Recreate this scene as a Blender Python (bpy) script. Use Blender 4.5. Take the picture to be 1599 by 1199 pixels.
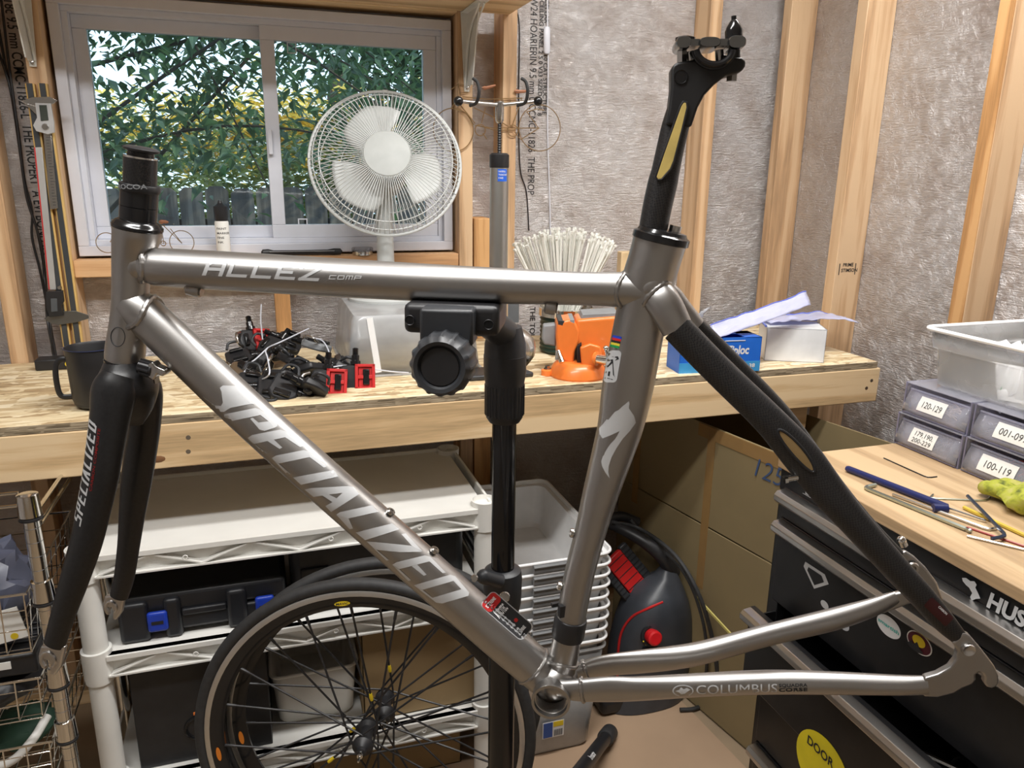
import bpy, bmesh, math, random
from mathutils import Vector, Matrix, noise
random.seed(7)
for o in list(bpy.data.objects): bpy.data.objects.remove(o)
SC = bpy.context.scene; COL = SC.collection
PI = math.pi; R = math.radians
V = Vector
# ------------------------------------------------------------ camera, world, lights, exposure
CH = 1.40                                   # eye height above the floor
YAW, PIT, ROL, FPX = R(18.179), R(15.270), R(0.744), 1198.8
def cam_axes():
    F = V((math.sin(YAW)*math.cos(PIT), math.cos(YAW)*math.cos(PIT), -math.sin(PIT)))
    r = V((math.cos(YAW), -math.sin(YAW), 0)); u = r.cross(F)
    r2 = r*math.cos(ROL)+u*math.sin(ROL); u2 = u*math.cos(ROL)-r*math.sin(ROL)
    return r2, u2, F
CR, CU, CF = cam_axes(); CO = V((0, 0, CH))
cd = bpy.data.cameras.new('camera'); cam = bpy.data.objects.new('camera', cd); COL.objects.link(cam)
cd.sensor_width = 36; cd.lens = 36*FPX/1599; cd.clip_start = 0.02; cd.clip_end = 200
cam.matrix_world = Matrix(((CR.x, CU.x, -CF.x, 0), (CR.y, CU.y, -CF.y, 0), (CR.z, CU.z, -CF.z, CH), (0, 0, 0, 1)))
SC.camera = cam
SC.view_settings.view_transform = 'Standard'; SC.view_settings.look = 'None'
SC.view_settings.gamma = 1; SC.view_settings.exposure = -0.12
try: SC.view_settings.use_curve_mapping = False
except Exception: pass
wd = bpy.data.worlds.new('sky'); SC.world = wd; wd.use_nodes = True
wn = wd.node_tree; wn.nodes.clear()
wo = wn.nodes.new('ShaderNodeOutputWorld'); bg = wn.nodes.new('ShaderNodeBackground')
bg.inputs[0].default_value = (0.74, 0.88, 1.0, 1); bg.inputs[1].default_value = 2.6
wn.links.new(bg.outputs[0], wo.inputs[0])
def area(name, loc, target, sx, sy, power, color):
    l = bpy.data.lights.new(name, 'AREA'); l.shape = 'RECTANGLE'; l.size = sx; l.size_y = sy
    l.energy = power; l.color = color
    o = bpy.data.objects.new(name, l); COL.objects.link(o); o.location = loc
    o.rotation_euler = (V(target)-V(loc)).to_track_quat('-Z', 'Y').to_euler(); return o
area('shop_light_right', (0.85, 1.00, 2.44), (0.85, 1.02, 0), 1.2, 0.16, 34, (1, 0.99, 0.97))
area('shop_light_left', (-0.35, 0.45, 2.44), (-0.35, 0.5, 0), 1.2, 0.16, 30, (1, 0.99, 0.97))
sn = bpy.data.lights.new('sun', 'SUN'); sn.energy = 5; sn.color = (1, 0.83, 0.5); sn.angle = R(1)
so = bpy.data.objects.new('sun', sn); COL.objects.link(so); so.rotation_euler = V((-0.55, 0.28, -0.30)).to_track_quat('-Z', 'Y').to_euler()

# ------------------------------------------------------------ layout helpers (pixel of the photograph -> point at a real depth)
def ray(px, py): return CR*((px-799.5)/FPX) - CU*((py-599.5)/FPX) + CF
def aY(px, py, y): r = ray(px, py); return CO + r*(y/r.y)
def aX(px, py, x): r = ray(px, py); return CO + r*(x/r.x)
def aZ(px, py, z): r = ray(px, py); return CO + r*((z-CH)/r.z)
def aD(px, py, d): return CO + ray(px, py)*d

# ------------------------------------------------------------ mesh helpers
def wm(o):
    m = o.matrix_basis.copy(); p = o.parent
    while p: m = p.matrix_basis @ m; p = p.parent
    return m
def frame(z, x=None):
    """rotation matrix whose Z axis is z"""
    z = V(z).normalized(); x = V(x) if x is not None else (V((0, 0, 1)) if abs(z.z) < 0.9 else V((1, 0, 0)))
    y = z.cross(x)
    if y.length < 1e-6: y = z.cross(V((0.3, 0.8, 0.1)))
    y.normalize(); x = y.cross(z).normalized()
    return Matrix((x, y, z)).transposed()
def bez(pts, n=8):
    """Catmull-Rom through points"""
    P = [V(p) for p in pts]
    if len(P) < 3: return P
    Q = [P[0]*2-P[1]]+P+[P[-1]*2-P[-2]]; out = []
    for i in range(1, len(Q)-2):
        for k in range(n):
            t = k/n; a, b, c, d = Q[i-1:i+3]
            out.append(0.5*((2*b)+(c-a)*t+(2*a-5*b+4*c-d)*t*t+(3*b-a-3*c+d)*t**3))
    out.append(P[-1]); return out
class MB:
    def __init__(s): s.v = []; s.f = []
    def add(s, vs, fs):
        b = len(s.v); s.v += [V(v) for v in vs]; s.f += [tuple(i+b for i in f) for f in fs]; return s
    def box(s, c, sz, rot=None):
        c = V(c); h = V(sz)/2; M = rot if rot is not None else Matrix.Identity(3)
        vs = [c+M@V((x*h.x, y*h.y, z*h.z)) for x in (-1, 1) for y in (-1, 1) for z in (-1, 1)]
        return s.add(vs, [(0, 1, 3, 2), (4, 6, 7, 5), (0, 4, 5, 1), (2, 3, 7, 6), (0, 2, 6, 4), (1, 5, 7, 3)])
    def bb(s, a, b):
        a, b = V(a), V(b); return s.box((a+b)/2, (abs(b.x-a.x), abs(b.y-a.y), abs(b.z-a.z)))
    def beam(s, a, b, w, t, up=(0, 0, 1)):
        a, b = V(a), V(b); return s.box((a+b)/2, (w, t, (b-a).length), frame(b-a, up))
    def rings(s, rs, closed=False, caps=True):
        n = len(rs[0]); b = len(s.v); fs = []
        for i in range(len(rs)-1+(1 if closed else 0)):
            for k in range(n):
                i2 = (i+1) % len(rs)
                fs.append((b+i*n+k, b+i*n+(k+1) % n, b+i2*n+(k+1) % n, b+i2*n+k))
        for r in rs: s.v += [V(p) for p in r]
        if caps and not closed:
            fs.append(tuple(b+k for k in range(n))[::-1]); fs.append(tuple(b+(len(rs)-1)*n+k for k in range(n)))
        s.f += fs; return s
    def tube(s, pts, r, n=12, closed=False, caps=True, up=None, ell=1.0, pw=1.0, tw=0):
        """r: float or list; ell: second radius factor (float/list)"""
        P = [V(p) for p in pts]; m = len(P); rs = []
        x = None
        for i in range(m):
            if closed: t = P[(i+1) % m]-P[i-1]
            else: t = P[min(i+1, m-1)]-P[max(i-1, 0)]
            if t.length < 1e-9: t = V((0, 0, 1))
            t.normalize()
            if up is not None: x = V(up)
            elif x is None: x = V((0, 0, 1)) if abs(t.z) < 0.9 else V((1, 0, 0))
            x = (x-t*x.dot(t)); x.normalize(); y = t.cross(x)
            rr = r[i] if isinstance(r, (list, tuple)) else r
            e = ell[i] if isinstance(ell, (list, tuple)) else ell
            ring = []
            for k in range(n):
                a = 2*PI*k/n+tw; c, q = math.cos(a), math.sin(a)
                if pw != 1.0:
                    c = math.copysign(abs(c)**pw, c); q = math.copysign(abs(q)**pw, q)
                ring.append(P[i]+x*(rr*c)+y*(rr*e*q))
            rs.append(ring)
        return s.rings(rs, closed, caps)
    def cyl(s, a, b, r, n=20, r2=None, caps=True): return s.tube([a, b], [r, r if r2 is None else r2], n, caps=caps)
    def lathe(s, prof, o=(0, 0, 0), ax=(0, 0, 1), n=32, caps=True):
        """prof: (radius, height) list"""
        M = frame(ax); o = V(o); rs = []
        for r, h in prof:
            rs.append([o+M@V((max(r, 1e-5)*math.cos(2*PI*k/n), max(r, 1e-5)*math.sin(2*PI*k/n), h)) for k in range(n)])
        return s.rings(rs, caps=caps)
    def ring(s, c, ax, Rm, rm, n=48, m=10):
        M = frame(ax); c = V(c)
        return s.tube([c+M@V((Rm*math.cos(2*PI*k/n), Rm*math.sin(2*PI*k/n), 0)) for k in range(n)], rm, m, closed=True)
    def sph(s, c, r, n=12, m=8, sc=(1, 1, 1), rot=None):
        c = V(c); M = rot if rot is not None else Matrix.Identity(3); rs = []
        for i in range(m+1):
            a = -PI/2+PI*i/m; q = max(math.cos(a), 1e-3)
            rs.append([c+M@V((r*q*math.cos(2*PI*k/n)*sc[0], r*q*math.sin(2*PI*k/n)*sc[1], r*math.sin(a)*sc[2])) for k in range(n)])
        return s.rings(rs)
    def prism(s, poly, M, o, d):
        """poly 2D in M's XY at o, extruded d along M's Z (from 0 to d)"""
        o = V(o); n = len(poly)
        lo = [o+M@V((p[0], p[1], 0)) for p in poly]; hi = [o+M@V((p[0], p[1], d)) for p in poly]
        return s.rings([lo, hi])
    def sheet(s, f, nu, nv):
        vs = [f(i/nu, j/nv) for j in range(nv+1) for i in range(nu+1)]
        return s.add(vs, [(j*(nu+1)+i, j*(nu+1)+i+1, (j+1)*(nu+1)+i+1, (j+1)*(nu+1)+i) for j in range(nv) for i in range(nu)])
    def build(s, name, mat, parent=None, smooth=True, bev=0, ang=35, local=False, solid=0, sub=0, bs=2):
        me = bpy.data.meshes.new(name)
        if parent is not None and not local:
            Mi = wm(parent).inverted(); vs = [Mi@v for v in s.v]
        else: vs = s.v
        me.from_pydata([tuple(v) for v in vs], [], s.f); me.update()
        bm = bmesh.new(); bm.from_mesh(me); bmesh.ops.recalc_face_normals(bm, faces=bm.faces[:]); bm.to_mesh(me); bm.free()
        if smooth:
            for p in me.polygons: p.use_smooth = True
            me.set_sharp_from_angle(angle=R(ang))
        o = bpy.data.objects.new(name, me); COL.objects.link(o)
        if mat is not None: me.materials.append(mat)
        if parent is not None: o.parent = parent
        if sub: m = o.modifiers.new('s', 'SUBSURF'); m.levels = m.render_levels = sub
        if solid: m = o.modifiers.new('t', 'SOLIDIFY'); m.thickness = solid; m.offset = 0
        if bev:
            m = o.modifiers.new('b', 'BEVEL'); m.width = bev; m.segments = bs; m.limit_method = 'ANGLE'; m.angle_limit = R(40)
        return o
def tag(o, label=None, cat=None, group=None, kind=None):
    if label: o['label'] = label
    if cat: o['category'] = cat
    if group: o['group'] = group
    if kind: o['kind'] = kind
    return o
def thing(name, label, cat, loc=(0, 0, 0), rz=0, group=None, kind=None, rot=None):
    o = bpy.data.objects.new(name, None); COL.objects.link(o); o.location = loc
    o.rotation_euler = rot if rot is not None else (0, 0, rz); o.empty_display_size = 0.05
    return tag(o, label, cat, group, kind)
KIDS = {}
def copy_tree(o, parent=None):
    c = o.copy(); COL.objects.link(c); c.parent = parent
    for ch in [x for x in bpy.data.objects if x.parent == o]: copy_tree(ch, c)
    return c
def like(o, loc, rot, label=None):
    c = copy_tree(o); c.location = loc; c.rotation_euler = rot
    if label: c['label'] = label
    return c

# ------------------------------------------------------------ material helpers
def nmat(name):
    m = bpy.data.materials.new(name); m.use_nodes = True
    return m, m.node_tree, m.node_tree.nodes['Principled BSDF']
def N(t, typ, **k):
    n = t.nodes.new(typ)
    for a, b in k.items():
        if a.startswith('_'): setattr(n, a[1:], b)
        else: n.inputs[a.replace('__', ' ')].default_value = b
    return n
def L(t, a, b): t.links.new(a, b)
def coords(t, scale=(1, 1, 1), src='Object', rot=(0, 0, 0)):
    tc = t.nodes.new('ShaderNodeTexCoord'); mp = t.nodes.new('ShaderNodeMapping')
    mp.inputs['Scale'].default_value = scale; mp.inputs['Rotation'].default_value = rot
    L(t, tc.outputs[src], mp.inputs[0]); return mp.outputs[0]
def ramp(t, fac, stops):
    r = t.nodes.new('ShaderNodeValToRGB'); e = r.color_ramp.elements
    while len(e) < len(stops): e.new(0.5)
    for k, (p, c) in enumerate(stops): e[k].position = p; e[k].color = (*c, 1) if len(c) == 3 else c
    L(t, fac, r.inputs[0]); return r.outputs[0]
def bump(t, b, h, s=0.3, d=0.001):
    n = t.nodes.new('ShaderNodeBump'); n.inputs['Strength'].default_value = s; n.inputs['Distance'].default_value = d
    L(t, h, n.inputs['Height']); L(t, n.outputs[0], b.inputs['Normal'])
def mat(name, col, rough=0.5, metal=0, var=0.06, nscale=30, bs=0, bd=0.0005, coat=0, alpha=None, trans=0, emit=None, es=1, spec=None, ior=None):
    """plain material with a little procedural variation of tone and gloss"""
    m, t, b = nmat(name)
    co = coords(t); nz = N(t, 'ShaderNodeTexNoise', Scale=nscale, Detail=4.0); L(t, co, nz.inputs['Vector'])
    lo = tuple(max(0, c*(1-var)) for c in col); hi = tuple(min(1, c*(1+var)) for c in col)
    L(t, ramp(t, nz.outputs[0], [(0.3, lo), (0.7, hi)]), b.inputs['Base Color'])
    b.inputs['Roughness'].default_value = rough; b.inputs['Metallic'].default_value = metal
    if bs: bump(t, b, nz.outputs[0], bs, bd)
    if coat: b.inputs['Coat Weight'].default_value = coat; b.inputs['Coat Roughness'].default_value = 0.15
    if trans: b.inputs['Transmission Weight'].default_value = trans
    if ior: b.inputs['IOR'].default_value = ior
    if spec is not None: b.inputs['Specular IOR Level'].default_value = spec
    if alpha is not None: b.inputs['Alpha'].default_value = alpha
    if emit: b.inputs['Emission Color'].default_value = (*emit, 1); b.inputs['Emission Strength'].default_value = es
    return m
def wood(name, a, b_, axis='Z', grain=60, knots=True, rough=0.6, stretch=0.06, bs=0.25, dark=0.75):
    """sawn softwood with grain running along an axis"""
    m, t, b = nmat(name)
    sc = {'X': (stretch, 1, 1), 'Y': (1, stretch, 1), 'Z': (1, 1, stretch)}[axis]
    co = coords(t, sc)
    oi = t.nodes.new('ShaderNodeObjectInfo'); ad = t.nodes.new('ShaderNodeVectorMath'); ad.operation = 'ADD'
    sc2 = t.nodes.new('ShaderNodeVectorMath'); sc2.operation = 'SCALE'; sc2.inputs[3].default_value = 7
    cx = t.nodes.new('ShaderNodeCombineXYZ'); [L(t, oi.outputs['Random'], cx.inputs[k]) for k in range(3)]
    L(t, cx.outputs[0], sc2.inputs[0]); L(t, co, ad.inputs[0]); L(t, sc2.outputs[0], ad.inputs[1]); co = ad.outputs[0]
    big = N(t, 'ShaderNodeTexNoise', Scale=9.0, Detail=3.0); L(t, co, big.inputs['Vector'])
    mx = N(t, 'ShaderNodeMath', _operation='MULTIPLY_ADD'); mx.inputs[1].default_value = 1.6
    fine = N(t, 'ShaderNodeTexNoise', Scale=grain*4, Detail=4.0); L(t, co, fine.inputs['Vector'])
    L(t, big.outputs[0], mx.inputs[0]); 
    rn = N(t, 'ShaderNodeMath', _operation='MULTIPLY'); rn.inputs[1].default_value = grain*0.55; L(t, big.outputs[0], rn.inputs[0])
    sn_ = N(t, 'ShaderNodeMath', _operation='SINE'); L(t, rn.outputs[0], sn_.inputs[0])
    ha = N(t, 'ShaderNodeMath', _operation='MULTIPLY_ADD'); ha.inputs[1].default_value = 0.25; ha.inputs[2].default_value = 0.3; L(t, sn_.outputs[0], ha.inputs[0])
    su = N(t, 'ShaderNodeMath', _operation='MULTIPLY_ADD'); su.inputs[1].default_value = 0.5; L(t, fine.outputs[0], su.inputs[0]); L(t, ha.outputs[0], su.inputs[2])
    c = ramp(t, su.outputs[0], [(0.25, tuple(x*dark for x in b_)), (0.45, b_), (0.7, a)])
    if knots:
        vo = N(t, 'ShaderNodeTexVoronoi', Scale=2.6); 
        co2 = coords(t, {'X': (0.55, 1.3, 1.3), 'Y': (1.3, 0.55, 1.3), 'Z': (1.3, 1.3, 0.55)}[axis])
        ad2 = t.nodes.new('ShaderNodeVectorMath'); ad2.operation = 'ADD'; L(t, co2, ad2.inputs[0]); L(t, sc2.outputs[0], ad2.inputs[1]); L(t, ad2.outputs[0], vo.inputs['Vector'])
        k = ramp(t, vo.outputs['Distance'], [(0.02, (1, 1, 1)), (0.06, (0.35, 0.35, 0.35)), (0.12, (0, 0, 0))])
        mixc = N(t, 'ShaderNodeMix', _data_type='RGBA'); L(t, k, mixc.inputs[0]); L(t, c, mixc.inputs[6]); mixc.inputs[7].default_value = (b_[0]*0.35, b_[1]*0.28, b_[2]*0.22, 1); c = mixc.outputs[2]
    L(t, c, b.inputs['Base Color']); b.inputs['Roughness'].default_value = rough
    bump(t, b, su.outputs[0], bs, 0.001)
    return m
def osb(name, edge=False):
    m, t, b = nmat(name)
    outs = []
    for i, (rz, s) in enumerate(((0.12, 58), (0.5, 50), (-0.35, 62))):
        co = coords(t, (0.22, 1.25, 1), rot=(0, 0, rz)) if not edge else coords(t, (0.35, 1, 7))
        vo = N(t, 'ShaderNodeTexVoronoi', Scale=float(s)*(1+i*0.2)); L(t, co, vo.inputs['Vector']); outs.append(vo)
    sel = N(t, 'ShaderNodeTexNoise', Scale=30.0, Detail=2.0); L(t, coords(t), sel.inputs['Vector'])
    m1 = N(t, 'ShaderNodeMix', _data_type='RGBA'); L(t, ramp(t, sel.outputs[0], [(0.45, (0, 0, 0)), (0.5, (1, 1, 1))]), m1.inputs[0])
    L(t, outs[0].outputs['Color'], m1.inputs[6]); L(t, outs[1].outputs['Color'], m1.inputs[7])
    sp = t.nodes.new('ShaderNodeSeparateColor'); L(t, m1.outputs[2], sp.inputs[0])
    fi = N(t, 'ShaderNodeTexNoise', Scale=150.0, Detail=3.0); L(t, coords(t, (0.2, 1, 1)), fi.inputs['Vector'])
    su = N(t, 'ShaderNodeMath', _operation='MULTIPLY_ADD'); su.inputs[1].default_value = 0.45; L(t, fi.outputs[0], su.inputs[0])
    h = N(t, 'ShaderNodeMath', _operation='MULTIPLY'); h.inputs[1].default_value = 0.6; L(t, sp.outputs[0], h.inputs[0]); L(t, h.outputs[0], su.inputs[2])
    if edge: st = [(0.15, (0.10, 0.075, 0.045)), (0.45, (0.30, 0.235, 0.15)), (0.8, (0.44, 0.36, 0.25))]
    else: st = [(0.12, (0.28, 0.175, 0.085)), (0.35, (0.62, 0.46, 0.26)), (0.6, (0.80, 0.66, 0.42)), (0.85, (0.92, 0.80, 0.58))]
    L(t, ramp(t, su.outputs[0], st), b.inputs['Base Color']); b.inputs['Roughness'].default_value = 0.65
    bump(t, b, su.outputs[0], 0.5, 0.0012); return m
def carbon(name, rough=0.32, s=900, amt=1.0):
    m, t, b = nmat(name); co = coords(t, rot=(0.6, 0.9, 0.8))
    w1 = N(t, 'ShaderNodeTexChecker', Scale=float(s)); L(t, co, w1.inputs[0])
    w1.inputs[1].default_value = (0.020*amt, 0.019*amt, 0.019*amt, 1); w1.inputs[2].default_value = (0.009, 0.009, 0.010, 1)
    nz = N(t, 'ShaderNodeTexNoise', Scale=25.0, Detail=2.0); L(t, co, nz.inputs['Vector'])
    L(t, w1.outputs[0], b.inputs['Base Color'])
    rr = N(t, 'ShaderNodeMapRange'); rr.inputs[3].default_value = rough-0.06; rr.inputs[4].default_value = rough+0.08; L(t, nz.outputs[0], rr.inputs[0]); L(t, rr.outputs[0], b.inputs['Roughness'])
    bump(t, b, w1.outputs[1], 0.35*amt, 0.0002); return m
def foil(name):
    """silver reflective sheathing with a fine woven embossing"""
    m, t, b = nmat(name)
    nz = N(t, 'ShaderNodeTexNoise', Scale=7.0, Detail=5.0, Roughness=0.7); L(t, coords(t), nz.inputs['Vector'])
    c = ramp(t, nz.outputs[0], [(0.3, (0.50, 0.45, 0.43)), (0.5, (0.64, 0.62, 0.62)), (0.72, (0.72, 0.72, 0.74))])  # pinkish-brown mottling paints blurred reflections into the foil colour
    L(t, c, b.inputs['Base Color']); b.inputs['Metallic'].default_value = 0.6
    fb = N(t, 'ShaderNodeTexNoise', Scale=120.0, Detail=4.0); L(t, coords(t, (0.35, 0.35, 2.4)), fb.inputs['Vector'])
    wr = N(t, 'ShaderNodeTexNoise', Scale=26.0, Detail=6.0, Roughness=0.75); wr.inputs['Distortion'].default_value = 2.5; L(t, coords(t), wr.inputs['Vector'])
    s = N(t, 'ShaderNodeMath', _operation='MULTIPLY_ADD'); s.inputs[1].default_value = 1.6; L(t, wr.outputs[0], s.inputs[0]); L(t, fb.outputs[0], s.inputs[2])
    rr = N(t, 'ShaderNodeMapRange'); rr.inputs[3].default_value = 0.27; rr.inputs[4].default_value = 0.44; L(t, nz.outputs[0], rr.inputs[0]); L(t, rr.outputs[0], b.inputs['Roughness'])
    bump(t, b, s.outputs[0], 0.8, 0.005); return m
def glassy(name, tint=(0.95, 0.98, 1.0), transp=0.9, rough=0.02):
    """thin clear sheet: mostly see-through with a surface reflection"""
    m = bpy.data.materials.new(name); m.use_nodes = True; t = m.node_tree; t.nodes.clear()
    out = t.nodes.new('ShaderNodeOutputMaterial'); tr = N(t, 'ShaderNodeBsdfTransparent'); tr.inputs[0].default_value = (*tint, 1)
    gl = N(t, 'ShaderNodeBsdfGlossy'); gl.inputs['Roughness'].default_value = rough
    fr = N(t, 'ShaderNodeFresnel', IOR=1.45); mx = t.nodes.new('ShaderNodeMixShader')
    L(t, fr.outputs[0], mx.inputs[0]); L(t, tr.outputs[0], mx.inputs[1]); L(t, gl.outputs[0], mx.inputs[2])
    if transp < 1:
        df = N(t, 'ShaderNodeBsdfPrincipled'); df.inputs['Base Color'].default_value = (*tint, 1); df.inputs['Roughness'].default_value = 0.35
        m2 = t.nodes.new('ShaderNodeMixShader'); nz = N(t, 'ShaderNodeTexNoise', Scale=14.0, Detail=3.0); L(t, coords(t), nz.inputs['Vector'])
        rr = N(t, 'ShaderNodeMapRange'); rr.inputs[3].default_value = max(0, 1-transp-0.12); rr.inputs[4].default_value = min(1, 1-transp+0.12); L(t, nz.outputs[0], rr.inputs[0])
        L(t, rr.outputs[0], m2.inputs[0]); L(t, mx.outputs[0], m2.inputs[1]); L(t, df.outputs[0], m2.inputs[2]); L(t, m2.outputs[0], out.inputs[0])
    else: L(t, mx.outputs[0], out.inputs[0])
    return m
def brushed(name, col, rough=0.34, aniso=0.0):
    m, t, b = nmat(name)
    nz = N(t, 'ShaderNodeTexNoise', Scale=900.0, Detail=2.0); L(t, coords(t), nz.inputs['Vector'])
    n2 = N(t, 'ShaderNodeTexNoise', Scale=14.0, Detail=4.0); L(t, coords(t), n2.inputs['Vector'])
    L(t, ramp(t, n2.outputs[0], [(0.3, tuple(c*0.94 for c in col)), (0.7, tuple(min(1, c*1.06) for c in col))]), b.inputs['Base Color'])
    b.inputs['Metallic'].default_value = 1; b.inputs['Roughness'].default_value = rough
    bump(t, b, nz.outputs[0], 0.12, 0.0002); return m
M_ = {}
M_['stud'] = wood('pine_stud', (0.72, 0.50, 0.30), (0.60, 0.38, 0.21), 'Z', 55)
M_['studo'] = wood('rough_cedar_stud', (0.70, 0.40, 0.17), (0.56, 0.29, 0.11), 'Z', 70, rough=0.75, bs=0.8)
M_['beamx'] = wood('pine_board', (0.80, 0.60, 0.36), (0.68, 0.47, 0.25), 'X', 60)
M_['woody'] = wood('butcher_block', (0.60, 0.43, 0.25), (0.50, 0.34, 0.19), 'Y', 60, knots=False, rough=0.42, bs=0.05, dark=0.85)
M_['osb'] = osb('osb_face'); M_['osbe'] = osb('osb_edge', True)
M_['foil'] = foil('foil_sheathing')
M_['white'] = mat('white_vinyl', (0.68, 0.70, 0.77), 0.4, var=0.02)
M_['wpl'] = mat('white_plastic', (0.80, 0.79, 0.75), 0.45, var=0.05, nscale=8)
M_['wmet'] = mat('white_powder_coat', (0.72, 0.72, 0.68), 0.4, var=0.04)
M_['bk'] = mat('black_plastic', (0.017, 0.017, 0.019), 0.42, var=0.2)
M_['bkg'] = mat('gloss_black', (0.010, 0.010, 0.011), 0.16, var=0.2)
M_['bkr'] = mat('black_rubber', (0.028, 0.028, 0.029), 0.62, var=0.2, nscale=80, bs=0.2)
M_['dg'] = mat('dark_grey_plastic', (0.028, 0.030, 0.034), 0.42, var=0.12)
M_['gr'] = mat('grey_plastic', (0.25, 0.26, 0.27), 0.5, var=0.1)
M_['alu'] = brushed('brushed_frame_alloy', (0.43, 0.42, 0.41), 0.37)
M_['alul'] = brushed('bright_alloy', (0.62, 0.61, 0.60), 0.28)
M_['steel'] = brushed('steel', (0.55, 0.54, 0.52), 0.22)
M_['chrome'] = brushed('chrome', (0.78, 0.77, 0.74), 0.08)
M_['weld'] = mat('weld_bead', (0.45, 0.42, 0.39), 0.28, 1, var=0.1, nscale=220, bs=0.6, bd=0.002)
M_['carb'] = carbon('carbon_weave', 0.36, 620, 1.15); M_['carbf'] = mat('fork_carbon', (0.013, 0.013, 0.014), 0.36, var=.25, nscale=300, bs=.1)
M_['carbs'] = carbon('steerer_carbon', 0.25, 520, .8)
M_['dec'] = mat('silver_decal', (0.62, 0.63, 0.64), 0.35, 0.25, var=0.03)
M_['wdec'] = mat('white_decal', (0.75, 0.75, 0.75), 0.45, var=0.02)
M_['ink'] = mat('black_ink', (0.02, 0.02, 0.022), 0.6)
M_['red'] = mat('red_paint', (0.50, 0.015, 0.015), 0.4, var=0.1)
M_['orange'] = mat('orange_enamel', (0.85, 0.21, 0.035), 0.34, var=0.05, coat=0.3)
M_['blue'] = mat('blue_plastic', (0.01, 0.045, 0.42), 0.35)
M_['card'] = mat('corrugated_cardboard', (0.33, 0.23, 0.115), 0.8, var=0.06, nscale=12, bs=0.1)
M_['cardf'] = mat('floor_cardboard', (0.39, 0.265, 0.17), 0.75, var=0.07, nscale=5)
M_['tape'] = mat('packing_tape', (0.30, 0.18, 0.07), 0.22, var=0.05)
M_['paper'] = mat('paper_label', (0.85, 0.84, 0.80), 0.7, var=0.02)
M_['glass'] = glassy('window_glass', (0.86, 0.93, 0.96), 1.0)
M_['clr'] = glassy('clear_styrene', (0.93, 0.93, 1.0), 0.82, 0.08)
M_['milk'] = glassy('milky_polypropylene', (1.0, 1.0, 1.0), 0.14, 0.25)
M_['milk2'] = glassy('clear_tote', (0.94, 0.95, 0.96), 0.68, 0.12)
M_['bag'] = glassy('thin_film_bag', (0.95, 0.97, 1.0), 0.5, 0.1)
M_['yel'] = mat('yellow_plastic', (0.75, 0.55, 0.02), 0.4)

# ------------------------------------------------------------ lettering
def font_mesh(s, bold=0.0, shear=0.0, sx=1.0):
    """flat mesh (verts 2D, faces) of a string: cap height 1, starting at x=0"""
    cu = bpy.data.curves.new('lettering', 'FONT'); cu.body = s; cu.size = 1/0.69; cu.offset = bold; cu.resolution_u = 3; cu.space_character = 1.0
    ob = bpy.data.objects.new('lettering', cu); me = bpy.data.meshes.new_from_object(ob)
    vs = [V((v.co.x*sx+shear*v.co.y, v.co.y)) for v in me.vertices]; fs = [tuple(p.vertices) for p in me.polygons]
    bpy.data.objects.remove(ob); bpy.data.meshes.remove(me); bpy.data.curves.remove(cu)
    return vs, fs
GL = {  # blocky glyphs as strokes in a 1 x 1 cell
 'A': [[(0, 0), (0.5, 1), (1, 0)], [(0.2, 0.36), (0.8, 0.36)]], 'C': [[(1, 1), (0, 1), (0, 0), (1, 0)]],
 'D': [[(0, 0), (0, 1), (0.8, 1), (1, 0.85), (1, 0.15), (0.8, 0), (0, 0)]], 'E': [[(1, 1), (0, 1), (0, 0), (1, 0)], [(0, 0.5), (0.75, 0.5)]],
 'I': [[(0.0, 0), (0.0, 1)]], 'L': [[(0, 1), (0, 0), (1, 0)]], 'P': [[(0, 0), (0, 1), (1, 1), (1, 0.42), (0, 0.42)]],
 'S': [[(1, 1), (0.1, 1), (0, 0.9), (0, 0.62), (0.1, 0.52), (0.9, 0.48), (1, 0.38), (1, 0.1), (0.9, 0), (-0.25, 0)]],
 'Z': [[(0, 1), (1, 1), (0, 0), (1, 0)]], 'M': [[(0, 0), (0, 1), (0.5, 1), (0.5, 0)], [(0.5, 1), (1, 1), (1, 0)]],
 'O': [[(0, 0), (0, 1), (1, 1), (1, 0), (0, 0)]], 'a': [[(0, 0), (0, 0.8), (0.2, 1), (1, 1), (1, 0)], [(0, 0.45), (1, 0.45)]]}
def block_mesh(s, cw=0.7, gap=0.34, tx=0.28, ty=0.14, shear=0.0, wd_={'I': 0.0}):
    """stroke lettering: cell width cw, stroke tx wide across and ty tall; cap height 1"""
    vs, fs = [], []; x = tx/2
    for ch in s:
        w = cw*wd_.get(ch, 1.0)
        for st in GL[ch]:
            pts = [V((x+p[0]*w, ty/2+p[1]*(1-ty))) for p in st]
            for a, b in zip(pts[:-1], pts[1:]):
                d = b-a; q = V((d.x/tx, d.y/ty)); 
                if q.length < 1e-6: continue
                q.normalize(); n = V((-q.y*tx/2, q.x*ty/2)); e = V((q.x*tx/2, q.y*ty/2)); k = len(vs)
                m = 6
                for i in range(m+1):
                    c = (a-e)+(b-a+2*e)*(i/m); vs += [c+n, c-n]
                fs += [(k+2*i, k+2*i+1, k+2*i+3, k+2*i+2) for i in range(m)]
        x += w+tx+gap
    return [V((v.x+shear*v.y, v.y)) for v in vs], fs
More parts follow.
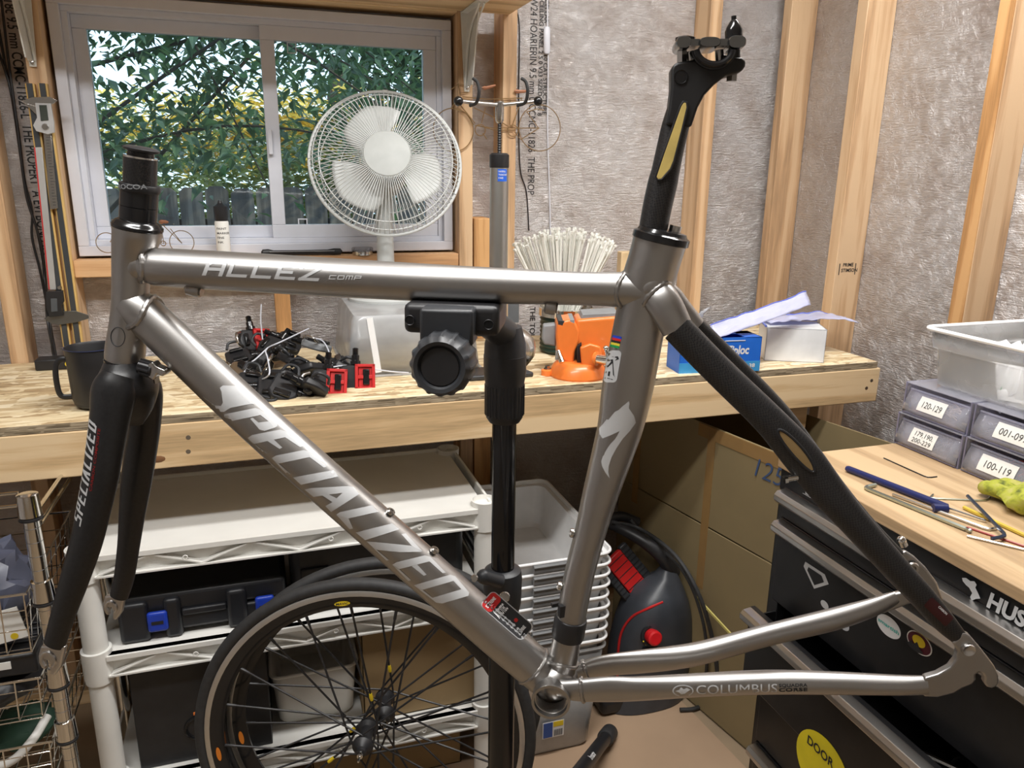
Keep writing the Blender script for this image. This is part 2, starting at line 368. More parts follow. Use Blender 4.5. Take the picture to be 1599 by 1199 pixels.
def decal(vf, fn, name, mt, parent, maxlen=None, th=0.0):
    """map a flat lettering mesh onto a surface by fn(u,v)->point"""
    vs, fs = vf; bm = bmesh.new(); bv = [bm.verts.new((v.x, v.y, 0)) for v in vs]
    for f in fs:
        try: bm.faces.new([bv[i] for i in f])
        except ValueError: pass
    if maxlen:
        bmesh.ops.triangulate(bm, faces=bm.faces[:])
        for _ in range(5):
            es = [e for e in bm.edges if e.calc_length() > maxlen]
            if not es: break
            bmesh.ops.subdivide_edges(bm, edges=es, cuts=1); bmesh.ops.triangulate(bm, faces=bm.faces[:])
    for v in bm.verts: v.index
    bm.verts.index_update()
    b = MB(); b.v = [V(fn(v.co.x, v.co.y)) for v in bm.verts]; b.f = [tuple(v.index for v in f.verts) for f in bm.faces]; bm.free()
    o = b.build(name, mt, parent, smooth=True)
    return o
def planar(o, ux, uy, h, eps=None):
    """placement of lettering of cap height h with origin o, text along ux, up uy"""
    o, ux, uy = V(o), V(ux).normalized(), V(uy).normalized()
    nrm = ux.cross(uy).normalized()*(0.0006 if eps is None else eps)
    return lambda u, v: o+ux*(u*h)+uy*(v*h)+nrm
def polyfill(pts): return [V(p) for p in pts], [tuple(range(len(pts)))]
# ============================================================ the room shell
YW, YS = 2.13, 2.045; XR, XS = 1.60, 1.51; XL = -1.9; YB = -1.6; ZC = 2.5
st = lambda o: tag(o, kind='structure')
fl = MB(); fl.bb((XL-.1, YB-.1, -0.1), (XR+.1, YW+.1, 0.0))
st(fl.build('floor', mat('plywood_floor', (0.30, 0.22, 0.14), 0.7, var=0.15, nscale=6), smooth=False))
cl = MB(); cl.bb((XL-.1, YB-.1, ZC), (XR+.1, YW+.1, ZC+.1)); st(cl.build('ceiling', mat('plywood_ceiling', (0.72, 0.66, 0.58), 0.7, var=0.1, nscale=6), smooth=False))
wl = MB(); wl.bb((XL-.1, YB, 0), (XL, YW, ZC)); st(wl.build('wall_left', M_['foil'], smooth=False))
wf = MB(); wf.bb((XL-.1, YB-.1, 0), (XR+.1, YB, ZC)); st(wf.build('wall_front', mat('plywood_wall', (0.48, 0.45, 0.41), 0.7, var=0.1, nscale=6), smooth=False))
wr = MB(); wr.bb((XR, YB, 0), (XR+.1, YW+.1, ZC)); wall_r = st(wr.build('wall_right', M_['foil'], smooth=False))
WX0, WX1, WZ0, WZ1 = -0.411, 0.508, 1.197, 1.778
wb = MB()
wb.bb((XL, YW, 0), (WX0, YW+.02, ZC)); wb.bb((WX1, YW, 0), (XR, YW+.02, ZC)); wb.bb((WX0, YW, 0), (WX1, YW+.02, WZ0)); wb.bb((WX0, YW, WZ1), (WX1, YW+.02, ZC))
wall_b = st(wb.build('wall_back', M_['foil'], smooth=False))
def stud(parent, a, b, m=None, bev=0.002):
    s = MB(); s.bb(a, b); return s.build('stud', m or M_['stud'], parent, bev=bev)
def bstud(x0, x1, z0=0.04, z1=ZC-.04, m=None): return stud(wall_b, (x0, YS, z0), (x1, YW, z1), m)
fx = lambda px, py, y=YS: aY(px, py, y).x
e = fx(27, 450); bstud(e-0.038, e)
bstud(WX0-0.046, WX0-0.008)
bstud(WX1+.008, WX1+.046); 
e = fx(806, 200); bstud(e-0.038, e)
e = fx(1107, 300); bstud(e-0.038, e)
bstud(WX1+.05, WX1+.10, 0.04, aY(745, 341, YS).z, M_['studo'])
sx = fx(430, 480); bstud(sx, sx+0.038, 0.04, WZ0-0.046, M_['studo'])
bstud(-1.45, -1.41); bstud(-1.05, -1.012)
hb = MB(); hb.bb((WX0-.008, YS, WZ0-.046), (WX1+.006, YW, WZ0-.006)); hb.build('stud', wood('sill_wood', (0.74, 0.46, 0.24), (0.62, 0.34, 0.16), 'X', 50), wall_b, bev=0.002)
hb = MB(); hb.bb((WX0-.008, YS-.002, WZ1+.012), (WX1+.006, YW, WZ1+.10)); hb.build('stud', M_['beamx'], wall_b, bev=0.002)
hb = MB(); hb.bb((XL, YS, 0), (XR-.09, YW, .04)); hb.build('stud', M_['beamx'], wall_b, bev=0.002)
def rstud(y, m=None): return stud(wall_r, (XS, y, 0.04), (XR, y+0.038, ZC-.04), m)
rs1 = rstud(aX(1586, 300, XR).y, M_['stud']); ys2 = aX(1362, 300, XR).y; rstud(ys2); rstud(aX(1245, 300, XR).y-.005); rstud(0.88); rstud(0.46)
# rough sawn edge of the nearest right stud
ry = aX(1586, 300, XR).y
rg = MB(); rg.bb((XS-.003, ry+.001, .04), (XS, ry+.037, ZC-.04)); rg.build('rough_edge', M_['studo'], rs1)
# mill stamp on the stud face
def stamp(px, py, l1, l2, h):
    o = aY(px, py, ys2); f = lambda dx, dz: planar(o+V((dx, 0, dz)), (1, 0, 0), (0, 0, 1), h)
    decal(font_mesh(l1, 0.03), f(0.010, 0.003), 'stamp_lettering', M_['ink'], wall_r); decal(font_mesh(l2, 0.03), f(0.006, -0.012), 'stamp_lettering', M_['ink'], wall_r)
    for dx in (-.002, .052): decal(([V((0, 0)), V((.3, 0)), V((.3, 3.4)), V((0, 3.4))], [(0, 1, 2, 3)]), f(dx, -.02), 'stamp_bar', M_['ink'], wall_r)
stamp(1311, 418, 'PRIME', 'STIMSON', 0.0092)
# printing on the foil (reads top to bottom)
def vtext(s, px, py, h, y=YW-.0005, m=M_['ink'], sx=1.0, b=0.02):
    o = aY(px, py, y); return decal(font_mesh(s, b, 0, sx), planar(o, (0, 0, -1), (1, 0, 0), h), 'print_lettering', m, wall_b)
vtext('1318c 9.5 mm CCMC-11826-L  THE PROPERT  A EVI BOND 0.2', 3, -20, 0.021, sx=0.72)
vtext('W24 HOARIERIN 9.5 mm 0 CCMC-11826  THE PROP', 829, -5, 0.020, sx=.78, b=.0)
vtext('R-CELLAR THAT 4 010 CAT STRUCTURE', 851, -12, 0.012)
vtext('CEILING PANEL 2 S 0 V33 SIZED FOR 8', 843, 0, 0.012)
vtext('THIS SIDE  THE TOLL', 829, 420, 0.016)

# ============================================================ the sliding window
win = thing('window_1', 'white vinyl sliding window with two panes above the bench', 'window', ((WX0+WX1)/2, 2.09, WZ0), kind='structure')
def rect_ring(mb, x0, x1, z0, z1, w, y0, y1):
    mb.bb((x0, y0, z0), (x1, y1, z0+w)); mb.bb((x0, y0, z1-w), (x1, y1, z1)); mb.bb((x0, y0, z0+w), (x0+w, y1, z1-w)); mb.bb((x1-w, y0, z0+w), (x1, y1, z1-w))
a = MB(); rect_ring(a, WX0, WX1, WZ0, WZ1, .024, 2.085, 2.17); a.build('window_frame', M_['white'], win, bev=.0015)
a = MB(); rect_ring(a, WX0+.024, WX1-.024, WZ0+.024, WZ1-.024, .013, 2.099, 2.17); a.build('track', M_['white'], win, bev=.001)
xm0, xm1 = aY(408, 100, 2.108).x, aY(430, 100, 2.108).x
a = MB(); rect_ring(a, WX0+.037, xm0+.03, WZ0+.037, WZ1-.037, .030, 2.128, 2.152); sl = a.build('fixed_sash', M_['white'], win, bev=.0015)
a = MB(); a.bb((WX0+.067, 2.138, WZ0+.067), (xm0, 2.142, WZ1-.067)); a.build('pane', M_['glass'], sl, smooth=False)
a = MB(); rect_ring(a, xm0, WX1-.037, WZ0+.037, WZ1-.037, xm1-xm0, 2.103, 2.127); sr = a.build('sliding_sash', M_['white'], win, bev=.0015)
a = MB(); a.bb((xm1, 2.113, WZ0+.05), (WX1-.06, 2.117, WZ1-.05)); a.build('pane', M_['glass'], sr, smooth=False)
a = MB(); a.bb((xm0+.003, 2.091, 1.44), (xm0+.014, 2.103, 1.50)); a.build('latch', M_['white'], sr, bev=.002)
a = MB(); q = aY(448, 68, 2.11); rect_ring(a, q.x, q.x+.022, q.z-.022, q.z+.004, .002, 2.1105, 2.1125); q = aY(466, 357, 2.11); rect_ring(a, q.x, q.x+.024, q.z, q.z+.026, .003, 2.1085, 2.1125); a.build('corner_mark', M_['white'], sr)

# ============================================================ outside
g = MB(); g.bb((-12, 2.3, -.3), (14, 30, -.2)); st(g.build('ground', mat('grass_ground', (0.06, 0.08, 0.03), 0.9, var=0.4, nscale=3), smooth=False))
fence = thing('fence', 'weathered dark board fence outside the window', 'fence', (0.5, 5.2, -.2))
fm = wood('weathered_fence', (0.16, 0.15, 0.15), (0.09, 0.085, 0.09), 'Z', 40, rough=0.9)
xx = -3.4
while xx < 6.2:
    b = MB(); w = .135; tp = 1.30+random.uniform(-.012, .012)
    b.prism([(0, -.2), (w, -.2), (w, tp-.03), (w-.03, tp), (.03, tp), (0, tp-.03)], Matrix(((1, 0, 0), (0, 0, -1), (0, 1, 0))), (xx, 5.2+random.uniform(-.006, .006), 0), .018)
    b.build('fence_board', fm, fence); xx += .148
b = MB(); b.bb((-3.4, 5.21, .2), (6.2, 5.25, .29)); b.bb((-3.4, 5.21, 1.02), (6.2, 5.25, 1.11)); b.build('rail', fm, fence)
def leafmat(name, a, b_, tr):
    m, t, b = nmat(name); oi = N(t, 'ShaderNodeTexNoise', Scale=9.0, Detail=2.0); L(t, coords(t), oi.inputs['Vector'])
    L(t, ramp(t, oi.outputs[0], [(0.35, a), (0.65, b_)]), b.inputs['Base Color']); b.inputs['Roughness'].default_value = 0.4
    b.inputs['Transmission Weight'].default_value = 0; b.inputs['Specular IOR Level'].default_value = 0.6
    o = t.nodes['Material Output']; tl = N(t, 'ShaderNodeBsdfTranslucent'); tl.inputs[0].default_value = (*tr, 1); mx = t.nodes.new('ShaderNodeMixShader'); mx.inputs[0].default_value = 0.35
    L(t, b.outputs[0], mx.inputs[1]); L(t, tl.outputs[0], mx.inputs[2]); L(t, mx.outputs[0], o.inputs[0]); return m
def leaves(n, f, ln, mat_, parent, name='foliage', droop=0.5):
    b = MB(); rnd = random.Random(n)
    for _ in range(n):
        c = f(rnd)
        if c is None: continue
        l = ln*rnd.uniform(.6, 1.25); a = rnd.uniform(0, 2*PI)
        d = V((math.cos(a), math.sin(a), -droop*rnd.uniform(.1, 2))).normalized(); s = d.cross(V((rnd.uniform(-.5, .5), rnd.uniform(-.5, .5), 1))).normalized(); u = s.cross(d)
        w = l*.2; b.add([c, c+d*l*.4+s*w+u*w*.4, c+d*l+u*-.08*l, c+d*l*.4-s*w+u*w*.4, c+d*l*.45], [(0, 1, 4), (1, 2, 4), (2, 3, 4), (3, 0, 4)])
    return tag(b.build(name, mat_, parent, smooth=False), kind='stuff')
lm1 = leafmat('green_leaf', (0.05, 0.10, 0.085), (0.10, 0.18, 0.11), (0.10, 0.2, 0.08))  # lightened teal puts the bluish haze on the glass into the leaves
lm2 = leafmat('yellow_leaf', (0.55, 0.42, 0.06), (0.75, 0.62, 0.16), (0.8, 0.55, 0.1))
lm3 = leafmat('olive_leaf', (0.12, 0.17, 0.06), (0.26, 0.30, 0.10), (0.3, 0.35, 0.1))
bark = mat('bark', (0.05, 0.045, 0.04), 0.9, bs=0.5, bd=0.01)
t1 = thing('tree', 'leafy green tree with long drooping leaves close outside the window', 'tree', (-0.9, 3.9, -.2))
b = MB(); b.tube(bez([(-0.9, 3.9, -.2), (-.85, 3.9, 1), (-.95, 3.85, 2.2), (-.7, 3.8, 3.4)]), [.09-.002*i for i in range(25)], 10)
brs = []
for i in range(34):
    r_ = random.Random(i); s = V((-.9+r_.uniform(-.1, .2), 3.85, r_.uniform(1.1, 3.0))); ee = V((r_.uniform(-2.6, 3.0), r_.uniform(3.0, 5.0), r_.uniform(1.2, 3.3)))
    pts = bez([s, (s+ee)/2+V((0, 0, r_.uniform(.05, .3))), ee], 6); brs.append(pts); b.tube(pts, [.008*(1-k/len(pts))+.002 for k in range(len(pts))], 5)
b.build('trunk', bark, t1)
def near(rnd):
    pts = rnd.choice(brs); k = rnd.randrange(3, len(pts)); p = pts[k]+V((rnd.gauss(0, .16), rnd.gauss(0, .2), rnd.gauss(-.03, .17)))
    if p.y < 2.6: return None
    if p.z < 1.42 and rnd.random() < .85: return None
    if p.x > -.1 and p.x < .75 and p.z > 1.6 and rnd.random() < .45: return None
    return p
leaves(17000, near, .08, lm1, t1)
t2 = thing('tree', 'dense dark tree behind the fan seen through the right pane', 'tree', (1.9, 5.7, -.2))
b = MB(); b.tube(bez([(1.9, 5.7, -.2), (1.85, 5.7, 1.5), (1.9, 5.7, 3.2)]), .1, 8); b.build('trunk', bark, t2)
leaves(9000, lambda r: V((1.8+r.gauss(0, .75), 5.9+r.gauss(0, .4), 2.5+r.gauss(0, .55))), .15, lm1, t2)
t3 = thing('tree', 'sunlit yellow tree glowing beyond the fence', 'tree', (.9, 9.5, -.2))
b = MB(); b.tube(bez([(.9, 9.5, -.2), (.9, 9.5, 1.5), (1.0, 9.5, 2.6)]), .1, 8); b.build('trunk', bark, t3)
leaves(7000, lambda r: V((.9+r.gauss(0, 1.3), 9.5+r.gauss(0, .4), 1.78+r.gauss(0, .24))), .17, lm2, t3, droop=.2)
t4 = thing('bush', 'broad olive green bush above the fence boards', 'bush', (.8, 6.8, -.2))
b = MB(); b.tube(bez([(.8, 6.8, -.2), (.8, 6.8, .8), (.9, 6.8, 1.3)]), .06, 8); b.build('stem', bark, t4)
leaves(9000, lambda r: V((.6+r.gauss(0, 1.5), 6.6+r.gauss(0, .4), 1.25+r.gauss(0, .30))), .12, lm3, t4, droop=.2)

# ============================================================ workbench
bench = thing('workbench', 'long wooden workbench with strand board top under the window', 'workbench', (0.1, 1.78, 0))
ZB = 0.953; YF = 1.515
b = MB(); b.bb((-1.75, YF+.004, ZB-.017), (1.475, YS-.002, ZB)); top = b.build('worktop', M_['osb'], bench, bev=.0015)
b = MB(); b.bb((-1.75, YF+.0015, ZB-.0165), (1.4765, YF+.0045, ZB-.0012)); b.build('sawn_edge', M_['osbe'], top, smooth=False)
b = MB(); b.bb((-1.75, YF, ZB-.106), (1.487, YF+.038, ZB-.0175)); fb = b.build('front_board', M_['beamx'], bench, bev=.0025)
b = MB(); b.bb((-1.75, YS-.038, ZB-.106), (1.487, YS, ZB-.0175)); b.build('back_board', M_['beamx'], bench, bev=.002)
for x in (-1.1, -.5, .1, .7, 1.40):
    b = MB(); b.bb((x, YF+.038, ZB-.106), (x+.038, YS-.038, ZB-.0175)); b.build('cross_board', M_['beamx'], bench, bev=.002)
b = MB(); b.bb((1.22, YF+.04, ZB-.19), (1.31, YF+.13, ZB-.106)); b.build('cleat', M_['beamx'], bench, bev=.002)
for x in (-1.5, 1.36):
    b = MB(); b.bb((x, YS-.13, 0), (x+.089, YS-.04, ZB-.106)); b.build('leg', M_['stud'], bench, bev=.002)
for (px, py) in ((294, 683), (294, 705), (1361, 594), (1353, 606)):
    q = aY(px, py, YF); b = MB(); b.lathe([(0, .0003), (.0045, .0003), (.0045, -.001)], q, (0, -1, 0), 12); b.build('screw_head', M_['steel'], bench)
q = aY(247, 717, YF); b = MB(); b.sph(q+V((0, .002, 0)), 1, 16, 8, (.017, .0032, .009)); b.build('knot', mat('wood_knot', (.22, .10, .04), .6), fb)
# overhead shelf with two brackets
zs = aY(790, 23, YS).z; xs = aY(795, 23, YS).x
oh = thing('overhead_shelf', 'pine board shelf overhead above the window', 'shelf', (0.1, 1.9, zs))
b = MB(); b.bb((-1.3, 1.72, zs), (xs, YS-.001, zs+.02)); b.build('board', M_['beamx'], oh, bev=.002)
def bracket(px, py, lab):
    q = aY(px, py, YS-.004); br = thing('shelf_bracket', lab, 'bracket', (q.x, YS-.01, zs), group=None); x = q.x; zb = q.z
    a = MB(); a.prism([(-.016, 0), (.016, 0), (.007, zb-zs), (-.007, zb-zs)], Matrix(((1, 0, 0), (0, 0, 1), (0, 1, 0))), (x, YS-.006, zs-.0005), .004)
    a.bb((x-.014, 1.86, zs-.004), (x+.014, YS-.006, zs-.0005)); a.build('plate', M_['wmet'], br, bev=.001)
    a = MB(); pf = lambda s: [V((x+s*.006, YS-.008, zb+.012)), V((x+s*.006, YS-.055, zs-.06)), V((x+s*.006, 1.90, zs-.006))]
    for s in (-1, 1): a.tube(bez(pf(s), 6), .0028, 6)
    a.prism([(0, 0), (-.05, .0), (-.11, zs-zb-.02), (0, zs-zb-.02)], Matrix(((0, 0, 1), (1, 0, 0), (0, 1, 0))), (x-.0015, YS-.010, zb+.012), .003)
    a.build('web', M_['wmet'], br)
    a = MB(); a.lathe([(0, .002), (.0035, .001), (.004, 0)], (x, YS-.010, zb+.008), (0, -1, 0), 10); a.build('screw_head', M_['steel'], br)
bracket(52, 104, 'white steel shelf bracket left of the window'); bracket(729, 143, 'white steel shelf bracket right of the window')
# ============================================================ the bicycle frame (hangs in a vertical plane of its own)
_n = ray(930, 285); NB = V((_n.x, _n.y, 0)).normalized(); UB = NB.cross(V((0, 0, 1))); DB = 0.72; ZU = V((0, 0, 1))
def Fp(px, py, off=0.0): r = ray(px, py); return CO + r*((DB+off)/r.dot(NB))
def pr(p, hw): return hw*(p-CO).dot(CF)/FPX
MF = Matrix((UB, ZU, -NB)).transposed()      # local x right, y up, z towards the viewer
class TP:
    """a tube of the frame: image half-widths turned into real radii at the frame's distance"""
    def __init__(s, pts, ell=1.0, off=0.0, n=6):
        k = len(pts); of = off if isinstance(off, (list, tuple)) else [off]*k; el = ell if isinstance(ell, (list, tuple)) else [ell]*k
        P = [Fp(p[0], p[1], of[i]) for i, p in enumerate(pts)]; r = [pr(P[i], pts[i][2]) for i in range(k)]
        s.P = bez(P, n) if k > 2 else P
        q = bez([V((a, b, 0)) for a, b in zip(r, el)], n) if k > 2 else [V((a, b, 0)) for a, b in zip(r, el)]
        s.r = [v.x for v in q]; s.e = [v.y for v in q]; s.up = NB.cross((s.P[-1]-s.P[0]).normalized())
        if s.up.z < 0: s.up = -s.up
        s.S = [0.0]
        for a, b in zip(s.P[:-1], s.P[1:]): s.S.append(s.S[-1]+(b-a).length)
    def mesh(s, mb, n=36, caps=True): return mb.tube(s.P, s.r, n, up=s.up, ell=s.e, caps=caps)
    def at(s, d):
        i = 0
        while i < len(s.S)-2 and s.S[i+1] < d: i += 1
        f = (d-s.S[i])/(s.S[i+1]-s.S[i]); c = s.P[i].lerp(s.P[i+1], f); t = (s.P[i+1]-s.P[i]).normalized()
        y = (s.up-t*s.up.dot(t)).normalized(); g = min(max(f, 0), 1)
        return c, t, y, s.r[i]*(1-g)+s.r[i+1]*g, s.e[i]*(1-g)+s.e[i+1]*g
    def near(s, p):
        best = (1e9, 0)
        for i in range(len(s.P)-1):
            a, b = s.P[i], s.P[i+1]; d = b-a; f = min(max((p-a).dot(d)/d.length_squared, 0), 1)
            l = (a+d*f-p-NB*((a+d*f-p).dot(NB))).length
            if l < best[0]: best = (l, s.S[i]+f*d.length)
        return best[1]
    def arc(s, d, w, eps=0.0004):
        """d metres along, w metres round from the face turned to the viewer"""
        c, t, y, r, e = s.at(d); a = w/r
        nn = (-(NB-t*NB.dot(t))).normalized(); return c+y*((r+eps)*math.sin(a))+nn*((r*e+eps)*math.cos(a))
    def px(s, x, y, eps=0.0004):
        p = Fp(x, y, s.P[0].dot(NB)-DB) 
        off = s.P[0].dot(NB)-DB
        for _ in range(14):
            d = s.near(p); c, t, yy, r, e = s.at(d); w = (p-c).dot(yy); k = max(0.0, 1-(w/r)**2)
            off += .5*(c.dot(NB)-DB-(r*e)*math.sqrt(k)-eps-off); p = Fp(x, y, off)
        return p
bike = thing('road_bicycle', 'brushed silver road bicycle frame with carbon fork and seatpost, held in the repair stand', 'bicycle', Fp(860, 1097, 0))
A_ = M_['alu']
def part(t, name, m=A_, **k): b = MB(); t.mesh(b); return b.build(name, m, bike, **k)
head = TP([(214.5, 357, 36.5), (213.5, 366, 36), (209, 385, 32), (205, 415, 28), (203.5, 470, 27), (200, 510, 27.5), (196.5, 540, 29), (195, 556, 29), (194.5, 561, 28.5)]); part(head, 'head_tube')
topt = TP([(208, 413, 22), (224, 414, 24), (238, 416, 28), (262, 418, 30), (400, 426, 30.5), (640, 440, 29.5), (800, 447, 27.5), (900, 450.5, 26), (960, 452, 27), (1000, 454, 31)]); tto = part(topt, 'top_tube')
downt = TP([(202, 470, 28), (222, 488, 31), (260, 524, 32), (400, 657, 33.5), (600, 835, 33.8), (760, 977, 33), (820, 1029, 32), (862, 1066, 30)]); dto = part(downt, 'down_tube')
seatt = TP([(1031, 374, 42), (1022, 405, 41), (1012, 440, 41), (1000, 500, 40), (981, 600, 40), (970, 660, 36), (959, 700, 33), (938, 770, 28), (922, 830, 24.5), (904, 900, 23.5), (885, 1000, 22.5), (873, 1062, 22)], ell=[.85, .85, .8, .7, .62, .66, .7, .82, .95, 1, 1, 1]); sto = part(seatt, 'seat_tube')
bn = Fp(860, 1097, -.034); rb = pr(bn, 30.5)
b = MB(); b.lathe([(rb*.86, 0), (rb, 0), (rb*1.0, .004), (rb*.96, .007), (rb*.96, .061), (rb, .064), (rb, .068), (rb*.86, .068), (rb*.84, .064), (rb*.84, .004), (rb*.86, 0)], bn, NB, 48, caps=False)
bso = b.build('bottom_bracket_shell', A_, bike)
b = MB()
for i in range(9): b.ring(bn+NB*(.006+i*.0018), NB, rb*.835, .0006, 40, 5)
for i in range(9): b.ring(bn+NB*(.048+i*.0018), NB, rb*.835, .0006, 40, 5)
b.build('thread', M_['alul'], bso)
csn = TP([(872, 1073, 15), (900, 1077, 19), (950, 1076, 22), (1000, 1075, 20.5), (1100, 1069, 18.5), (1200, 1065, 19), (1300, 1066.5, 18), (1400, 1069.5, 16), (1448, 1069.5, 15.5)], ell=[.8, .6, .5, .6, .85, .9, .9, .9, .7], off=[-.018, -.022, -.025, -.028, -.036, -.045, -.053, -.061, -.065]); part(csn, 'chain_stay')
csf = TP([(872, 1062, 10), (905, 1049, 15), (945, 1039, 18), (1000, 1033, 19.5), (1050, 1027, 19), (1100, 1018, 18), (1200, 991, 17), (1300, 967, 17.5), (1360, 949, 15), (1400, 933, 11)], ell=[.8, .6, .5, .6, .8, .9, .9, .9, .8, .6], off=[.018, .022, .025, .028, .032, .036, .045, .055, .061, .065]); part(csf, 'chain_stay')
lug = TP([(1008, 448, 22), (1026, 462, 27), (1040, 480, 27), (1058, 514, 24.5)], off=[.0, -.012, -.018, -.022], ell=.75); part(lug, 'seat_stay_lug')
ssn = TP([(1057, 512, 24), (1096, 553, 24), (1135, 592, 24), (1200, 655, 25), (1250, 711, 29), (1290, 763, 27), (1326, 806, 24), (1400, 889, 21), (1440, 932, 19.5), (1475, 972, 17), (1500, 998, 12)], ell=[.78, .75, .75, .75, .6, .6, .7, .7, .6, .5, .4], off=[-.0225, -.026, -.03, -.038, -.044, -.050, -.054, -.06, -.063, -.065, -.066]); cso = part(ssn, 'seat_stay', M_['carb'])
lugf = TP([(1015, 452, 18), (1040, 462, 22), (1060, 485, 21), (1082, 512, 20)], off=[.01, .018, .02, .022], ell=.75); part(lugf, 'seat_stay_lug')
ssf = TP([(1080, 510, 20), (1150, 580, 20), (1212, 645, 20), (1258, 707, 21), (1306, 770, 19), (1355, 825, 16), (1398, 868, 14)], ell=.75, off=[.022, .032, .04, .048, .055, .06, .063]); part(ssf, 'seat_stay', M_['carb'])
b = MB(); ps = [Fp(*q) for q in ((1318, 800, -.045), (1328, 806, 0), (1345, 812, .05))]
# dropouts
def plate(pts, off, th, name, m, parent, bev=.0015, flip=False):
    P = [Fp(x, y, off) for x, y in pts]; o = P[0]; l = [((p-o).dot(UB), (p-o).z) for p in P]
    b = MB(); b.prism(l, MF, o-MF@V((0, 0, th/2)), th); return b.build(name, m, parent, bev=bev, bs=3)
dn = plate([(1484, 1000), (1490, 996), (1500, 984), (1512, 989), (1530, 1010), (1550, 1036), (1557, 1052), (1557, 1062), (1553, 1069), (1546, 1071), (1538, 1069), (1534, 1062), (1535, 1054), (1532, 1048), (1526, 1046), (1521, 1050), (1521, 1058), (1516, 1065), (1500, 1071), (1487, 1079), (1462, 1085), (1440, 1084), (1441, 1055), (1462, 1049), (1480, 1039), (1490, 1026), (1493, 1012)], -.065, .008, 'dropout', A_, bike, bev=.0028)
q = Fp(1512, 1014, -.070); b = MB(); b.lathe([(.0, .001), (.003, .001), (.0055, .0022), (.0062, .0), (.0062, -.001)], q, -NB, 20); b.build('eyelet', M_['alul'], dn)
dfp = plate([(1398, 866), (1412, 858), (1427, 868), (1445, 885), (1462, 908), (1471, 935), (1463, 952), (1440, 946), (1420, 940), (1400, 948), (1376, 957), (1374, 930), (1400, 924), (1420, 920), (1426, 905), (1414, 888)], .065, .008, 'dropout', A_, bike, bev=.0028)
q = Fp(1425, 887, .059); b = MB(); b.lathe([(.0, .0), (.0025, 0), (.0035, .002), (.006, .002), (.007, 0)], q, -NB, 20); b.build('bolt', M_['steel'], dfp)
q = Fp(1411, 852, .055); b = MB(); b.cyl(q, q+V((0, 0, .006))-UB*.003, .0045, 16); b.sph(q+V((0, 0, .006))-UB*.003, .0048, 14, 8); b.build('bolt', M_['chrome'], dfp)
b = MB(); q = Fp(1245, 745, -.05); q2 = Fp(1229, 748, -.052); b.cyl(q, q2, .0028, 14); b.cyl(q2, q2+(q2-q).normalized()*.003, .0040, 6); b.build('bolt', M_['chrome'], bike)
# weld beads
def bead(t, d, k=.99, rm=.0028, nm='weld_bead', fwd=0.0):
    c, tt, y, r, e = t.at(d); z = tt.cross(y); b = MB(); pts = []
    for i in range(60):
        a = 2*PI*i/60; pts.append(c+y*(r*k*math.cos(a))+z*(r*e*k*math.sin(a))+tt*(fwd*math.cos(2*a)))
    b.tube(pts, [rm*.7*(1+.13*math.sin(i*PI*2/3)) for i in range(60)], 8, closed=True); return b.build(nm, A_, bike)
bead(topt, topt.near(Fp(231, 414)), 1.0, .0042, fwd=-.004); bead(downt, downt.near(Fp(226, 492)), 1.0, .0042, fwd=-.005)
bead(topt, topt.near(Fp(968, 452)), 1.0, .003, fwd=.004); bead(downt, downt.near(Fp(832, 1040)), .98, .003)
bead(seatt, seatt.near(Fp(879, 1030)), 1.0, .0032, fwd=.003); bead(csn, .026, 1.0, .003); bead(csf, .032, 1.0, .003); bead(lug, .017, .99, .003)
b = MB(); b.sph(Fp(868, 1062, -.004), .021, 20, 12, (1, 1, 1)); b.sph(Fp(880, 1060, 0), .016, 18, 10); b.build('junction_fillet', A_, bike)
b = MB(); b.sph(Fp(1022, 447, -.006), pr(Fp(1022, 447), 30), 22, 14, (1, .8, .9)); b.build('junction_fillet', A_, bike)
b = MB(); b.sph(Fp(216, 414, 0), pr(Fp(216, 414), 27), 20, 12); b.sph(Fp(213, 480, 0), pr(Fp(216, 414), 28), 20, 12); b.build('junction_fillet', A_, bike)
# bosses, stops
def boss(px, py, dx, dy, off=0.0):
    q = Fp(px, py, off); d = (Fp(px+dx*10, py+dy*10, off)-q).normalized(); b = MB(); b.lathe([(.0046, -.006), (.0046, 0), (.0030, .0005), (.0030, .002), (.0048, .0022), (.0048, .005), (.0036, .0062), (.0018, .0062), (.0016, .0045), (0, .0045)], q, d, 18)
    b.build('bottle_boss_bolt', M_['steel'], bike)
boss(607, 803, .55, -.83); boss(676, 863, .55, -.83); boss(899, 833, -1, -.15); boss(879, 916, -1, -.15)
def stop(x0, y0, x1, y1, off):
    p, q = Fp(x0, y0, off), Fp(x1, y1, off); b = MB(); b.tube([p, p.lerp(q, .15), p.lerp(q, .8), q], [.0035, .0062, .0066, .0060], 16); b.bb(p+V((0, -.003, .002)), q+V((0, .003, .009)))
    b.lathe([(.0, .0), (.0042, 0), (.0045, .0015)], q, q-p, 14); return b.build('cable_stop', A_, bike)
stop(290, 450, 313, 455, -.006); stop(850, 479, 868, 482, -.006)
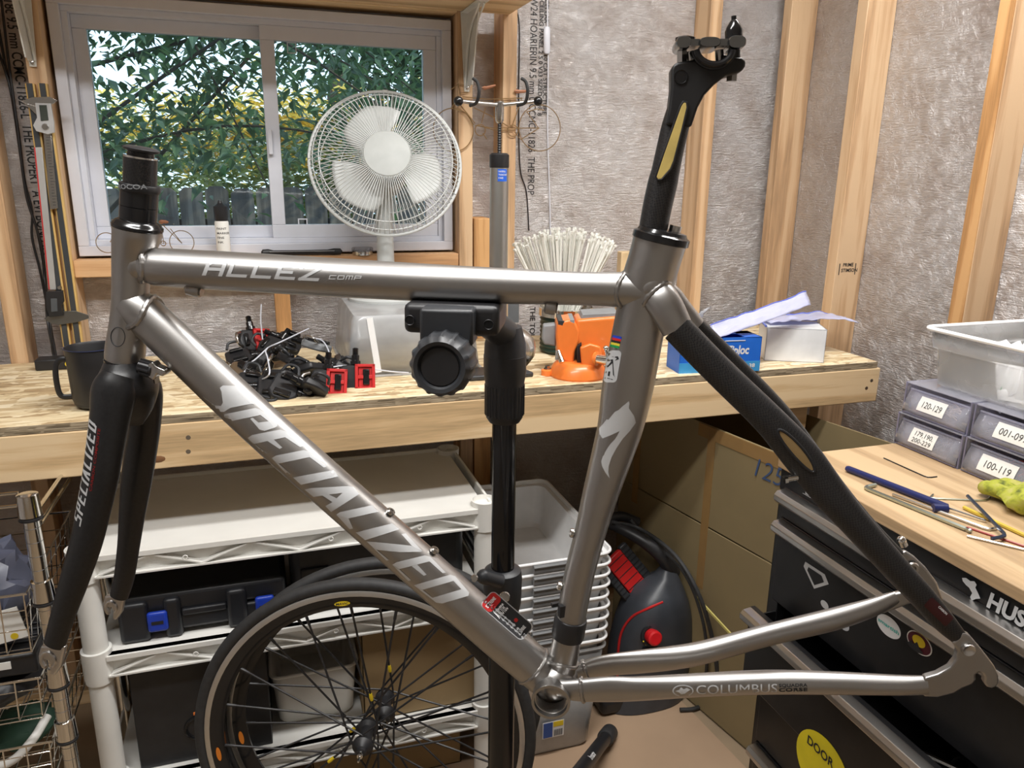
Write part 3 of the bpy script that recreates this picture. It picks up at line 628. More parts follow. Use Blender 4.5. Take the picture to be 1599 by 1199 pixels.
# headset, spacers, cap
def hs(px0, py0, px1, py1, name, m, prof, par=bike):
    """prof: list of (t along, half width px)"""
    a, c = Fp(px0, py0), Fp(px1, py1); d = c-a; b = MB(); b.lathe([(pr(a, h), d.length*t) for t, h in prof], a, d, 40); return b.build(name, m, par)
hst = hs(214.5, 358, 215.5, 343, 'headset_cup', M_['bkg'], [(0, 36), (.12, 37.5), (.4, 37.5), (.55, 35), (.8, 33), (1, 28)])
hs(215.5, 345, 218, 296, 'headset_spacer', M_['bkg'], [(0, 27.5), (.45, 27.5), (.46, 26.8), (.48, 27.5), (1, 27.5)])
ck = hs(218, 299, 218.5, 287, 'spacer_ring', M_['bk'], [(0, 29), (.2, 30), (.8, 30), (1, 28.5)])
hs(218.5, 289, 219.5, 247, 'steerer_spacer', M_['carbs'], [(0, 24.5), (1, 24.5)])
hs(219.5, 248, 219.7, 244, 'spacer_ring', M_['chrome'], [(0, 24.6), (1, 24.6)]); hs(219.8, 245, 220.5, 236, 'headset_spacer', M_['bkg'], [(0, 20), (1, 19)])
cp = hs(220.5, 238, 221, 229, 'top_cap', M_['bk'], [(0, 19), (.3, 26), (.62, 26.5), (.9, 22), (1.0, 14), (1.03, 0)])
def on_cone(tc, h, hw, z0):
    return None
c0 = Fp(219, 292); rr = pr(c0, 30)+.0004
def rnd_map(u, v, h=.0042, a0=-.75):
    a = a0+u*h/rr; return Fp(218.3, 294.5)+UB*(rr*math.sin(a))-NB*(rr*math.cos(a))+ZU*(v*h)
decal(font_mesh('ROCOA', .03, 0, 1.4), lambda u, v: rnd_map(u, v), 'lettering', M_['gr'], ck, maxlen=1)
b = MB(); b.tube([head.px(184+11*math.cos(2*PI*i/36), 526+15*math.sin(2*PI*i/36), .0002) for i in range(36)], .00045, 5, closed=True); b.build('head_badge_outline', M_['dg'], bike)
# fork
cr = TP([(195, 562, 29), (196, 572, 33), (198, 590, 41), (200, 612, 43), (203, 640, 34), (206, 662, 18)], ell=[1, 1.1, 1.25, 1.1, .8, .5], off=0)
b = MB(); cr.mesh(b); fkn = TP([(186, 585, 26), (178, 610, 34), (172, 650, 31), (164, 700, 29), (157, 745, 28), (147.5, 790, 26.5), (135, 845, 25), (117, 903, 22.5), (101, 952, 19.5), (85, 1006, 17)], ell=[.8, .75, .72, .68, .66, .64, .62, .6, .6, .6], off=[-.018, -.024, -.030, -.036, -.040, -.043, -.046, -.049, -.05, -.05])
fkn.mesh(b)
fkf = TP([(206, 585, 24), (222, 604, 30), (227, 650, 24.5), (219.5, 705, 24.5), (213, 750, 23.5), (206.5, 800, 20), (201, 850, 17), (194, 900, 15.5), (186, 930, 14)], ell=[.8, .8, .8, .8, .8, .8, .8, .8, .8], off=[.016, .024, .032, .038, .042, .045, .048, .05, .05]); fkf.mesh(b)
fork = b.build('fork', M_['carbf'], bike)
for (t, a, c) in ((fkn, (95, 968), (85, 1007)), (fkf, (192, 908), (186, 931))):
    pass
def tip(cx, cy, off, s, name='fork_tip'):
    pl = plate([(cx-9*s, cy-24*s), (cx+28*s, cy-22*s), (cx+24*s, cy-4*s), (cx+22*s, cy+8*s), (cx+12*s, cy+22*s), (cx+6*s, cy+21*s), (cx+6*s, cy+4*s), (cx+3*s, cy-2*s), (cx-3*s, cy-2*s), (cx-5*s, cy+4*s), (cx-2*s, cy+14*s), (cx-8*s, cy+10*s), (cx-12*s, cy+2*s), (cx-13*s, cy-8*s), (cx-11*s, cy-16*s)], off, .007, name, M_['alul'], fork, bev=.0018)
    b = MB(); c = Fp(cx, cy, off-.004); pts = [c+UB*(math.sin(a)*.0075*s*1.05)+ZU*(math.cos(a)*.0085*s*1.1) for a in [R(-150+300*i/24) for i in range(25)]]
    b.tube(pts, .0016, 8); b.build('tip_lip', M_['alul'], pl) if False else b.build(name, M_['alul'], fork)
tip(75.5, 1030, -.05, 1.0); tip(173.5, 948, .05, .82)
b = MB(); p, q = Fp(219, 572, -.012), Fp(240, 578, -.012); b.tube([p, q], [.0075, .0078], 18)
for i in range(12): a = i*PI/6; b.beam(p+(q-p)*.1+ZU*.0078*math.sin(a)+NB*.0078*math.cos(a), p+(q-p)*.9+ZU*.0078*math.sin(a)+NB*.0078*math.cos(a), .0016, .0016)
b.build('brake_nut', M_['bk'], fork)
plate([(236, 566), (243, 563), (248, 570), (262, 576), (264, 581), (258, 586), (250, 582), (244, 592), (236, 588), (233, 576)], -.012, .012, 'brake_bracket', M_['steel'], fork)
b = MB(); p = Fp(243, 586, -.012); b.cyl(p, p+NB*.001-ZU*.008, .003, 6); b.build('brake_screw', M_['steel'], fork)
c_, q_ = Fp(194.3, 561), Fp(194.3, 563); b = MB(); b.lathe([(pr(c_, 29), 0), (pr(c_, 29.6), .0006), (pr(c_, 29), .002)], c_, q_-c_, 36); b.build('crown_race', M_['bkg'], fork)
# seat collar, clamp band
ax = (Fp(1040, 340)-Fp(1031, 374)).normalized(); c = Fp(1030.5, 378); r0 = pr(c, 43)
b = MB(); b.lathe([(r0*.98, 0), (r0*1.04, .0008), (r0*1.04, .0065), (r0*.98, .0075), (r0*.93, .0080), (r0*.86, .0110), (r0*.62, .0120)], c, ax, 40); sc_ = b.build('seat_collar', M_['bkg'], bike)
q = Fp(1052, 366, 0); b = MB(); b.cyl(q, q+ax*.008, .0055, 18); b.build('collar_bolt', M_['steel'], sc_)
c, t, y, r, e = seatt.at(seatt.near(Fp(886, 978))); b = MB(); b.lathe([(r*1.02, -.012), (r*1.1, -.0115), (r*1.13, -.009), (r*1.13, .009), (r*1.1, .0115), (r*1.02, .012)], c, t, 40); b.build('clamp_band', M_['bk'], bike)
c, t, y, r, e = seatt.at(seatt.near(Fp(893, 945))); b = MB(); b.box(c+y*0-UB*(r*.75)-NB*(r*.75), (.006, .006, .013)); b.bb(c-UB*(r+.008)-ZU*.002, c-UB*(r-.002)+ZU*.002); b.build('clamp_band', M_['bk'], bike)
# seatpost
post = TP([(1017, 372, 22), (1027, 320, 22.8), (1035, 285, 23), (1039, 268, 22), (1046, 235, 21.5), (1054, 200, 21.5), (1062, 170, 20)], ell=[1, 1, 1, .98, .9, .8, .75])
b = MB(); post.mesh(b); sp = b.build('seatpost', M_['carb'], bike)
hd = plate([(1038, 196), (1042, 174), (1046, 140), (1046, 112), (1049, 104), (1056, 100), (1082, 96), (1086, 96), (1092, 103), (1104, 108), (1118, 105), (1129, 96), (1137, 92), (1155, 93), (1161, 98), (1160, 106), (1155, 114), (1144, 118), (1130, 121), (1112, 135), (1097, 151), (1087, 170), (1077, 200)], 0, .024, 'seatpost_head', mat('matt_carbon', (.013, .013, .014), .45, var=.15), sp, bev=.007)
MG = mat('elastomer_insert', (.66, .50, .16), .35, var=.12, nscale=60)
ins = [(1063, 165), (1067, 159), (1072, 160), (1073, 168), (1064, 206), (1052, 252), (1047, 264), (1033, 280), (1027, 281), (1024, 276), (1036, 240), (1051, 198)]
plate(ins, -.0125, .004, 'elastomer_insert', MG, sp, bev=.001)
b = MB(); b.tube([Fp(x, y, -.0135) for x, y in ins], .0013, 6, closed=True); b.build('insert_rim', M_['bk'], sp)
q = Fp(1063, 120, -.0125); b = MB(); b.lathe([(.0045, 0), (.0055, .0006), (.0058, 0)], q, -NB, 22); b.lathe([(0, -.0008), (.0045, -.0008), (.0045, .0003)], q, -NB, 22); b.build('side_plug', M_['bkg'], hd)
b = MB(); pts = [Fp(1111+28*math.sin(a)*1.0, 80+25*math.cos(a), 0) for a in [R(-84+168*i/20) for i in range(21)]]
b2 = MB()
for w0 in (-.017, .017): b2.tube([p+NB*w0 for p in pts], .0028, 10)
rs = []
for p in pts:
    d = (p-Fp(1111, 78)).normalized(); rs.append([p+NB*-.017, p+NB*.017, p+d*.004+NB*.017, p+d*.004-NB*.017])
b2.rings(rs); b2.build('rail_cradle', M_['bkg'], sp)
b = MB()
for (x0, x1, y0, y1) in ((1052, 1076, 62, 81), (1087, 1121, 63, 79), (1131, 1160, 61, 81)):
    a_, c_ = Fp(x0, y1), Fp(x1, y0); xc = (a_+c_)/2; b.tube([xc-NB*.02, xc-NB*.018, xc+NB*.018, xc+NB*.02], [(c_-a_).dot(UB)*.46, (c_-a_).dot(UB)*.5, (c_-a_).dot(UB)*.5, (c_-a_).dot(UB)*.46], 24, up=UB, ell=abs((c_-a_).z/(c_-a_).dot(UB)), pw=.75)
a_, c_ = Fp(1062, 76), Fp(1150, 65); xc = (a_+c_)/2; b.box(xc, (abs((c_-a_).dot(UB)), .030, abs((c_-a_).z)), MF@Matrix(((1, 0, 0), (0, 0, 1), (0, 1, 0)))); b.build('saddle_rail_clamp', mat('polished_black', (.26, .27, .28), .24, 1, var=.1), sp)
b = MB(); b.cyl(Fp(1065, 80), Fp(1065, 104), .0048, 6); b.cyl(Fp(1079, 80), Fp(1080, 98), .0036, 12); b.cyl(Fp(1123, 78), Fp(1124, 98), .0036, 12); b.cyl(Fp(1143, 112), Fp(1142, 127), .0048, 6); b.build('clamp_bolt', M_['steel'], sp)
b = MB(); p = Fp(1146, 80); q = Fp(1146, 51); b.lathe([(.0075, 0), (.0075, .008), (.0062, .011), (.0036, .015), (.0022, .0165), (.0022, .0195), (0, .0195)], Fp(1146, 64), q-p, 18); b.cyl(Fp(1146, 105), Fp(1146, 70), .0055, 16); b.build('clamp_nut', M_['bkg'], sp)
b = MB(); p = Fp(1070, 63); b.lathe([(.0085, 0), (.0085, .002), (.006, .003), (0, .003)], p, ZU, 18); b.build('clamp_nut', M_['bkg'], sp)
# insert in the seat stay
d0, d1 = ssn.near(Fp(1206, 674, -.042)), ssn.near(Fp(1267, 731, -.044)); b = MB(); rim = []
def vent(i, k, sc):
    a = 2*PI*i/40; return ssn.arc((d0+d1)/2+(d1-d0)/2*math.cos(a)*sc, .0048*math.sin(a)*sc+.0005, eps=k)
b.add([vent(i, .0009, .93) for i in range(40)]+[ssn.arc((d0+d1)/2, 0.0005, .0012)], [(i, (i+1) % 40, 40) for i in range(40)]); b.build('elastomer_insert', mat('bronze_insert', (.26, .17, .07), .35, var=.15), cso)
b = MB(); b.tube([vent(i, .0008, 1.0) for i in range(40)], .0013, 6, closed=True); b.build('insert_rim', M_['bk'], cso)
# ---- lettering on the tubes
DT = [[(100,40),(115,28),(180,30),(215,48),(272,122),(255,120),(190,62),(165,70),(152,140),(120,160),(85,158),(10,85),(15,82),(75,128),(105,130),(115,115),(108,60)],
 [(98,188),(122,172),(278,140),(314,162),(300,176),(255,186),(222,192),(140,210)],[(278,140),(300,148),(388,212),(386,232),(372,240),(345,208),(300,174)],[(372,240),(322,255),(298,248),(252,194),(264,189),(292,213),(346,207)],
 [(240,290),(262,275),(402,248),(430,258),(428,286),(272,320)],[(402,248),(430,258),(518,332),(500,335),(425,286)],[(335,303),(368,297),(412,338),(398,345)],[(238,290),(272,318),(335,368),(318,374)],
 [(360,390),(380,378),(520,350),(548,358),(550,385),(392,418)],[(520,350),(548,358),(635,432),(618,437),(548,385)],[(358,390),(392,416),(452,470),(436,474)],
 [(465,487),(668,450),(692,482),(505,524)],
 [(522,547),(560,540),(740,530),(768,534),(796,570),(712,564),(645,572),(568,585)],[(796,570),(655,660),(627,630),(662,610),(682,592),(712,564)],[(607,574),(645,572),(684,592),(662,610)],
 [(682,672),(700,660),(858,626),(893,658),(740,692)],[(680,672),(742,690),(765,742),(748,746)],[(778,762),(960,716),(997,746),(825,800)],
 [(832,806),(900,812),(1060,828),(1110,858),(1000,860),(880,848)],[(1006,770),(1028,766),(1112,856),(1060,830)],[(832,806),(882,848),(945,900),(930,902)],
 [(962,922),(982,910),(1122,876),(1150,882),(1150,905),(995,945)],[(1122,876),(1150,882),(1228,962),(1212,965),(1145,905)],[(1058,930),(1085,922),(1132,972),(1118,978)],[(960,922),(995,945),(1055,1000),(1040,1004)],
 [(1068,1025),(1250,972),(1275,980),(1268,1003),(1112,1048)],[(1160,1088),(1306,1045),(1345,1060),(1340,1078),(1210,1116),(1180,1112)],[(1068,1025),(1112,1048),(1162,1088),(1180,1112)],[(1250,972),(1275,980),(1345,1062),(1306,1046),(1266,1003)]]
_v, _f = [], []
for pl in DT:
    k = len(_v); _v += [V((x/3.1966+312, y/3.1966+593)) for x, y in pl]; _f.append(tuple(range(k, len(_v))))
decal((_v, _f), lambda u, v: downt.px(u, v), 'decal_lettering', M_['dec'], dto, maxlen=7)
g = block_mesh('aLLEZ', cw=.95, gap=.22, tx=.24, ty=.2, shear=.28); mxw = max(v.x for v in g[0])
def affine(o, ux, uy): return lambda u, v: (o[0]+ux[0]*u+uy[0]*v, o[1]+ux[1]*u+uy[1]*v)
def onpx(t, o, ux, uy, eps=.0004):
    f = affine(o, ux, uy); return lambda u, v: t.px(*f(u, v), eps)
decal(g, onpx(topt, (315, 430), (190/mxw, 9.5/mxw), (1.5, -23.5)), 'decal_lettering', M_['dec'], tto, maxlen=.3)
g = block_mesh('COMP', cw=1.3, gap=.35, tx=.2, ty=.2, shear=.15); mxw = max(v.x for v in g[0])
decal(g, onpx(topt, (513, 436), (51/mxw, 1/mxw), (1, -6.5)), 'decal_lettering', M_['dec'], tto, maxlen=.4)
g = font_mesh('COLUMBUS', 0.0, 0, 1.1); mxw = max(v.x for v in g[0])
decal(g, onpx(csn, (1086, 1084), (128/mxw, -2.5/mxw), (0, -14)), 'decal_lettering', M_['dec'], bike.children[0] if False else dto, maxlen=.5)
for i, s in enumerate(('SQUADRA', 'CORSE')):
    g = font_mesh(s, .03, 0, 1.5 if i == 0 else 1.9); mxw = max(v.x for v in g[0]); decal(g, onpx(csn, (1216, 1073+i*7.2), (45/mxw, -1/mxw), (0, -5)), 'decal_lettering', M_['ink'], dto, maxlen=.6)
el = lambda n=32: ([V((math.cos(2*PI*i/n), math.sin(2*PI*i/n))) for i in range(n)]+[V((0, 0))], [(i, (i+1) % n, n) for i in range(n)])
decal(el(), onpx(csn, (1066.5, 1078.5), (16.5, 0), (0, -9.5)), 'decal_badge', M_['dec'], dto)
decal(el(), onpx(csn, (1066.5, 1078.5), (14.5, 0), (0, -7.6), .0006), 'decal_badge', A_, dto)
decal(polyfill([(-12, 0), (-6, 2), (-3, 6), (1, 3), (6, 5), (12, 2), (8, 0), (3, -4), (-3, -5), (-6, -2)]), onpx(csn, (1066.5, 1079), (1, 0), (0, -1), .0008), 'decal_badge', M_['dec'], dto, maxlen=4)
lg = [(728, 105), (731, 120), (728, 150), (690, 195), (645, 238), (700, 222), (760, 198), (772, 240), (735, 290), (690, 340), (650, 400), (620, 455), (602, 510), (600, 550), (608, 588), (580, 550), (560, 510), (555, 480), (565, 450), (574, 440), (578, 425), (600, 390), (606, 392), (615, 370), (640, 345), (642, 352), (655, 322), (670, 292), (610, 320), (563, 338), (545, 310), (540, 275), (565, 250), (590, 218), (600, 222), (640, 172), (665, 160), (690, 135), (700, 128)]
decal(polyfill([(x/4+800, y/4+600) for x, y in lg]), lambda u, v: seatt.px(u, v), 'decal_emblem', M_['dec'], sto, maxlen=8)
# world stripes and round-cornered sticker on the seat tube
for i, c in enumerate(((.02, .06, .5), (.6, .02, .02), (.02, .02, .02), (.75, .6, .05), (.02, .3, .08))):
    decal(polyfill([(957-i*.9, 523+i*3.6), (971-i*.9, 526+i*3.6), (970-i*.9, 529.8+i*3.6), (956-i*.9, 526.8+i*3.6)]), lambda u, v: seatt.px(u, v), 'decal_stripe', mat('stripe_%s' % 'abcde'[i], c, .4), sto, maxlen=5)
def rrect(x0, y0, x1, y1, r, n=5):
    o = []
    for cx, cy, a0 in ((x1-r, y1-r, 0), (x0+r, y1-r, 90), (x0+r, y0+r, 180), (x1-r, y0+r, 270)):
        for i in range(n+1): a = R(a0+90*i/n); o.append((cx+r*math.cos(a), cy+r*math.sin(a)))
    return o
f_ = affine((956.5, 571), (1, .05), (-.17, 1))
decal(polyfill([f_(*p) for p in rrect(-10.5, -24, 10.5, 26, 6)]), lambda u, v: seatt.px(u, v), 'sticker', M_['dec'], sto, maxlen=6)
for pl in ([(-7, -9), (-1, -10), (5, 15), (7, 18), (3, 14), (-1, -4), (-7, 3), (-8, 1), (-3, -7), (-8, -7)], [(-5, 9), (-2, 9), (-2, 16), (-5, 16)], [(-4, -14), (6, -15), (8, -11), (2, -8), (5, -12)], [(-5, 19), (4, 21), (4, 22), (-5, 20)]):
    decal(polyfill([f_(*p) for p in pl]), lambda u, v: seatt.px(u, v, .0007), 'sticker_mark', M_['ink'], sto)
# tubing label low on the down tube: text runs along the tube
la = affine((791, 962), (.76, .66), (-.66, .76))
def lab(poly, m, eps, nm='sticker', ml=10): return decal(polyfill([la(*p) for p in poly]), lambda u, v: downt.px(u, v, eps), nm, m, dto, maxlen=ml)
lab(rrect(-43, -17, 43, 15, 8), M_['dec'], .0005, ml=5); lab(rrect(-41.5, -15.5, 41.5, 13.5, 7), M_['ink'], .0011, ml=5); lab(rrect(-41.5, -15.5, -22, 13.5, 6), M_['red'], .0016, ml=5)
for s, x, y, ux, h in (('AEROTEC', -6, 10, 21, 12), ('EXTREME', -30, 10, 20, 5), ('TUBE', 34, 9, 16, 5)):
    g = font_mesh(s, .05, 0, 1); mw = max(v.x for v in g[0])
    decal(g, lambda u, v, x=x, y=y, ux=ux, h=h, mw=mw: downt.px(*la(x-v*h, y-u*ux/mw), .0021), 'sticker_lettering', M_['wdec'], dto, maxlen=.5)
lab(rrect(12, -8, 18, -2, 2.5), M_['red'], .0016)
# fork lettering, running up the blade
a0, a1 = fkn.near(Fp(132, 812, -.043)), fkn.near(Fp(166, 655, -.03)); g = block_mesh('SPECIALIZED', cw=.38, gap=.18, tx=.2, ty=.12, shear=.3); mw = max(v.x for v in g[0]); rr_ = pr(Fp(140, 740, -.04), 27)
decal(g, lambda u, v: fkn.arc(a0+(a1-a0)*u/mw, (rr_*.22+v*.0135)*(1 if fkn.up.dot(UB) < 0 else -1)), 'decal_lettering', M_['dec'], fork, maxlen=.4)
g = font_mesh('CARBON COMPOSITE', .02, 0.1, 1.3); mw = max(v.x for v in g[0]); a2, a3 = fkn.near(Fp(150, 760, -.04)), fkn.near(Fp(172, 665, -.03))
decal(g, lambda u, v: fkn.arc(a2+(a3-a2)*u/mw, (v*.0026-rr_*.02)*(1 if fkn.up.dot(UB) < 0 else -1)), 'decal_lettering', mat('dark_red_print', (.22, .01, .01), .5), fork, maxlen=.5)
lb = affine((1467, 957), (.72, .69), (.69, -.72))
decal(polyfill([lb(*p) for p in rrect(-26, -9, 22, 10, 3)]), lambda u, v: ssn.px(u, v), 'sticker', mat('maroon_decal', (.045, .004, .005), .35), cso, maxlen=8)
g = font_mesh('CARBON', .05, 0, 1.1); mw = max(v.x for v in g[0]); decal(g, lambda u, v: ssn.px(*lb(-8+u*18/mw, 5+v*3.4), .0008), 'decal_lettering', M_['wdec'], cso, maxlen=.6)

# ============================================================ the repair stand that holds it
pole = aD(786, 800, 1.02); PX, PY = pole.x, pole.y
def PZ(py): return aY(786, py, PY).z
stand = thing('repair_stand', 'black repair stand with clamp jaw and ribbed knob holding the bicycle frame', 'repair stand', (PX, PY, 0))
rp = 19.5*1.02/FPX
b = MB(); b.tube([(PX, PY, PZ(652)), (PX, PY, PZ(905))], rp*.95, 32); b.build('upper_pole', M_['bkg'], stand)
b = MB(); b.tube([(PX, PY, PZ(900)), (PX, PY, .12)], rp*1.13, 32); b.build('lower_pole', M_['bkg'], stand)
b = MB(); z1 = PZ(655); z0 = PZ(590)
b.lathe([(rp*1.2, z1-.002), (rp*1.42, z1+.004), (rp*1.48, z1+.012), (rp*1.5, z0-.006), (rp*1.62, z0+.006), (rp*1.62, z0+.03), (rp*1.2, z0+.032)], (PX, PY, 0), ZU, 40)
for i in range(30): a = 2*PI*i/30; b.bb((PX+rp*1.46*math.cos(a)-.0012, PY+rp*1.46*math.sin(a)-.0012, z1+.008), (PX+rp*1.46*math.cos(a)+.0012, PY+rp*1.46*math.sin(a)+.0012, z0-.008))
b.build('clamp_socket', M_['bk'], stand)
zt = PZ(510); b = MB()
b.tube([(PX, PY, z0+.02), (PX, PY, z0+.045), (PX, PY, zt)], [rp*1.62, rp*1.55, rp*1.25], 30)
b.build('clamp_head', M_['bk'], stand)
q = aD(816, 543, 1.0); b = MB(); b.lathe([(0, .016), (.014, .013), (.024, .004), (.026, 0), (.026, -.006), (.018, -.012), (0, -.012)], q, (CR*.93-CF*.35), 36); b.build('pivot_cap', M_['steel'], stand)
b = MB(); b.tube([V((PX, PY, zt-.01)), aD(760, 500, .9), aD(712, 497, .80)], .019, 24); b.build('clamp_arm', M_['dg'], stand)
b = MB(); b.bb(aD(793, 480, .98)+V((0, 0, -.02)), aD(812, 480, .98)+V((0, .004, .03))); b.build('scale_plate', M_['gr'], stand)
# jaw under the top tube: a long block along it
t_ = (topt.at(topt.near(Fp(770, 445)))[1]); c0 = Fp(634, 468, -.018); c1 = Fp(782, 474, -.018)
jh = (Fp(700, 468, -.03)-Fp(700, 519, -.03)).z
b = MB(); M3 = Matrix(((c1-c0).normalized(), NB, (c1-c0).normalized().cross(NB))).transposed()
b.box((c0+c1)/2+V((0, 0, -jh/2))+NB*.018, ((c1-c0).length, .062, jh*.93), M3); jaw = b.build('clamp_jaw', M_['bk'], stand, bev=.006, bs=3)
q = (c0+c1)/2-NB*.0155; b = MB(); b.box(Fp(700, 508, -.040)+NB*.004, (.049, .03, .033), M3); b.build('jaw_bracket', M_['dg'], stand, bev=.003)
for (x, y) in ((640, 500), (763, 507)):
    q = Fp(x, y, -.033); b = MB(); b.lathe([(.004, 0), (.0045, .0006), (.005, 0)], q, -NB, 16); b.build('bolt', M_['bk'], jaw)
# ribbed knob: face towards the camera's left
kc = aD(686, 574, .665); kd = (aD(722, 535, .80)-kc).normalized(); rk = 50*.665/FPX; b = MB(); ln = .046
pr_ = [(0, .004), (rk*.62, .004), (rk*.70, .0), (rk*.82, -.001), (rk*.93, .004), (rk, .012), (rk, ln-.006), (rk*.9, ln), (0, ln)]
Mk = frame(kd, ZU); rs = []
for r, h in pr_:
    ring = []
    for k in range(96):
        f = 1.0
        if r > rk*.9: f = 1.04 if (k % 6) in (0, 1) else (.985 if (k % 6) in (3, 4) else 1.0)
        ring.append(kc+Mk@V((r*f*math.cos(2*PI*k/96), r*f*math.sin(2*PI*k/96), h)))
    rs.append(ring)
b.rings(rs); kn = b.build('clamp_knob', M_['dg'], stand, ang=25)
b = MB(); b.cyl(kc+kd*ln*.9, kc+kd*(ln+.03), .012, 20); b.build('knob_spindle', M_['steel'], stand)
b = MB(); b.lathe([(0, .0035), (rk*.60, .0035), (rk*.6, .0025), (0, .0025)], kc, kd, 40); b.build('knob_face', M_['bk'], kn)
# height clamp and legs
zc = PZ(908); b = MB(); b.lathe([(rp*1.15, zc+.022), (rp*1.5, zc+.018), (rp*1.6, zc+.006), (rp*1.55, zc-.03), (rp*1.3, zc-.05)], (PX, PY, 0), ZU, 30); hc = b.build('height_clamp', M_['dg'], stand)
q = aD(778, 932, .985); b = MB(); b.cyl(V((PX-.01, PY-.02, q.z)), V((PX-.034, PY-.025, q.z+.014)), .010, 16); b.sph(V((PX-.034, PY-.025, q.z+.014)), .010, 14, 8); b.build('clamp_lever', M_['dg'], hc)
b = MB(); b.lathe([(0, .002), (.006, .002), (.007, 0)], aD(788, 932, .975), -CF, 16); b.lathe([(0, .002), (.004, .002), (.005, 0)], aD(741, 903, .99), -CF, 16); b.build('bolt', M_['steel'], hc)
b = MB(); zl = .36; b.lathe([(rp*1.2, zl+.03), (rp*1.9, zl+.02), (rp*1.9, zl-.03), (rp*1.2, zl-.04)], (PX, PY, 0), ZU, 30); b.build('leg_hub', M_['bk'], stand)
q1 = aZ(953, 1128, .05); 
for i, e2 in enumerate((V((q1.x, q1.y, .02)), V((PX-.45, PY+.1, .02)), V((PX+.05, PY-.55, .02)))):
    s_ = V((PX, PY, zl))+(e2-V((PX, PY, zl)))*.04; b = MB(); b.tube([s_, e2], .0165, 20); lg_ = b.build('leg', M_['bk'], stand)
    d = (s_-e2).normalized(); b = MB(); b.lathe([(0, -.012), (.016, -.010), (.021, .0), (.021, .055), (.018, .06)], e2, d, 24); b.build('rubber_foot', M_['bkr'], lg_)
    if i == 0:
        o = aD(899, 1199, 1.0); g = font_mesh('stand', .03, 0, 1)
        nn = (CO-e2); nn = (nn-d*nn.dot(d)).normalized(); sd = d.cross(nn); base = e2.lerp(s_, .28)
        decal(g, lambda u, v: base+d*(u*.013)+nn*(.0168*math.cos(.35-v*.013/.0165))-sd*(.0168*math.sin(.35-v*.013/.0165)), 'leg_lettering', M_['wdec'], lg_, maxlen=.4)
# ============================================================ things on the bench, the sill and the back wall
def lin(a, b, n=6): return [V(a).lerp(V(b), i/n) for i in range(n+1)]
M_['fanw'] = mat('fan_plastic', (.58, .60, .59), .4, var=.02)
# ---- desk fan
fc = aD(603, 254, 1.86); fa = (-CF+CR*.20+CU*.13).normalized(); MFN = frame(fa, CU)   # z towards viewer
MFN = Matrix((CR-fa*CR.dot(fa), fa.cross(CR-fa*CR.dot(fa)), fa)); MFN = Matrix((MFN[0].normalized(), MFN[1].normalized(), fa)).transposed()
fb_ = aD(602, 474, 1.86); zbase = fb_.z-.004
fan = thing('desk_fan', 'white desk fan with round wire guard and three blades by the window', 'fan', (fc.x, fc.y+.03, zbase))
fl_ = lambda x, y, z=0: fc+MFN@V((x, y, z)); RF = .181
b = MB(); b.tube([fl_(RF*math.cos(2*PI*k/72), RF*math.sin(2*PI*k/72)) for k in range(72)], .0042, 8, closed=True); b.build('guard_ring', M_['fanw'], fan)
def guard(s, nw, nm, m):
    b = MB()
    for k in range(nw):
        a = 2*PI*k/nw; ca, sa = math.cos(a), math.sin(a)
        pts = [(.055, .052), (.10, .050), (.150, .036), (.170, .018), (.180, .002)]
        b.tube([fl_(r*ca, r*sa, s*h) for r, h in bez([V((p[0], p[1], 0)) for p in pts], 2) and [(q.x, q.y) for q in bez([V((p[0], p[1], 0)) for p in pts], 2)]], .00105, 4, caps=False)
    for r, h in ((.158, .030),)+(((.173, .014),) if s > 0 else ((.11, .047),)): b.tube([fl_(r*math.cos(2*PI*k/60), r*math.sin(2*PI*k/60), s*h) for k in range(60)], .0013, 5, closed=True)
    return b.build(nm, m, fan)
guard(1, 96, 'front_guard', M_['fanw']); guard(-1, 72, 'rear_guard', M_['fanw'])
b = MB(); b.lathe([(0, .058), (.03, .0575), (.054, .0545), (.0585, .050), (.0575, .046)], fc, fa, 48); b.build('guard_cap', mat('fan_cap', (.43, .45, .435), .5), fan)
b = MB(); b.lathe([(0, .036), (.022, .034), (.028, .02), (.028, -.01)], fc, fa, 30); b.build('blade_hub', M_['fanw'], fan)
for a0 in (126, 238, 352):
    b = MB()
    def bl(u, v, a0=a0):
        r = .022+.122*u; w = R(a0)+R(-30+64*v)*(.55+.65*math.sin(PI*min(u*.62+.08, 1)))-R(18)*u; rr2 = r*(1-.12*abs(v-.5)*2*u)
        return fl_(rr2*math.cos(w), rr2*math.sin(w), .012-.030*(v-.5)-.004*u)
    b.sheet(bl, 12, 10); b.build('fan_blade', M_['fanw'], fan, solid=.0018)
b = MB(); b.lathe([(0, -.13), (.035, -.125), (.05, -.10), (.055, -.05), (.05, -.03)], fc, fa, 36); b.build('motor_housing', M_['fanw'], fan)
pc = V((fb_.x, fc.y+.075, 0)); pc = aD(602, 395, 1.93)
b = MB(); b.tube([V((pc.x, pc.y, zbase+.01)), V((pc.x, pc.y, zbase+.12)), V((pc.x, pc.y, fc.z-.05)), fc-fa*.085], [.023, .021, .019, .022], 24); b.build('neck', M_['fanw'], fan)
b = MB(); b.lathe([(.095, 0), (.096, .006), (.09, .012), (.04, .02), (.024, .03), (0, .03)], (pc.x, pc.y, zbase), ZU, 48); b.build('base', M_['fanw'], fan)
for a in (92, 180, -20):
    b = MB(); q = fl_(RF*math.cos(R(a)), RF*math.sin(R(a)), 0); b.box(q, (.014, .006, .012), MFN@Matrix.Rotation(R(a+90), 3, 'Z')); b.build('guard_clip', M_['fanw'], fan, bev=.001)
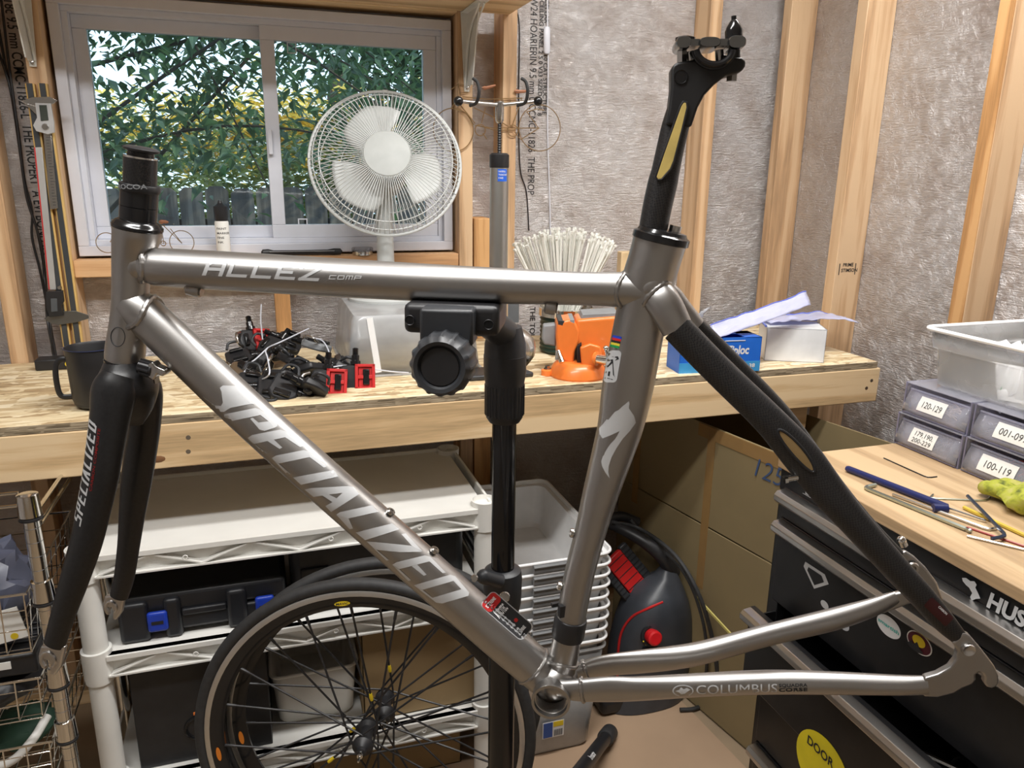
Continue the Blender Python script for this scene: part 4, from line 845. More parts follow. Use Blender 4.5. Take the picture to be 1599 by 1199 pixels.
# ---- clear bin under the fan
q = aZ(597, 588, ZB); bx0, by0 = q.x, q.y
def open_bin(name, label, cat, x0, x1, y0, y1, z0, z1, m, tp=.012, th=.002, rim=.006, upside=False, group=None, rz=0, par=None):
    """tapered tray with rolled rim; wide end up unless upside"""
    cx, cy = (x0+x1)/2, (y0+y1)/2; t = par or thing(name, label, cat, (cx, cy, z0), 0, group)
    def rr(k, z, ins):
        hx, hy = (x1-x0)/2-ins, (y1-y0)/2-ins; r = .022; o = []
        for sx, sy, a0 in ((1, 1, 0), (-1, 1, 90), (-1, -1, 180), (1, -1, 270)):
            for i in range(6): a = R(a0+18*i); o.append(V((cx+sx*(hx-r)+r*math.cos(a), cy+sy*(hy-r)+r*math.sin(a), z)))
        return o
    a, c = (0, tp) if upside else (tp, 0)
    b = MB(); zf = z1-.003 if upside else z0+.003
    rs = [rr(0, z0, a), rr(0, z1, c)]
    if upside: rs = [rr(0, z0, a), rr(0, z1-.01, c), rr(0, z1, c+.006)]; b.rings(rs, caps=False); b.f.append(tuple(range(len(b.v)-24, len(b.v))))
    else: rs = [rr(0, z0, a+.006), rr(0, z0+.01, a), rr(0, z1, c)]; b.rings(rs, caps=False); b.f.append(tuple(range(24)))
    w = b.build('body', m, t); 
    md = w.modifiers.new('t', 'SOLIDIFY'); md.thickness = th; md.offset = -1
    zr = z0+.002 if upside else z1; b = MB(); b.tube(rr(0, zr, -rim*.4), rim*.6, 8, closed=True); b.build('rim', m, t)
    return t
zbt = zbase
fbn = open_bin('clear_bin', 'clear plastic bin turned upside down under the fan', 'bin', bx0-.075, bx0+.235, by0, 2.035, ZB, zbt, M_['milk2'], tp=.014, upside=True)
b = MB(); b.beam((bx0-.008, by0+.002, ZB+.01), (bx0-.022, by0+.014, zbt-.004), .014, .003, (1, 0, 0)); b.build('rib', M_['milk'], fbn)
q = aZ(617, 583, ZB); b = MB(); b.bb((q.x-.03, q.y-.005, ZB), (q.x+.05, q.y+.02, ZB+.006)); r_ = b.build('steel_ruler', mat('pale_blue_grey', (.42, .47, .5), .35), None, bev=.001); tag(r_, 'short pale grey ruled strip lying beside the clear bin and the red pedals', 'ruler')
for i in range(7):
    b = MB(); b.bb((q.x-.025+i*.011, q.y-.0055, ZB+.0058), (q.x-.0244+i*.011, q.y+.018, ZB+.0063)); b.build('graduation', M_['gr'], r_)
# ---- bench-top display stand with silver tube
q = aZ(790, 590, ZB); dx_, dy_ = q.x, q.y+.02; q = aY(779, 330, dy_); dx_ = q.x
dz = lambda py: aY(779, py, dy_).z
ds = thing('bench_stand', 'silver tube stand with black-balled arms and hooks on a dark base', 'stand', (dx_, dy_, ZB))
ppm = (V((dx_, dy_, dz(330)))-CO).dot(CF)/FPX
b = MB(); w = 56*ppm; b.prism([(-w, -.03), (w, -.03), (w*.78, .05), (-w*.78, .05)], Matrix.Identity(3), (dx_, dy_, ZB), .012); b.build('base', M_['dg'], ds, bev=.004, bs=3)
b = MB(); b.tube([(dx_, dy_, ZB+.01), (dx_, dy_, dz(252))], 14.5*ppm, 32); b.build('tube', brushed('satin_tube', (.50, .50, .48), .38), ds)
b = MB(); b.lathe([(14.7*ppm, dz(262)), (15.2*ppm, dz(260)), (15.2*ppm, dz(242)), (12*ppm, dz(239)), (4*ppm, dz(239))], (dx_, dy_, 0), ZU, 32); b.build('collar', M_['bk'], ds)
b = MB(); n_ = 26
b.lathe([(3.2*ppm*(1.0 if i % 2 else .8), dz(240)+(dz(190)-dz(240))*i/n_) for i in range(n_+1)], (dx_, dy_, 0), ZU, 14); b.build('threaded_rod', M_['bk'], ds)
b = MB(); b.lathe([(3.6*ppm, dz(193)), (6.5*ppm, dz(188)), (6.8*ppm, dz(160)), (5.5*ppm, dz(158)), (0, dz(158))], (dx_, dy_, 0), ZU, 24); b.build('hub', M_['steel'], ds)
for px_, sgn in ((716, -1), (840, 1)):
    e_ = aY(px_, 158, dy_-.03); b = MB(); b.tube([V((dx_, dy_, dz(164))), e_], [3*ppm, 3*ppm], 12); ar = b.build('arm', M_['alul'], ds)
    b = MB(); b.sph(e_, 7*ppm, 20, 12); b.build('ball_end', M_['bkg'], ar)
    hx = 742 if sgn < 0 else 818; b = MB(); b.tube(bez([aY(hx-8 if sgn < 0 else hx-10, 165, dy_-.02), aY(hx+2, 160, dy_-.04), aY(hx+6, 143, dy_-.05), aY(hx+3, 128, dy_-.05), aY(hx-4, 122, dy_-.05)], 6), 2.4*ppm, 8); b.build('hook', M_['bkr'], ar)
lw = lambda u, v: V((dx_, dy_, 0))+V((math.sin(u), -math.cos(u), 0))*(14.9*ppm)+ZU*v
b = MB(); b.sheet(lambda u, v: lw(-.45+1.05*u, dz(283)+(dz(264)-dz(283))*v), 8, 2); ls = b.build('blue_label', mat('blue_label', (.02, .12, .62), .4), ds)
for i, s in enumerate(('UNIVERSAL', 'TRUING BASE', 'STAND')):
    g = font_mesh(s, .02); decal(g, lambda u, v, i=i: lw(-.38+u*.11, dz(269+5*i)+v*.0034)-V((0, .0004, 0)), 'label_lettering', M_['wdec'], ls, maxlen=.8)
# ---- wire bicycle ornaments
mbr = brushed('brass_wire', (.50, .36, .20), .35)
def wire_bike(name, label, Yp, segs, rings_, saddles, r=.0011):
    P = lambda x, y: aY(x, y, Yp); cx = sum(c[0] for c in rings_)/len(rings_); q = P(cx, max(c[1]+c[2] for c in rings_))
    t = thing(name, label, 'ornament', q)
    b = MB()
    for s in segs: b.tube([P(*p) for p in s], r, 6)
    b.build('wire_frame', mbr, t)
    for (x, y, rp_) in rings_:
        c = P(x, y); b = MB(); b.ring(c, (0, 1, 0), (P(x+rp_, y)-c).length, r, 36, 6); b.build('wheel_wire', mbr, t)
    for s in saddles:
        b = MB(); b.tube(bez([P(*p) for p in s], 4), [.002, .004, .005, .005, .004, .004, .004, .003, .002][:4*(len(s)-1)+1], 8, ell=.5); b.build('saddle', mat('copper_patina', (.42, .2, .12), .4, .8), t)
    return t
wire_bike('wire_bicycle', 'brass wire tandem bicycle ornament hanging on the wall right of the window', YS-.006,
  [[(719, 164), (742, 193)], [(722, 151), (761, 155), (815, 153)], [(740, 168), (775, 185), (793, 197)], [(742, 196), (770, 200), (842, 200)], [(758, 168), (752, 192)], [(815, 153), (800, 197)], [(797, 155), (796, 195)], [(823, 175), (841, 200)], [(803, 205), (813, 218), (842, 200)], [(705, 168), (716, 150)], [(705, 168), (728, 176), (740, 195)], [(745, 195), (770, 203), (803, 203)], [(822, 175), (838, 170), (850, 172)], [(754, 208), (760, 217)], [(704, 140), (716, 131), (726, 133)], [(716, 131), (718, 146), (731, 144)]],
  [(708, 203, 31), (843, 200, 32), (750, 203, 8), (801, 204, 8)], [[(753, 137), (760, 137), (774, 133)], [(803, 142), (812, 143), (825, 142)]], .0013)
wire_bike('wire_bicycle', 'small brass wire bicycle ornament standing on the window sill behind the head tube', YS+.014,
  [[(180, 350), (186, 383)], [(172, 378), (186, 352)], [(186, 352), (258, 352)], [(186, 362), (256, 380)], [(250, 345), (256, 380), (284, 380), (255, 352)], [(284, 380), (266, 357)], [(174, 343), (186, 344)]],
  [(167, 379, 17), (284, 378, 19), (255, 380, 4)], [[(248, 347), (255, 346), (263, 347)]], .0010)
# ---- sill things
sy = YS+.018
q = aY(350, 395, sy); t = thing('marker_bottle', 'slim white bottle with a black screw cap on the window sill', 'bottle', (q.x, sy, WZ0-.006)); k = (q-CO).dot(CF)/FPX; z_ = lambda py: aY(350, py, sy).z
b = MB(); b.lathe([(0, WZ0-.006), (10*k, WZ0-.006), (10.4*k, WZ0-.003), (10.4*k, z_(347)), (9*k, z_(344))], (q.x, sy, 0), ZU, 24); bo = b.build('body', M_['paper'], t)
b = MB(); b.lathe([(9*k, z_(346)), (10*k, z_(343)), (10.4*k, z_(322)), (7*k, z_(320)), (3.5*k, z_(317)), (2.5*k, z_(313)), (0, z_(312))], (q.x, sy, 0), ZU, 24); b.build('cap', M_['bk'], t)
for i, s in enumerate(('PAINT', 'MARKER', 'FINE', 'INK')):
    decal(font_mesh(s, .02), lambda u, v, i=i: V((q.x+10.5*k*math.sin(-.8+u*.36), sy-10.5*k*math.cos(-.8+u*.36), z_(358+7*i)+v*.005)), 'label_lettering', M_['ink'], bo, maxlen=.8)
P0, P1 = aY(408, 392, sy), aY(534, 390, sy); t = thing('folding_tool', 'long black folded tool case lying on the window sill', 'tool', ((P0.x+P1.x)/2, sy, WZ0-.006))
b = MB(); L_ = P1.x-P0.x; zz = WZ0+.002; b.tube([V((P0.x+L_*f, sy, zz+h)) for f, h in ((0, 0), (.02, .001), (.08, .001), (.15, 0), (.5, 0), (.82, 0), (.9, .001), (.98, .001), (1, 0))], [.004, .0088, .0095, .007, .0065, .007, .0088, .008, .003], 14, ell=.8); b.build('case', M_['bk'], t)
b = MB(); b.tube([V((P0.x+.02, sy-.008, zz+.004)), V((P1.x-.02, sy-.008, zz+.004))], .0012, 6); b.build('seam', M_['gr'], t)
q = aY(566, 395, sy); t = thing('round_tin', 'small round clear-lidded tin on the window sill left of the fan neck', 'tin', (q.x, sy, WZ0-.006))
b = MB(); b.lathe([(0, 0), (.026, 0), (.027, .002), (.027, .010), (.024, .0105)], (q.x, sy, WZ0-.006), ZU, 32); b.build('tin_body', M_['steel'], t)
b = MB(); b.lathe([(.0265, .0105), (.028, .011), (.028, .017), (.026, .019), (0, .019)], (q.x, sy, WZ0-.006), ZU, 32); b.build('lid', M_['clr'], t)
# ---- magnetic bars and calipers on the left
def vz(px, py, y=2.03): return aY(px, py, y)
for (xa, xb, lab) in ((41, 51, 'left one of two dark magnetic tool bars on the stud left of the window'), (61, 71, 'right one of two dark magnetic tool bars on the stud left of the window')):
    a_, c_ = vz(xa, 130), vz(xb, 130); zt_, zb_ = a_.z, vz(100, 566).z; mx = (a_.x+c_.x)/2; w = c_.x-a_.x
    t = thing('magnetic_bar', lab, 'tool bar', (mx, 2.04, max(zb_, ZB+.001)))
    b = MB(); b.bb((mx-w*.75, 2.030, zb_), (mx+w*.75, 2.044, zt_)); b.build('backing', wood('yellow_lath', (.75, .50, .18), (.6, .36, .1), 'Z', 60), t, bev=.001)
    b = MB(); b.bb((mx-w*.45, 2.026, zb_), (mx+w*.45, 2.030, zt_)); b.build('magnet_strip', mat('magnet_strip', (.05, .055, .06), .4), t, bev=.0005)
def flat(pts, y, th, name, m, par, bev=.0006):
    P = [aY(px, py, y) for px, py in pts]; o = V((0, y, 0)); b = MB(); b.prism([(p.x, p.z) for p in P], Matrix(((1, 0, 0), (0, 0, -1), (0, 1, 0))), o, th); return b.build(name, m, par, bev=bev)
q = vz(72, 326, 2.02); t = thing('digital_caliper', 'silver digital caliper with jaws at the top held on the magnetic bars', 'caliper', (q.x, 2.025, q.z)); y_ = 2.024
flat([(68, 208), (80, 208), (91, 325), (79, 327)], y_, .003, 'beam', M_['steel'], t)
flat([(33, 158), (50, 152), (78, 151), (90, 157), (84, 162), (76, 164), (56, 166), (45, 163)], y_, .003, 'jaw', M_['steel'], t)
flat([(36, 160), (57, 166), (58, 180), (50, 172)], y_-.003, .003, 'jaw', M_['steel'], t)
bd_ = flat([(56, 161), (80, 162), (85, 190), (86, 207), (76, 210), (58, 205), (53, 196), (59, 184)], y_-.003, .008, 'body', mat('silver_plastic', (.5, .5, .5), .4, .3), t)
flat([(61, 164), (73, 164), (76, 188), (64, 189)], y_-.0112, .0012, 'display', mat('lcd', (.05, .06, .05), .25), bd_)
b = MB(); b.lathe([(0, .003), (.006, .003), (.0075, 0)], aY(71, 198, y_-.011), (0, -1, 0), 20); b.build('thumb_wheel', M_['steel'], bd_)
b = MB()
for i in range(24):
    x, y = 71.5+i*.48, 214+i*4.6; p = aY(x, y, y_-.0032); b.bb(p, p+V((.006 if i % 5 else .010, -.0002, -.0007)))
b.build('graduation', M_['ink'], t)
q = vz(90, 508, 2.02); t = thing('digital_caliper', 'black digital caliper hanging upside down with dark jaws over the mug', 'caliper', (q.x, 2.025, q.z))
bm_ = flat([(53, 230), (66, 230), (88, 452), (76, 452)], y_, .003, 'beam', mat('pale_beam', (.55, .55, .54), .35, .4), t)
flat([(53, 230), (55, 230), (78, 452), (76, 452)], y_-.003, .0006, 'red_line', M_['red'], bm_)
flat([(69, 497), (88, 486), (118, 485), (139, 492), (139, 497), (120, 503), (92, 507), (80, 505)], y_, .003, 'jaw', mat('dark_steel', (.16, .16, .155), .35, .8), t)
bd_ = flat([(73, 455), (99, 453), (101, 470), (97, 476), (100, 492), (78, 494), (73, 476)], y_-.003, .009, 'body', M_['bk'], t)
flat([(79, 466), (89, 466), (90, 486), (80, 487)], y_-.0122, .001, 'display', mat('lcd_dark', (.09, .1, .11), .3), bd_)
b = MB(); b.lathe([(0, .004), (.004, .004), (.005, 0)], aY(93, 449, y_-.004), (0, -1, 0), 14); b.build('lock_screw', M_['steel'], t)
# power brick and cables
q = aZ(55, 580, ZB); t = thing('power_brick', 'black power adapter brick on the bench below the magnetic bars', 'adapter', (q.x+.03, q.y+.02, ZB))
b = MB(); b.bb((q.x, q.y, ZB), (q.x+.078, q.y+.045, ZB+.026)); b.build('brick', M_['bk'], t, bev=.004, bs=3)
b = MB(); p = aD(100, 568, (q-CO).dot(CF)); b.lathe([(0, .002), (.006, .002), (.006, 0)], V((q.x+.068, q.y-.0005, ZB+.014)), (0, -1, 0), 14); b.build('indicator', M_['yel'], t)
for i, pts in enumerate(([(-6, 20), (6, 90), (20, 160), (33, 250), (42, 310), (58, 360), (70, 430), (74, 500), (86, 560)], [(-10, 60), (14, 130), (28, 200), (38, 280), (50, 330), (50, 370), (62, 420), (72, 470), (88, 558)], [(2, 0), (14, 100), (26, 190), (40, 300), (55, 350), (66, 390), (70, 440), (78, 500), (84, 556)])):
    P = [aY(px, py, YW-.012-.006*i if py < 480 else YS-.02) for px, py in pts]; P.append(V((q.x+.03+.01*i, q.y+.046, ZB+.015)))
    b = MB(); b.tube(bez(P, 6), .0028, 7); o = b.build('power_cable', M_['bk'], None); tag(o, ['black cable hanging furthest right of three beside the magnetic bars', 'middle one of three black cables hanging beside the magnetic bars', 'black cable running straightest of three beside the magnetic bars'][i], 'cable', 'black cables left of the window')
# wall cord with switch
P = [aY(855, -20, YW-.004), aY(855, 42, YW-.006), aY(856, 84, YW-.006), aY(855, 200, YW-.004), aY(858, 300, YW-.004), aY(860, 375, YW-.004), aY(862, 440, YW-.02)]
t = thing('switch_cord', 'white cord with an inline switch hanging down the foil wall', 'cord', P[-1]); b = MB(); b.tube(bez(P, 5), .0021, 8); b.build('cord', M_['white'], t)
b = MB(); b.tube([aY(854, 42, YW-.009), aY(854, 46, YW-.009), aY(854, 80, YW-.009), aY(854, 84, YW-.009)], [.007, .0095, .0095, .007], 16, ell=.7, up=(1, 0, 0)); b.build('inline_switch', M_['white'], t)
b = MB(); b.tube(bez([aY(x, y, YW-.003) for x, y in ((803, 10), (811, 40), (810, 150), (812, 260), (822, 300), (826, 360))], 6), .0018, 6); tag(b.build('thin_wire', M_['bk'], None), 'thin black wire running down beside the printed foil', 'wire')
# ---- black mug
q = aZ(141, 634, ZB); my = q.y+.0; q = V((aY(150, 590, my).x, my, ZB)); k = (q-CO).dot(CF)/FPX
t = thing('mug', 'black enamel camping mug on the bench behind the fork', 'mug', q); hz = aY(140, 541, my).z-ZB
b = MB(); b.lathe([(0, 0), (.030, 0), (36*k*.9, .006), (36*k, .02), (38*k, hz-.001), (39.5*k, hz), (38*k, hz+.001), (36*k, hz-.004), (34*k, .01), (0, .008)], q, ZU, 40); mg = b.build('body', M_['bk'], t)
b = MB(); b.tube(bez([aY(108, 562, my), aY(95, 561, my), aY(87, 572, my), aY(89, 600, my), aY(96, 618, my), aY(114, 619, my)], 6), .0033, 10, ell=1.6, up=(0, 1, 0)); b.build('handle', M_['bk'], t)
b = MB(); b.ring(q+V((0, 0, hz)), ZU, 39*k, .0009, 40, 6); b.build('rim', mat('navy_rim', (.02, .03, .08), .3), t)
# ---- heap of pedals
def pedal(kind):
    t = thing('pedal', 'x', 'pedal'); m = M_['bk'] if kind != 'grey' else M_['gr']
    b = MB(); b.prism([(-.03, -.026), (.018, -.030), (.034, -.016), (.034, .016), (.018, .030), (-.03, .026), (-.038, 0)], Matrix.Identity(3), (0, 0, -.009), .017); b.build('body', m if kind != 'silver' else M_['steel'], t, bev=.004, local=True)
    b = MB(); b.lathe([(.011, .028), (.011, .036), (.008, .037), (.0085, .048), (.0065, .05)]+[(.0068 if i % 2 else .0058, .05+.0012*i) for i in range(12)]+[(.004, .065), (0, .065)], (0, 0, 0), (0, 1, 0), 16); b.build('spindle', M_['bkg'] if kind != 'silver' else M_['chrome'], t, local=True)
    b = MB(); b.tube(bez([(-.036, -.018, .010), (-.050, -.010, .017), (-.050, .010, .017), (-.036, .018, .010)], 5), .0032, 8); b.build('clip', M_['steel'] if kind != 'black' else M_['dg'], t, local=True)
    b = MB(); b.box((.022, 0, .012), (.014, .034, .008)); b.build('cleat_stop', M_['bkg'], t, bev=.002, local=True); b = MB(); b.box((-.022, 0, .011), (.010, .03, .008)); b.build('cleat_stop', M_['bkg'], t, bev=.002, local=True)
    if kind == 'red':
        b = MB()
        for x in (-.002, .034): b.bb((x, -.028, .0085), (x+.007, .028, .016))
        for y in (-.028, .0215): b.bb((-.002, y, .0085), (.041, y+.0065, .016))
        b.bb((.0, -.004, .009), (.041, .004, .0155)); b.bb((.006, -.026, .0086), (.036, .026, .011)); b.build('red_cage', M_['red'], t, bev=.002, local=True)
    return t
GP = 'clipless pedals heaped on the bench'
pk = {k: pedal(k) for k in ('black', 'red', 'silver', 'grey')}; used = set(); rnp = random.Random(5)
plist = [('red', 512, 592, .018, (R(68), R(4), R(-8)), 'red-caged pedal at the front of the heap, left one of the pair'), ('red', 556, 584, .018, (R(70), R(2), R(-6)), 'red-caged pedal at the right end of the heap beside the ruler'),
 ('silver', 372, 578, .012, (R(30), R(-20), R(40)), 'shiny silver pedal nearest the down tube at the left foot of the heap'), ('silver', 405, 575, .012, (R(-20), R(30), R(150)), 'shiny silver pedal right of the other silver one in the heap'), ('red', 398, 550, .055, (R(60), R(10), R(30)), 'red-caged pedal at the top left of the pedal heap'),
 ('grey', 497, 560, .058, (R(12), R(16), R(60)), 'grey toe-clip style pedal on top of the heap')]
for (x, y, h) in ((375, 562, .03), (430, 555, .045), (438, 582, .014), (460, 570, .035), (470, 592, .014), (425, 598, .012), (395, 596, .012), (485, 578, .026), (520, 570, .022), (455, 548, .05), (535, 572, .014), (412, 566, .034), (445, 600, .013), (490, 600, .012)):
    plist.append(('black', x, y, h, (rnp.uniform(-.7, .7), rnp.uniform(-.6, .6), rnp.uniform(0, 6.2)), None))
for kd_, x, y, h, rot, lab in plist:
    p = aZ(x, y+18, ZB); p.z = ZB+max(h, .016)
    if p.y > 1.93: p = p*(1)+V((0, 1.93-p.y, 0))
    lab = lab or {'silver': 'shiny silver pedal at the left foot of the heap', 'black': 'black clipless pedal in the tangled heap on the bench'}[kd_]
    if kd_ not in used: o = pk[kd_]; used.add(kd_); o.location = p; o.rotation_euler = rot; o['label'] = lab
    else: o = like(pk[kd_], p, rot, lab)
    o['group'] = GP if kd_ == 'black' else ('silver pedals at the heap' if kd_ == 'silver' else None)
    if o['group'] is None: del o['group']
def wtie(pts, label, r=.0016, m=None):
    yb = 1.74; P = [aZ(x, y, ZB+h) if h < .09 else aY(x, y, 1.80) for x, y, h in pts]; b = MB(); b.tube(bez(P, 6), r, 6); o = b.build('cable_tie', m or M_['white'], None); tag(o, label, 'cable tie', 'white cable ties on the pedal heap')
wtie([(416, 545, .07), (400, 560, .06), (385, 572, .05), (382, 590, .03), (400, 594, .02), (420, 585, .05), (418, 560, .065), (416, 545, .07), (440, 533, .085), (482, 513, .088)], 'white cable tie with a long straight tail looped around the left pedals')
wtie([(508, 580, .04), (520, 573, .045), (545, 571, .04), (575, 575, .03), (610, 580, .02), (638, 582, .012)], 'white cable tie trailing right from the red pedals towards the ruler'); wtie([(480, 540, .06), (478, 530, .07), (500, 530, .07), (512, 545, .06), (518, 570, .04), (520, 580, .03)], 'white cable tie arched over the grey pedal on top of the heap')
wtie([(408, 475, .1), (407, 500, .1), (410, 530, .1)], 'white cable tie sticking straight up out of the pedal heap')
# ---- cable ties fanned out in a holder
q = aZ(882, 548, ZB); q.y = min(q.y, 1.98); q.x = aY(882, 548, q.y).x; kk_ = (q-CO).dot(CF)/FPX
hd_ = thing('tie_holder', 'dark green ribbed cup with steel rim behind the orange vise holding the cable ties', 'cup', (q.x, q.y, ZB))
hz = aY(882, 478, q.y).z-ZB; b = MB(); rc = 40*kk_
b.lathe([(0, .001), (rc*.9, .001)]+[(rc*(1.0 if i % 2 else .95), .004+i*(hz-.03)/16) for i in range(17)]+[(rc, hz-.022), (rc*.94, hz-.022), (rc*.92, .01), (0, .01)], (q.x, q.y, ZB), ZU, 40); b.build('cup', mat('dark_green', (.01, .03, .02), .45), hd_)
b = MB(); b.lathe([(rc*.98, hz-.026), (rc*1.06, hz-.022), (rc*1.06, hz-.002), (rc*1.0, hz), (rc*.95, hz-.02)], (q.x, q.y, ZB), ZU, 40, caps=False); b.build('steel_rim', M_['chrome'], hd_)
piv = V((q.x, q.y, ZB+.02)); LT = .30
M_['tie'] = mat('nylon_tie', (.86, .86, .80), .4, var=.03)
b = MB(); b.bb((-.0024, -.0008, 0), (.0024, .0008, LT)); b.bb((-.0034, -.0026, LT), (.0034, .0026, LT+.006)); me_t = b.build('zip_tie', M_['tie'], None, local=True)
rt = random.Random(3); pc_ = aY(876, 517, q.y)
for i in range(170):
    ax_ = rt.uniform(-1, 1); ax_ = math.copysign(abs(ax_)**.85, ax_); ay_ = rt.uniform(-1, 1)*.32
    px_ = 881+79*ax_; top_ = aY(px_, 360+24*abs(ax_)**2+rt.uniform(-3, 16), q.y+ay_*.12)
    d = (top_-(pc_+V((rt.uniform(-.008, .008), rt.uniform(-.01, .01), -.03)))).normalized(); o = me_t if i == 0 else me_t.copy()
    if i: COL.objects.link(o)
    o.location = top_-d*LT; o.rotation_euler = frame(d, (rt.uniform(-1, 1), rt.uniform(-1, 1), 0)).to_euler(); tag(o, 'thin white cable tie standing heads-up in the fanned bundle behind the vise', 'cable tie', 'white cable ties fanned out in the cup')
# ---- orange bench vise
q = aZ(902, 592, ZB); vy = q.y+.035; vd = (V((aY(902, 560, vy).x, vy, ZB+.04))-CO).dot(CF)
vs = thing('bench_vise', 'orange bench vise bolted to the workbench left of the seat tube', 'vise', (aY(902, 580, vy).x, vy, ZB))
MV = Matrix((CR, V((0, 0, 1)), -(CR.cross(ZU)).normalized()*-1)).transposed()
vx_ = V((CR.x, CR.y, 0)).normalized(); vn = vx_.cross(ZU)*1.0    # into the bench
def vp(pts, d0, d1, name, m=None, par=None, bev=.003):
    P = [aD(px, py, vd) for px, py in pts]; o = V((0, 0, 0)); c = P[0]; l = [((p-c).dot(vx_), p.z-c.z) for p in P]
    b = MB(); b.prism(l, Matrix((vx_, ZU, vx_.cross(ZU))).transposed(), c+vx_.cross(ZU)*(-d1), d1-d0); return b.build(name, m or M_['orange'], par or vs, bev=bev, bs=3)
bc = aD(905, 577, vd); kv = vd/FPX
b = MB(); b.lathe([(44*kv, ZB), (45*kv, ZB+.004), (42*kv, ZB+.02), (38*kv, ZB+.028), (34*kv, ZB+.034), (30*kv, ZB+.036), (0, ZB+.036)], (bc.x, vy, 0), ZU, 44); b.build('base', M_['orange'], vs)
for (x, y) in ((857, 587), (950, 590)):
    p = aD(x, y, vd); b = MB(); b.lathe([(10*kv, ZB), (10*kv, ZB+.012), (7*kv, ZB+.014), (0, ZB+.014)], (p.x, p.y+.01, 0), ZU, 24); b.tube([(p.x, p.y+.01, ZB+.006), (bc.x, vy, ZB+.006)], .010, 10, ell=.6, up=(1, 1, 0)); b.build('foot', M_['orange'], vs)
    b = MB(); b.lathe([(.009, .014), (.009, .016), (.006, .016), (.006, .022), (0, .022)], (p.x, p.y+.01, ZB), ZU, 6); b.build('mounting_bolt', M_['steel'], vs)
vp([(897, 494), (963, 489), (961, 530), (957, 562), (935, 574), (912, 566), (905, 545), (899, 530)], -.04, .04, 'rear_jaw', bev=.007)
vp([(903, 535), (918, 529), (934, 534), (940, 560), (927, 580), (907, 574)], -.052, -.038, 'slide_housing', bev=.004)
vp([(908, 487), (962, 484), (963, 490), (905, 494)], -.035, .035, 'anvil_plate', M_['gr'], bev=.001)
vp([(868, 500), (876, 496), (888, 494), (897, 498), (903, 512), (903, 528), (897, 545), (895, 566), (870, 560), (867, 520)], -.04, .04, 'front_jaw', bev=.005)
vp([(870, 495), (880, 496), (877, 504), (870, 502)], -.042, .042, 'jaw_insert', M_['dg'], bev=.001); vp([(888, 494), (895, 494), (895, 504), (891, 512), (888, 505)], -.042, .042, 'jaw_insert', M_['gr'], bev=.001)
vp([(848, 508), (868, 506), (868, 543), (850, 540), (846, 530)], .0, .03, 'screw_nut', M_['gr'], bev=.004)
vp([(899, 536), (906, 530), (906, 566), (900, 566)], -.035, .035, 'jaw_gap', M_['bk'], bev=.001)
b = MB(); p, p2 = aD(930, 560, vd-.045), aD(950, 562, vd-.065); b.lathe([(11*kv, 0), (11*kv, .004), (8*kv, .006)], p, p2-p, 24); b.build('screw_boss', M_['orange'], vs)
b = MB(); b.cyl(p, p2, 7.5*kv, 24); b.build('vise_screw', M_['chrome'], vs); b = MB(); b.tube([aD(946, 543, vd-.06), aD(950, 562, vd-.062), aD(956, 590, vd-.06)], 3.6*kv, 14); b.sph(aD(946, 543, vd-.06), 5*kv, 12, 8, (1, 1, .8)); b.build('handle_bar', M_['chrome'], vs)
b = MB(); p = aD(872, 548, vd-.05); b.tube([p, aD(878, 566, vd-.06)], [3.2*kv, 4.6*kv], 14); b.cyl(aD(871, 547, vd-.05), aD(870, 562, vd-.05), 3.5*kv, 12); b.build('swivel_lock', M_['chrome'], vs)
# ---- bag boxes at the right end of the bench
q = aZ(1187, 580, ZB); zh = aY(1190, 527, q.y).z-ZB
zb_ = thing('bag_box', 'blue cardboard box of storage bags on the bench behind the seat stay', 'box', (q.x-.1, q.y+.02, ZB), R(-7)); zL = .205
Mz = wm(zb_)
M_['zb'] = mat('blue_carton', (.015, .14, .62), .4, var=.05); M_['zb2'] = mat('pale_blue_carton', (.05, .30, .62), .4)
b = MB(); b.bb((-zL/2, 0, 0), (zL/2, .002, zh)); b.bb((-zL/2, .073, 0), (zL/2, .075, zh)); b.bb((-zL/2, 0, 0), (-zL/2+.002, .075, zh)); b.bb((zL/2-.002, 0, 0), (zL/2, .075, zh)); b.bb((-zL/2, 0, 0), (zL/2, .075, .002)); b.bb((-zL/2, .045, zh-.002), (zL/2, .075, zh)); b.bb((.06, 0, zh-.002), (zL/2, .075, zh)); b.build('carton', M_['zb'], zb_, local=True, smooth=False)
b = MB(); b.bb((-zL/2, -.0006, .0), (zL/2+.0006, .001, zh*.3)); fr_ = b.build('printed_band', M_['zb2'], zb_, local=True, smooth=False)
T3 = Mz.to_3x3(); fo = lambda x, z: Mz@V((x, -.0004, z))
g = font_mesh('Ziploc', .05, .12, 1.0); mw = max(v.x for v in g[0]); decal(g, lambda u, v: fo(.012+u*.060/mw, zh*.52+v*.020), 'carton_lettering', M_['wdec'], zb_)
b = MB(); b.bb((.008, -.0012, zh*.47), (.0095, 0, zh*.92)); b.bb((.008, -.0012, zh*.9), (.06, 0, zh*.92)); b.build('carton_lettering', M_['wdec'], zb_, local=True)
g = font_mesh('38', .03); decal(g, lambda u, v: Mz@V((.074+u*.011, -.0012, .010+v*.009)), 'carton_lettering', M_['wdec'], zb_); g = font_mesh('CLEAR', .03); decal(g, lambda u, v: Mz@V((.0+u*.010, -.0012, .012+v*.008)), 'carton_lettering', M_['zb2'], zb_)
q2 = aZ(1193, 563, ZB); q3 = aZ(1286, 567, ZB); wbx = thing('white_box', 'white box of storage bags with blue-edged lid at the right end of the bench', 'box', ((q2.x+q3.x)/2, (q2.y+q3.y)/2, ZB), math.atan2(q3.y-q2.y, q3.x-q2.x)); wl_ = (q3-q2).length; wh = aY(1240, 509, q2.y).z-ZB
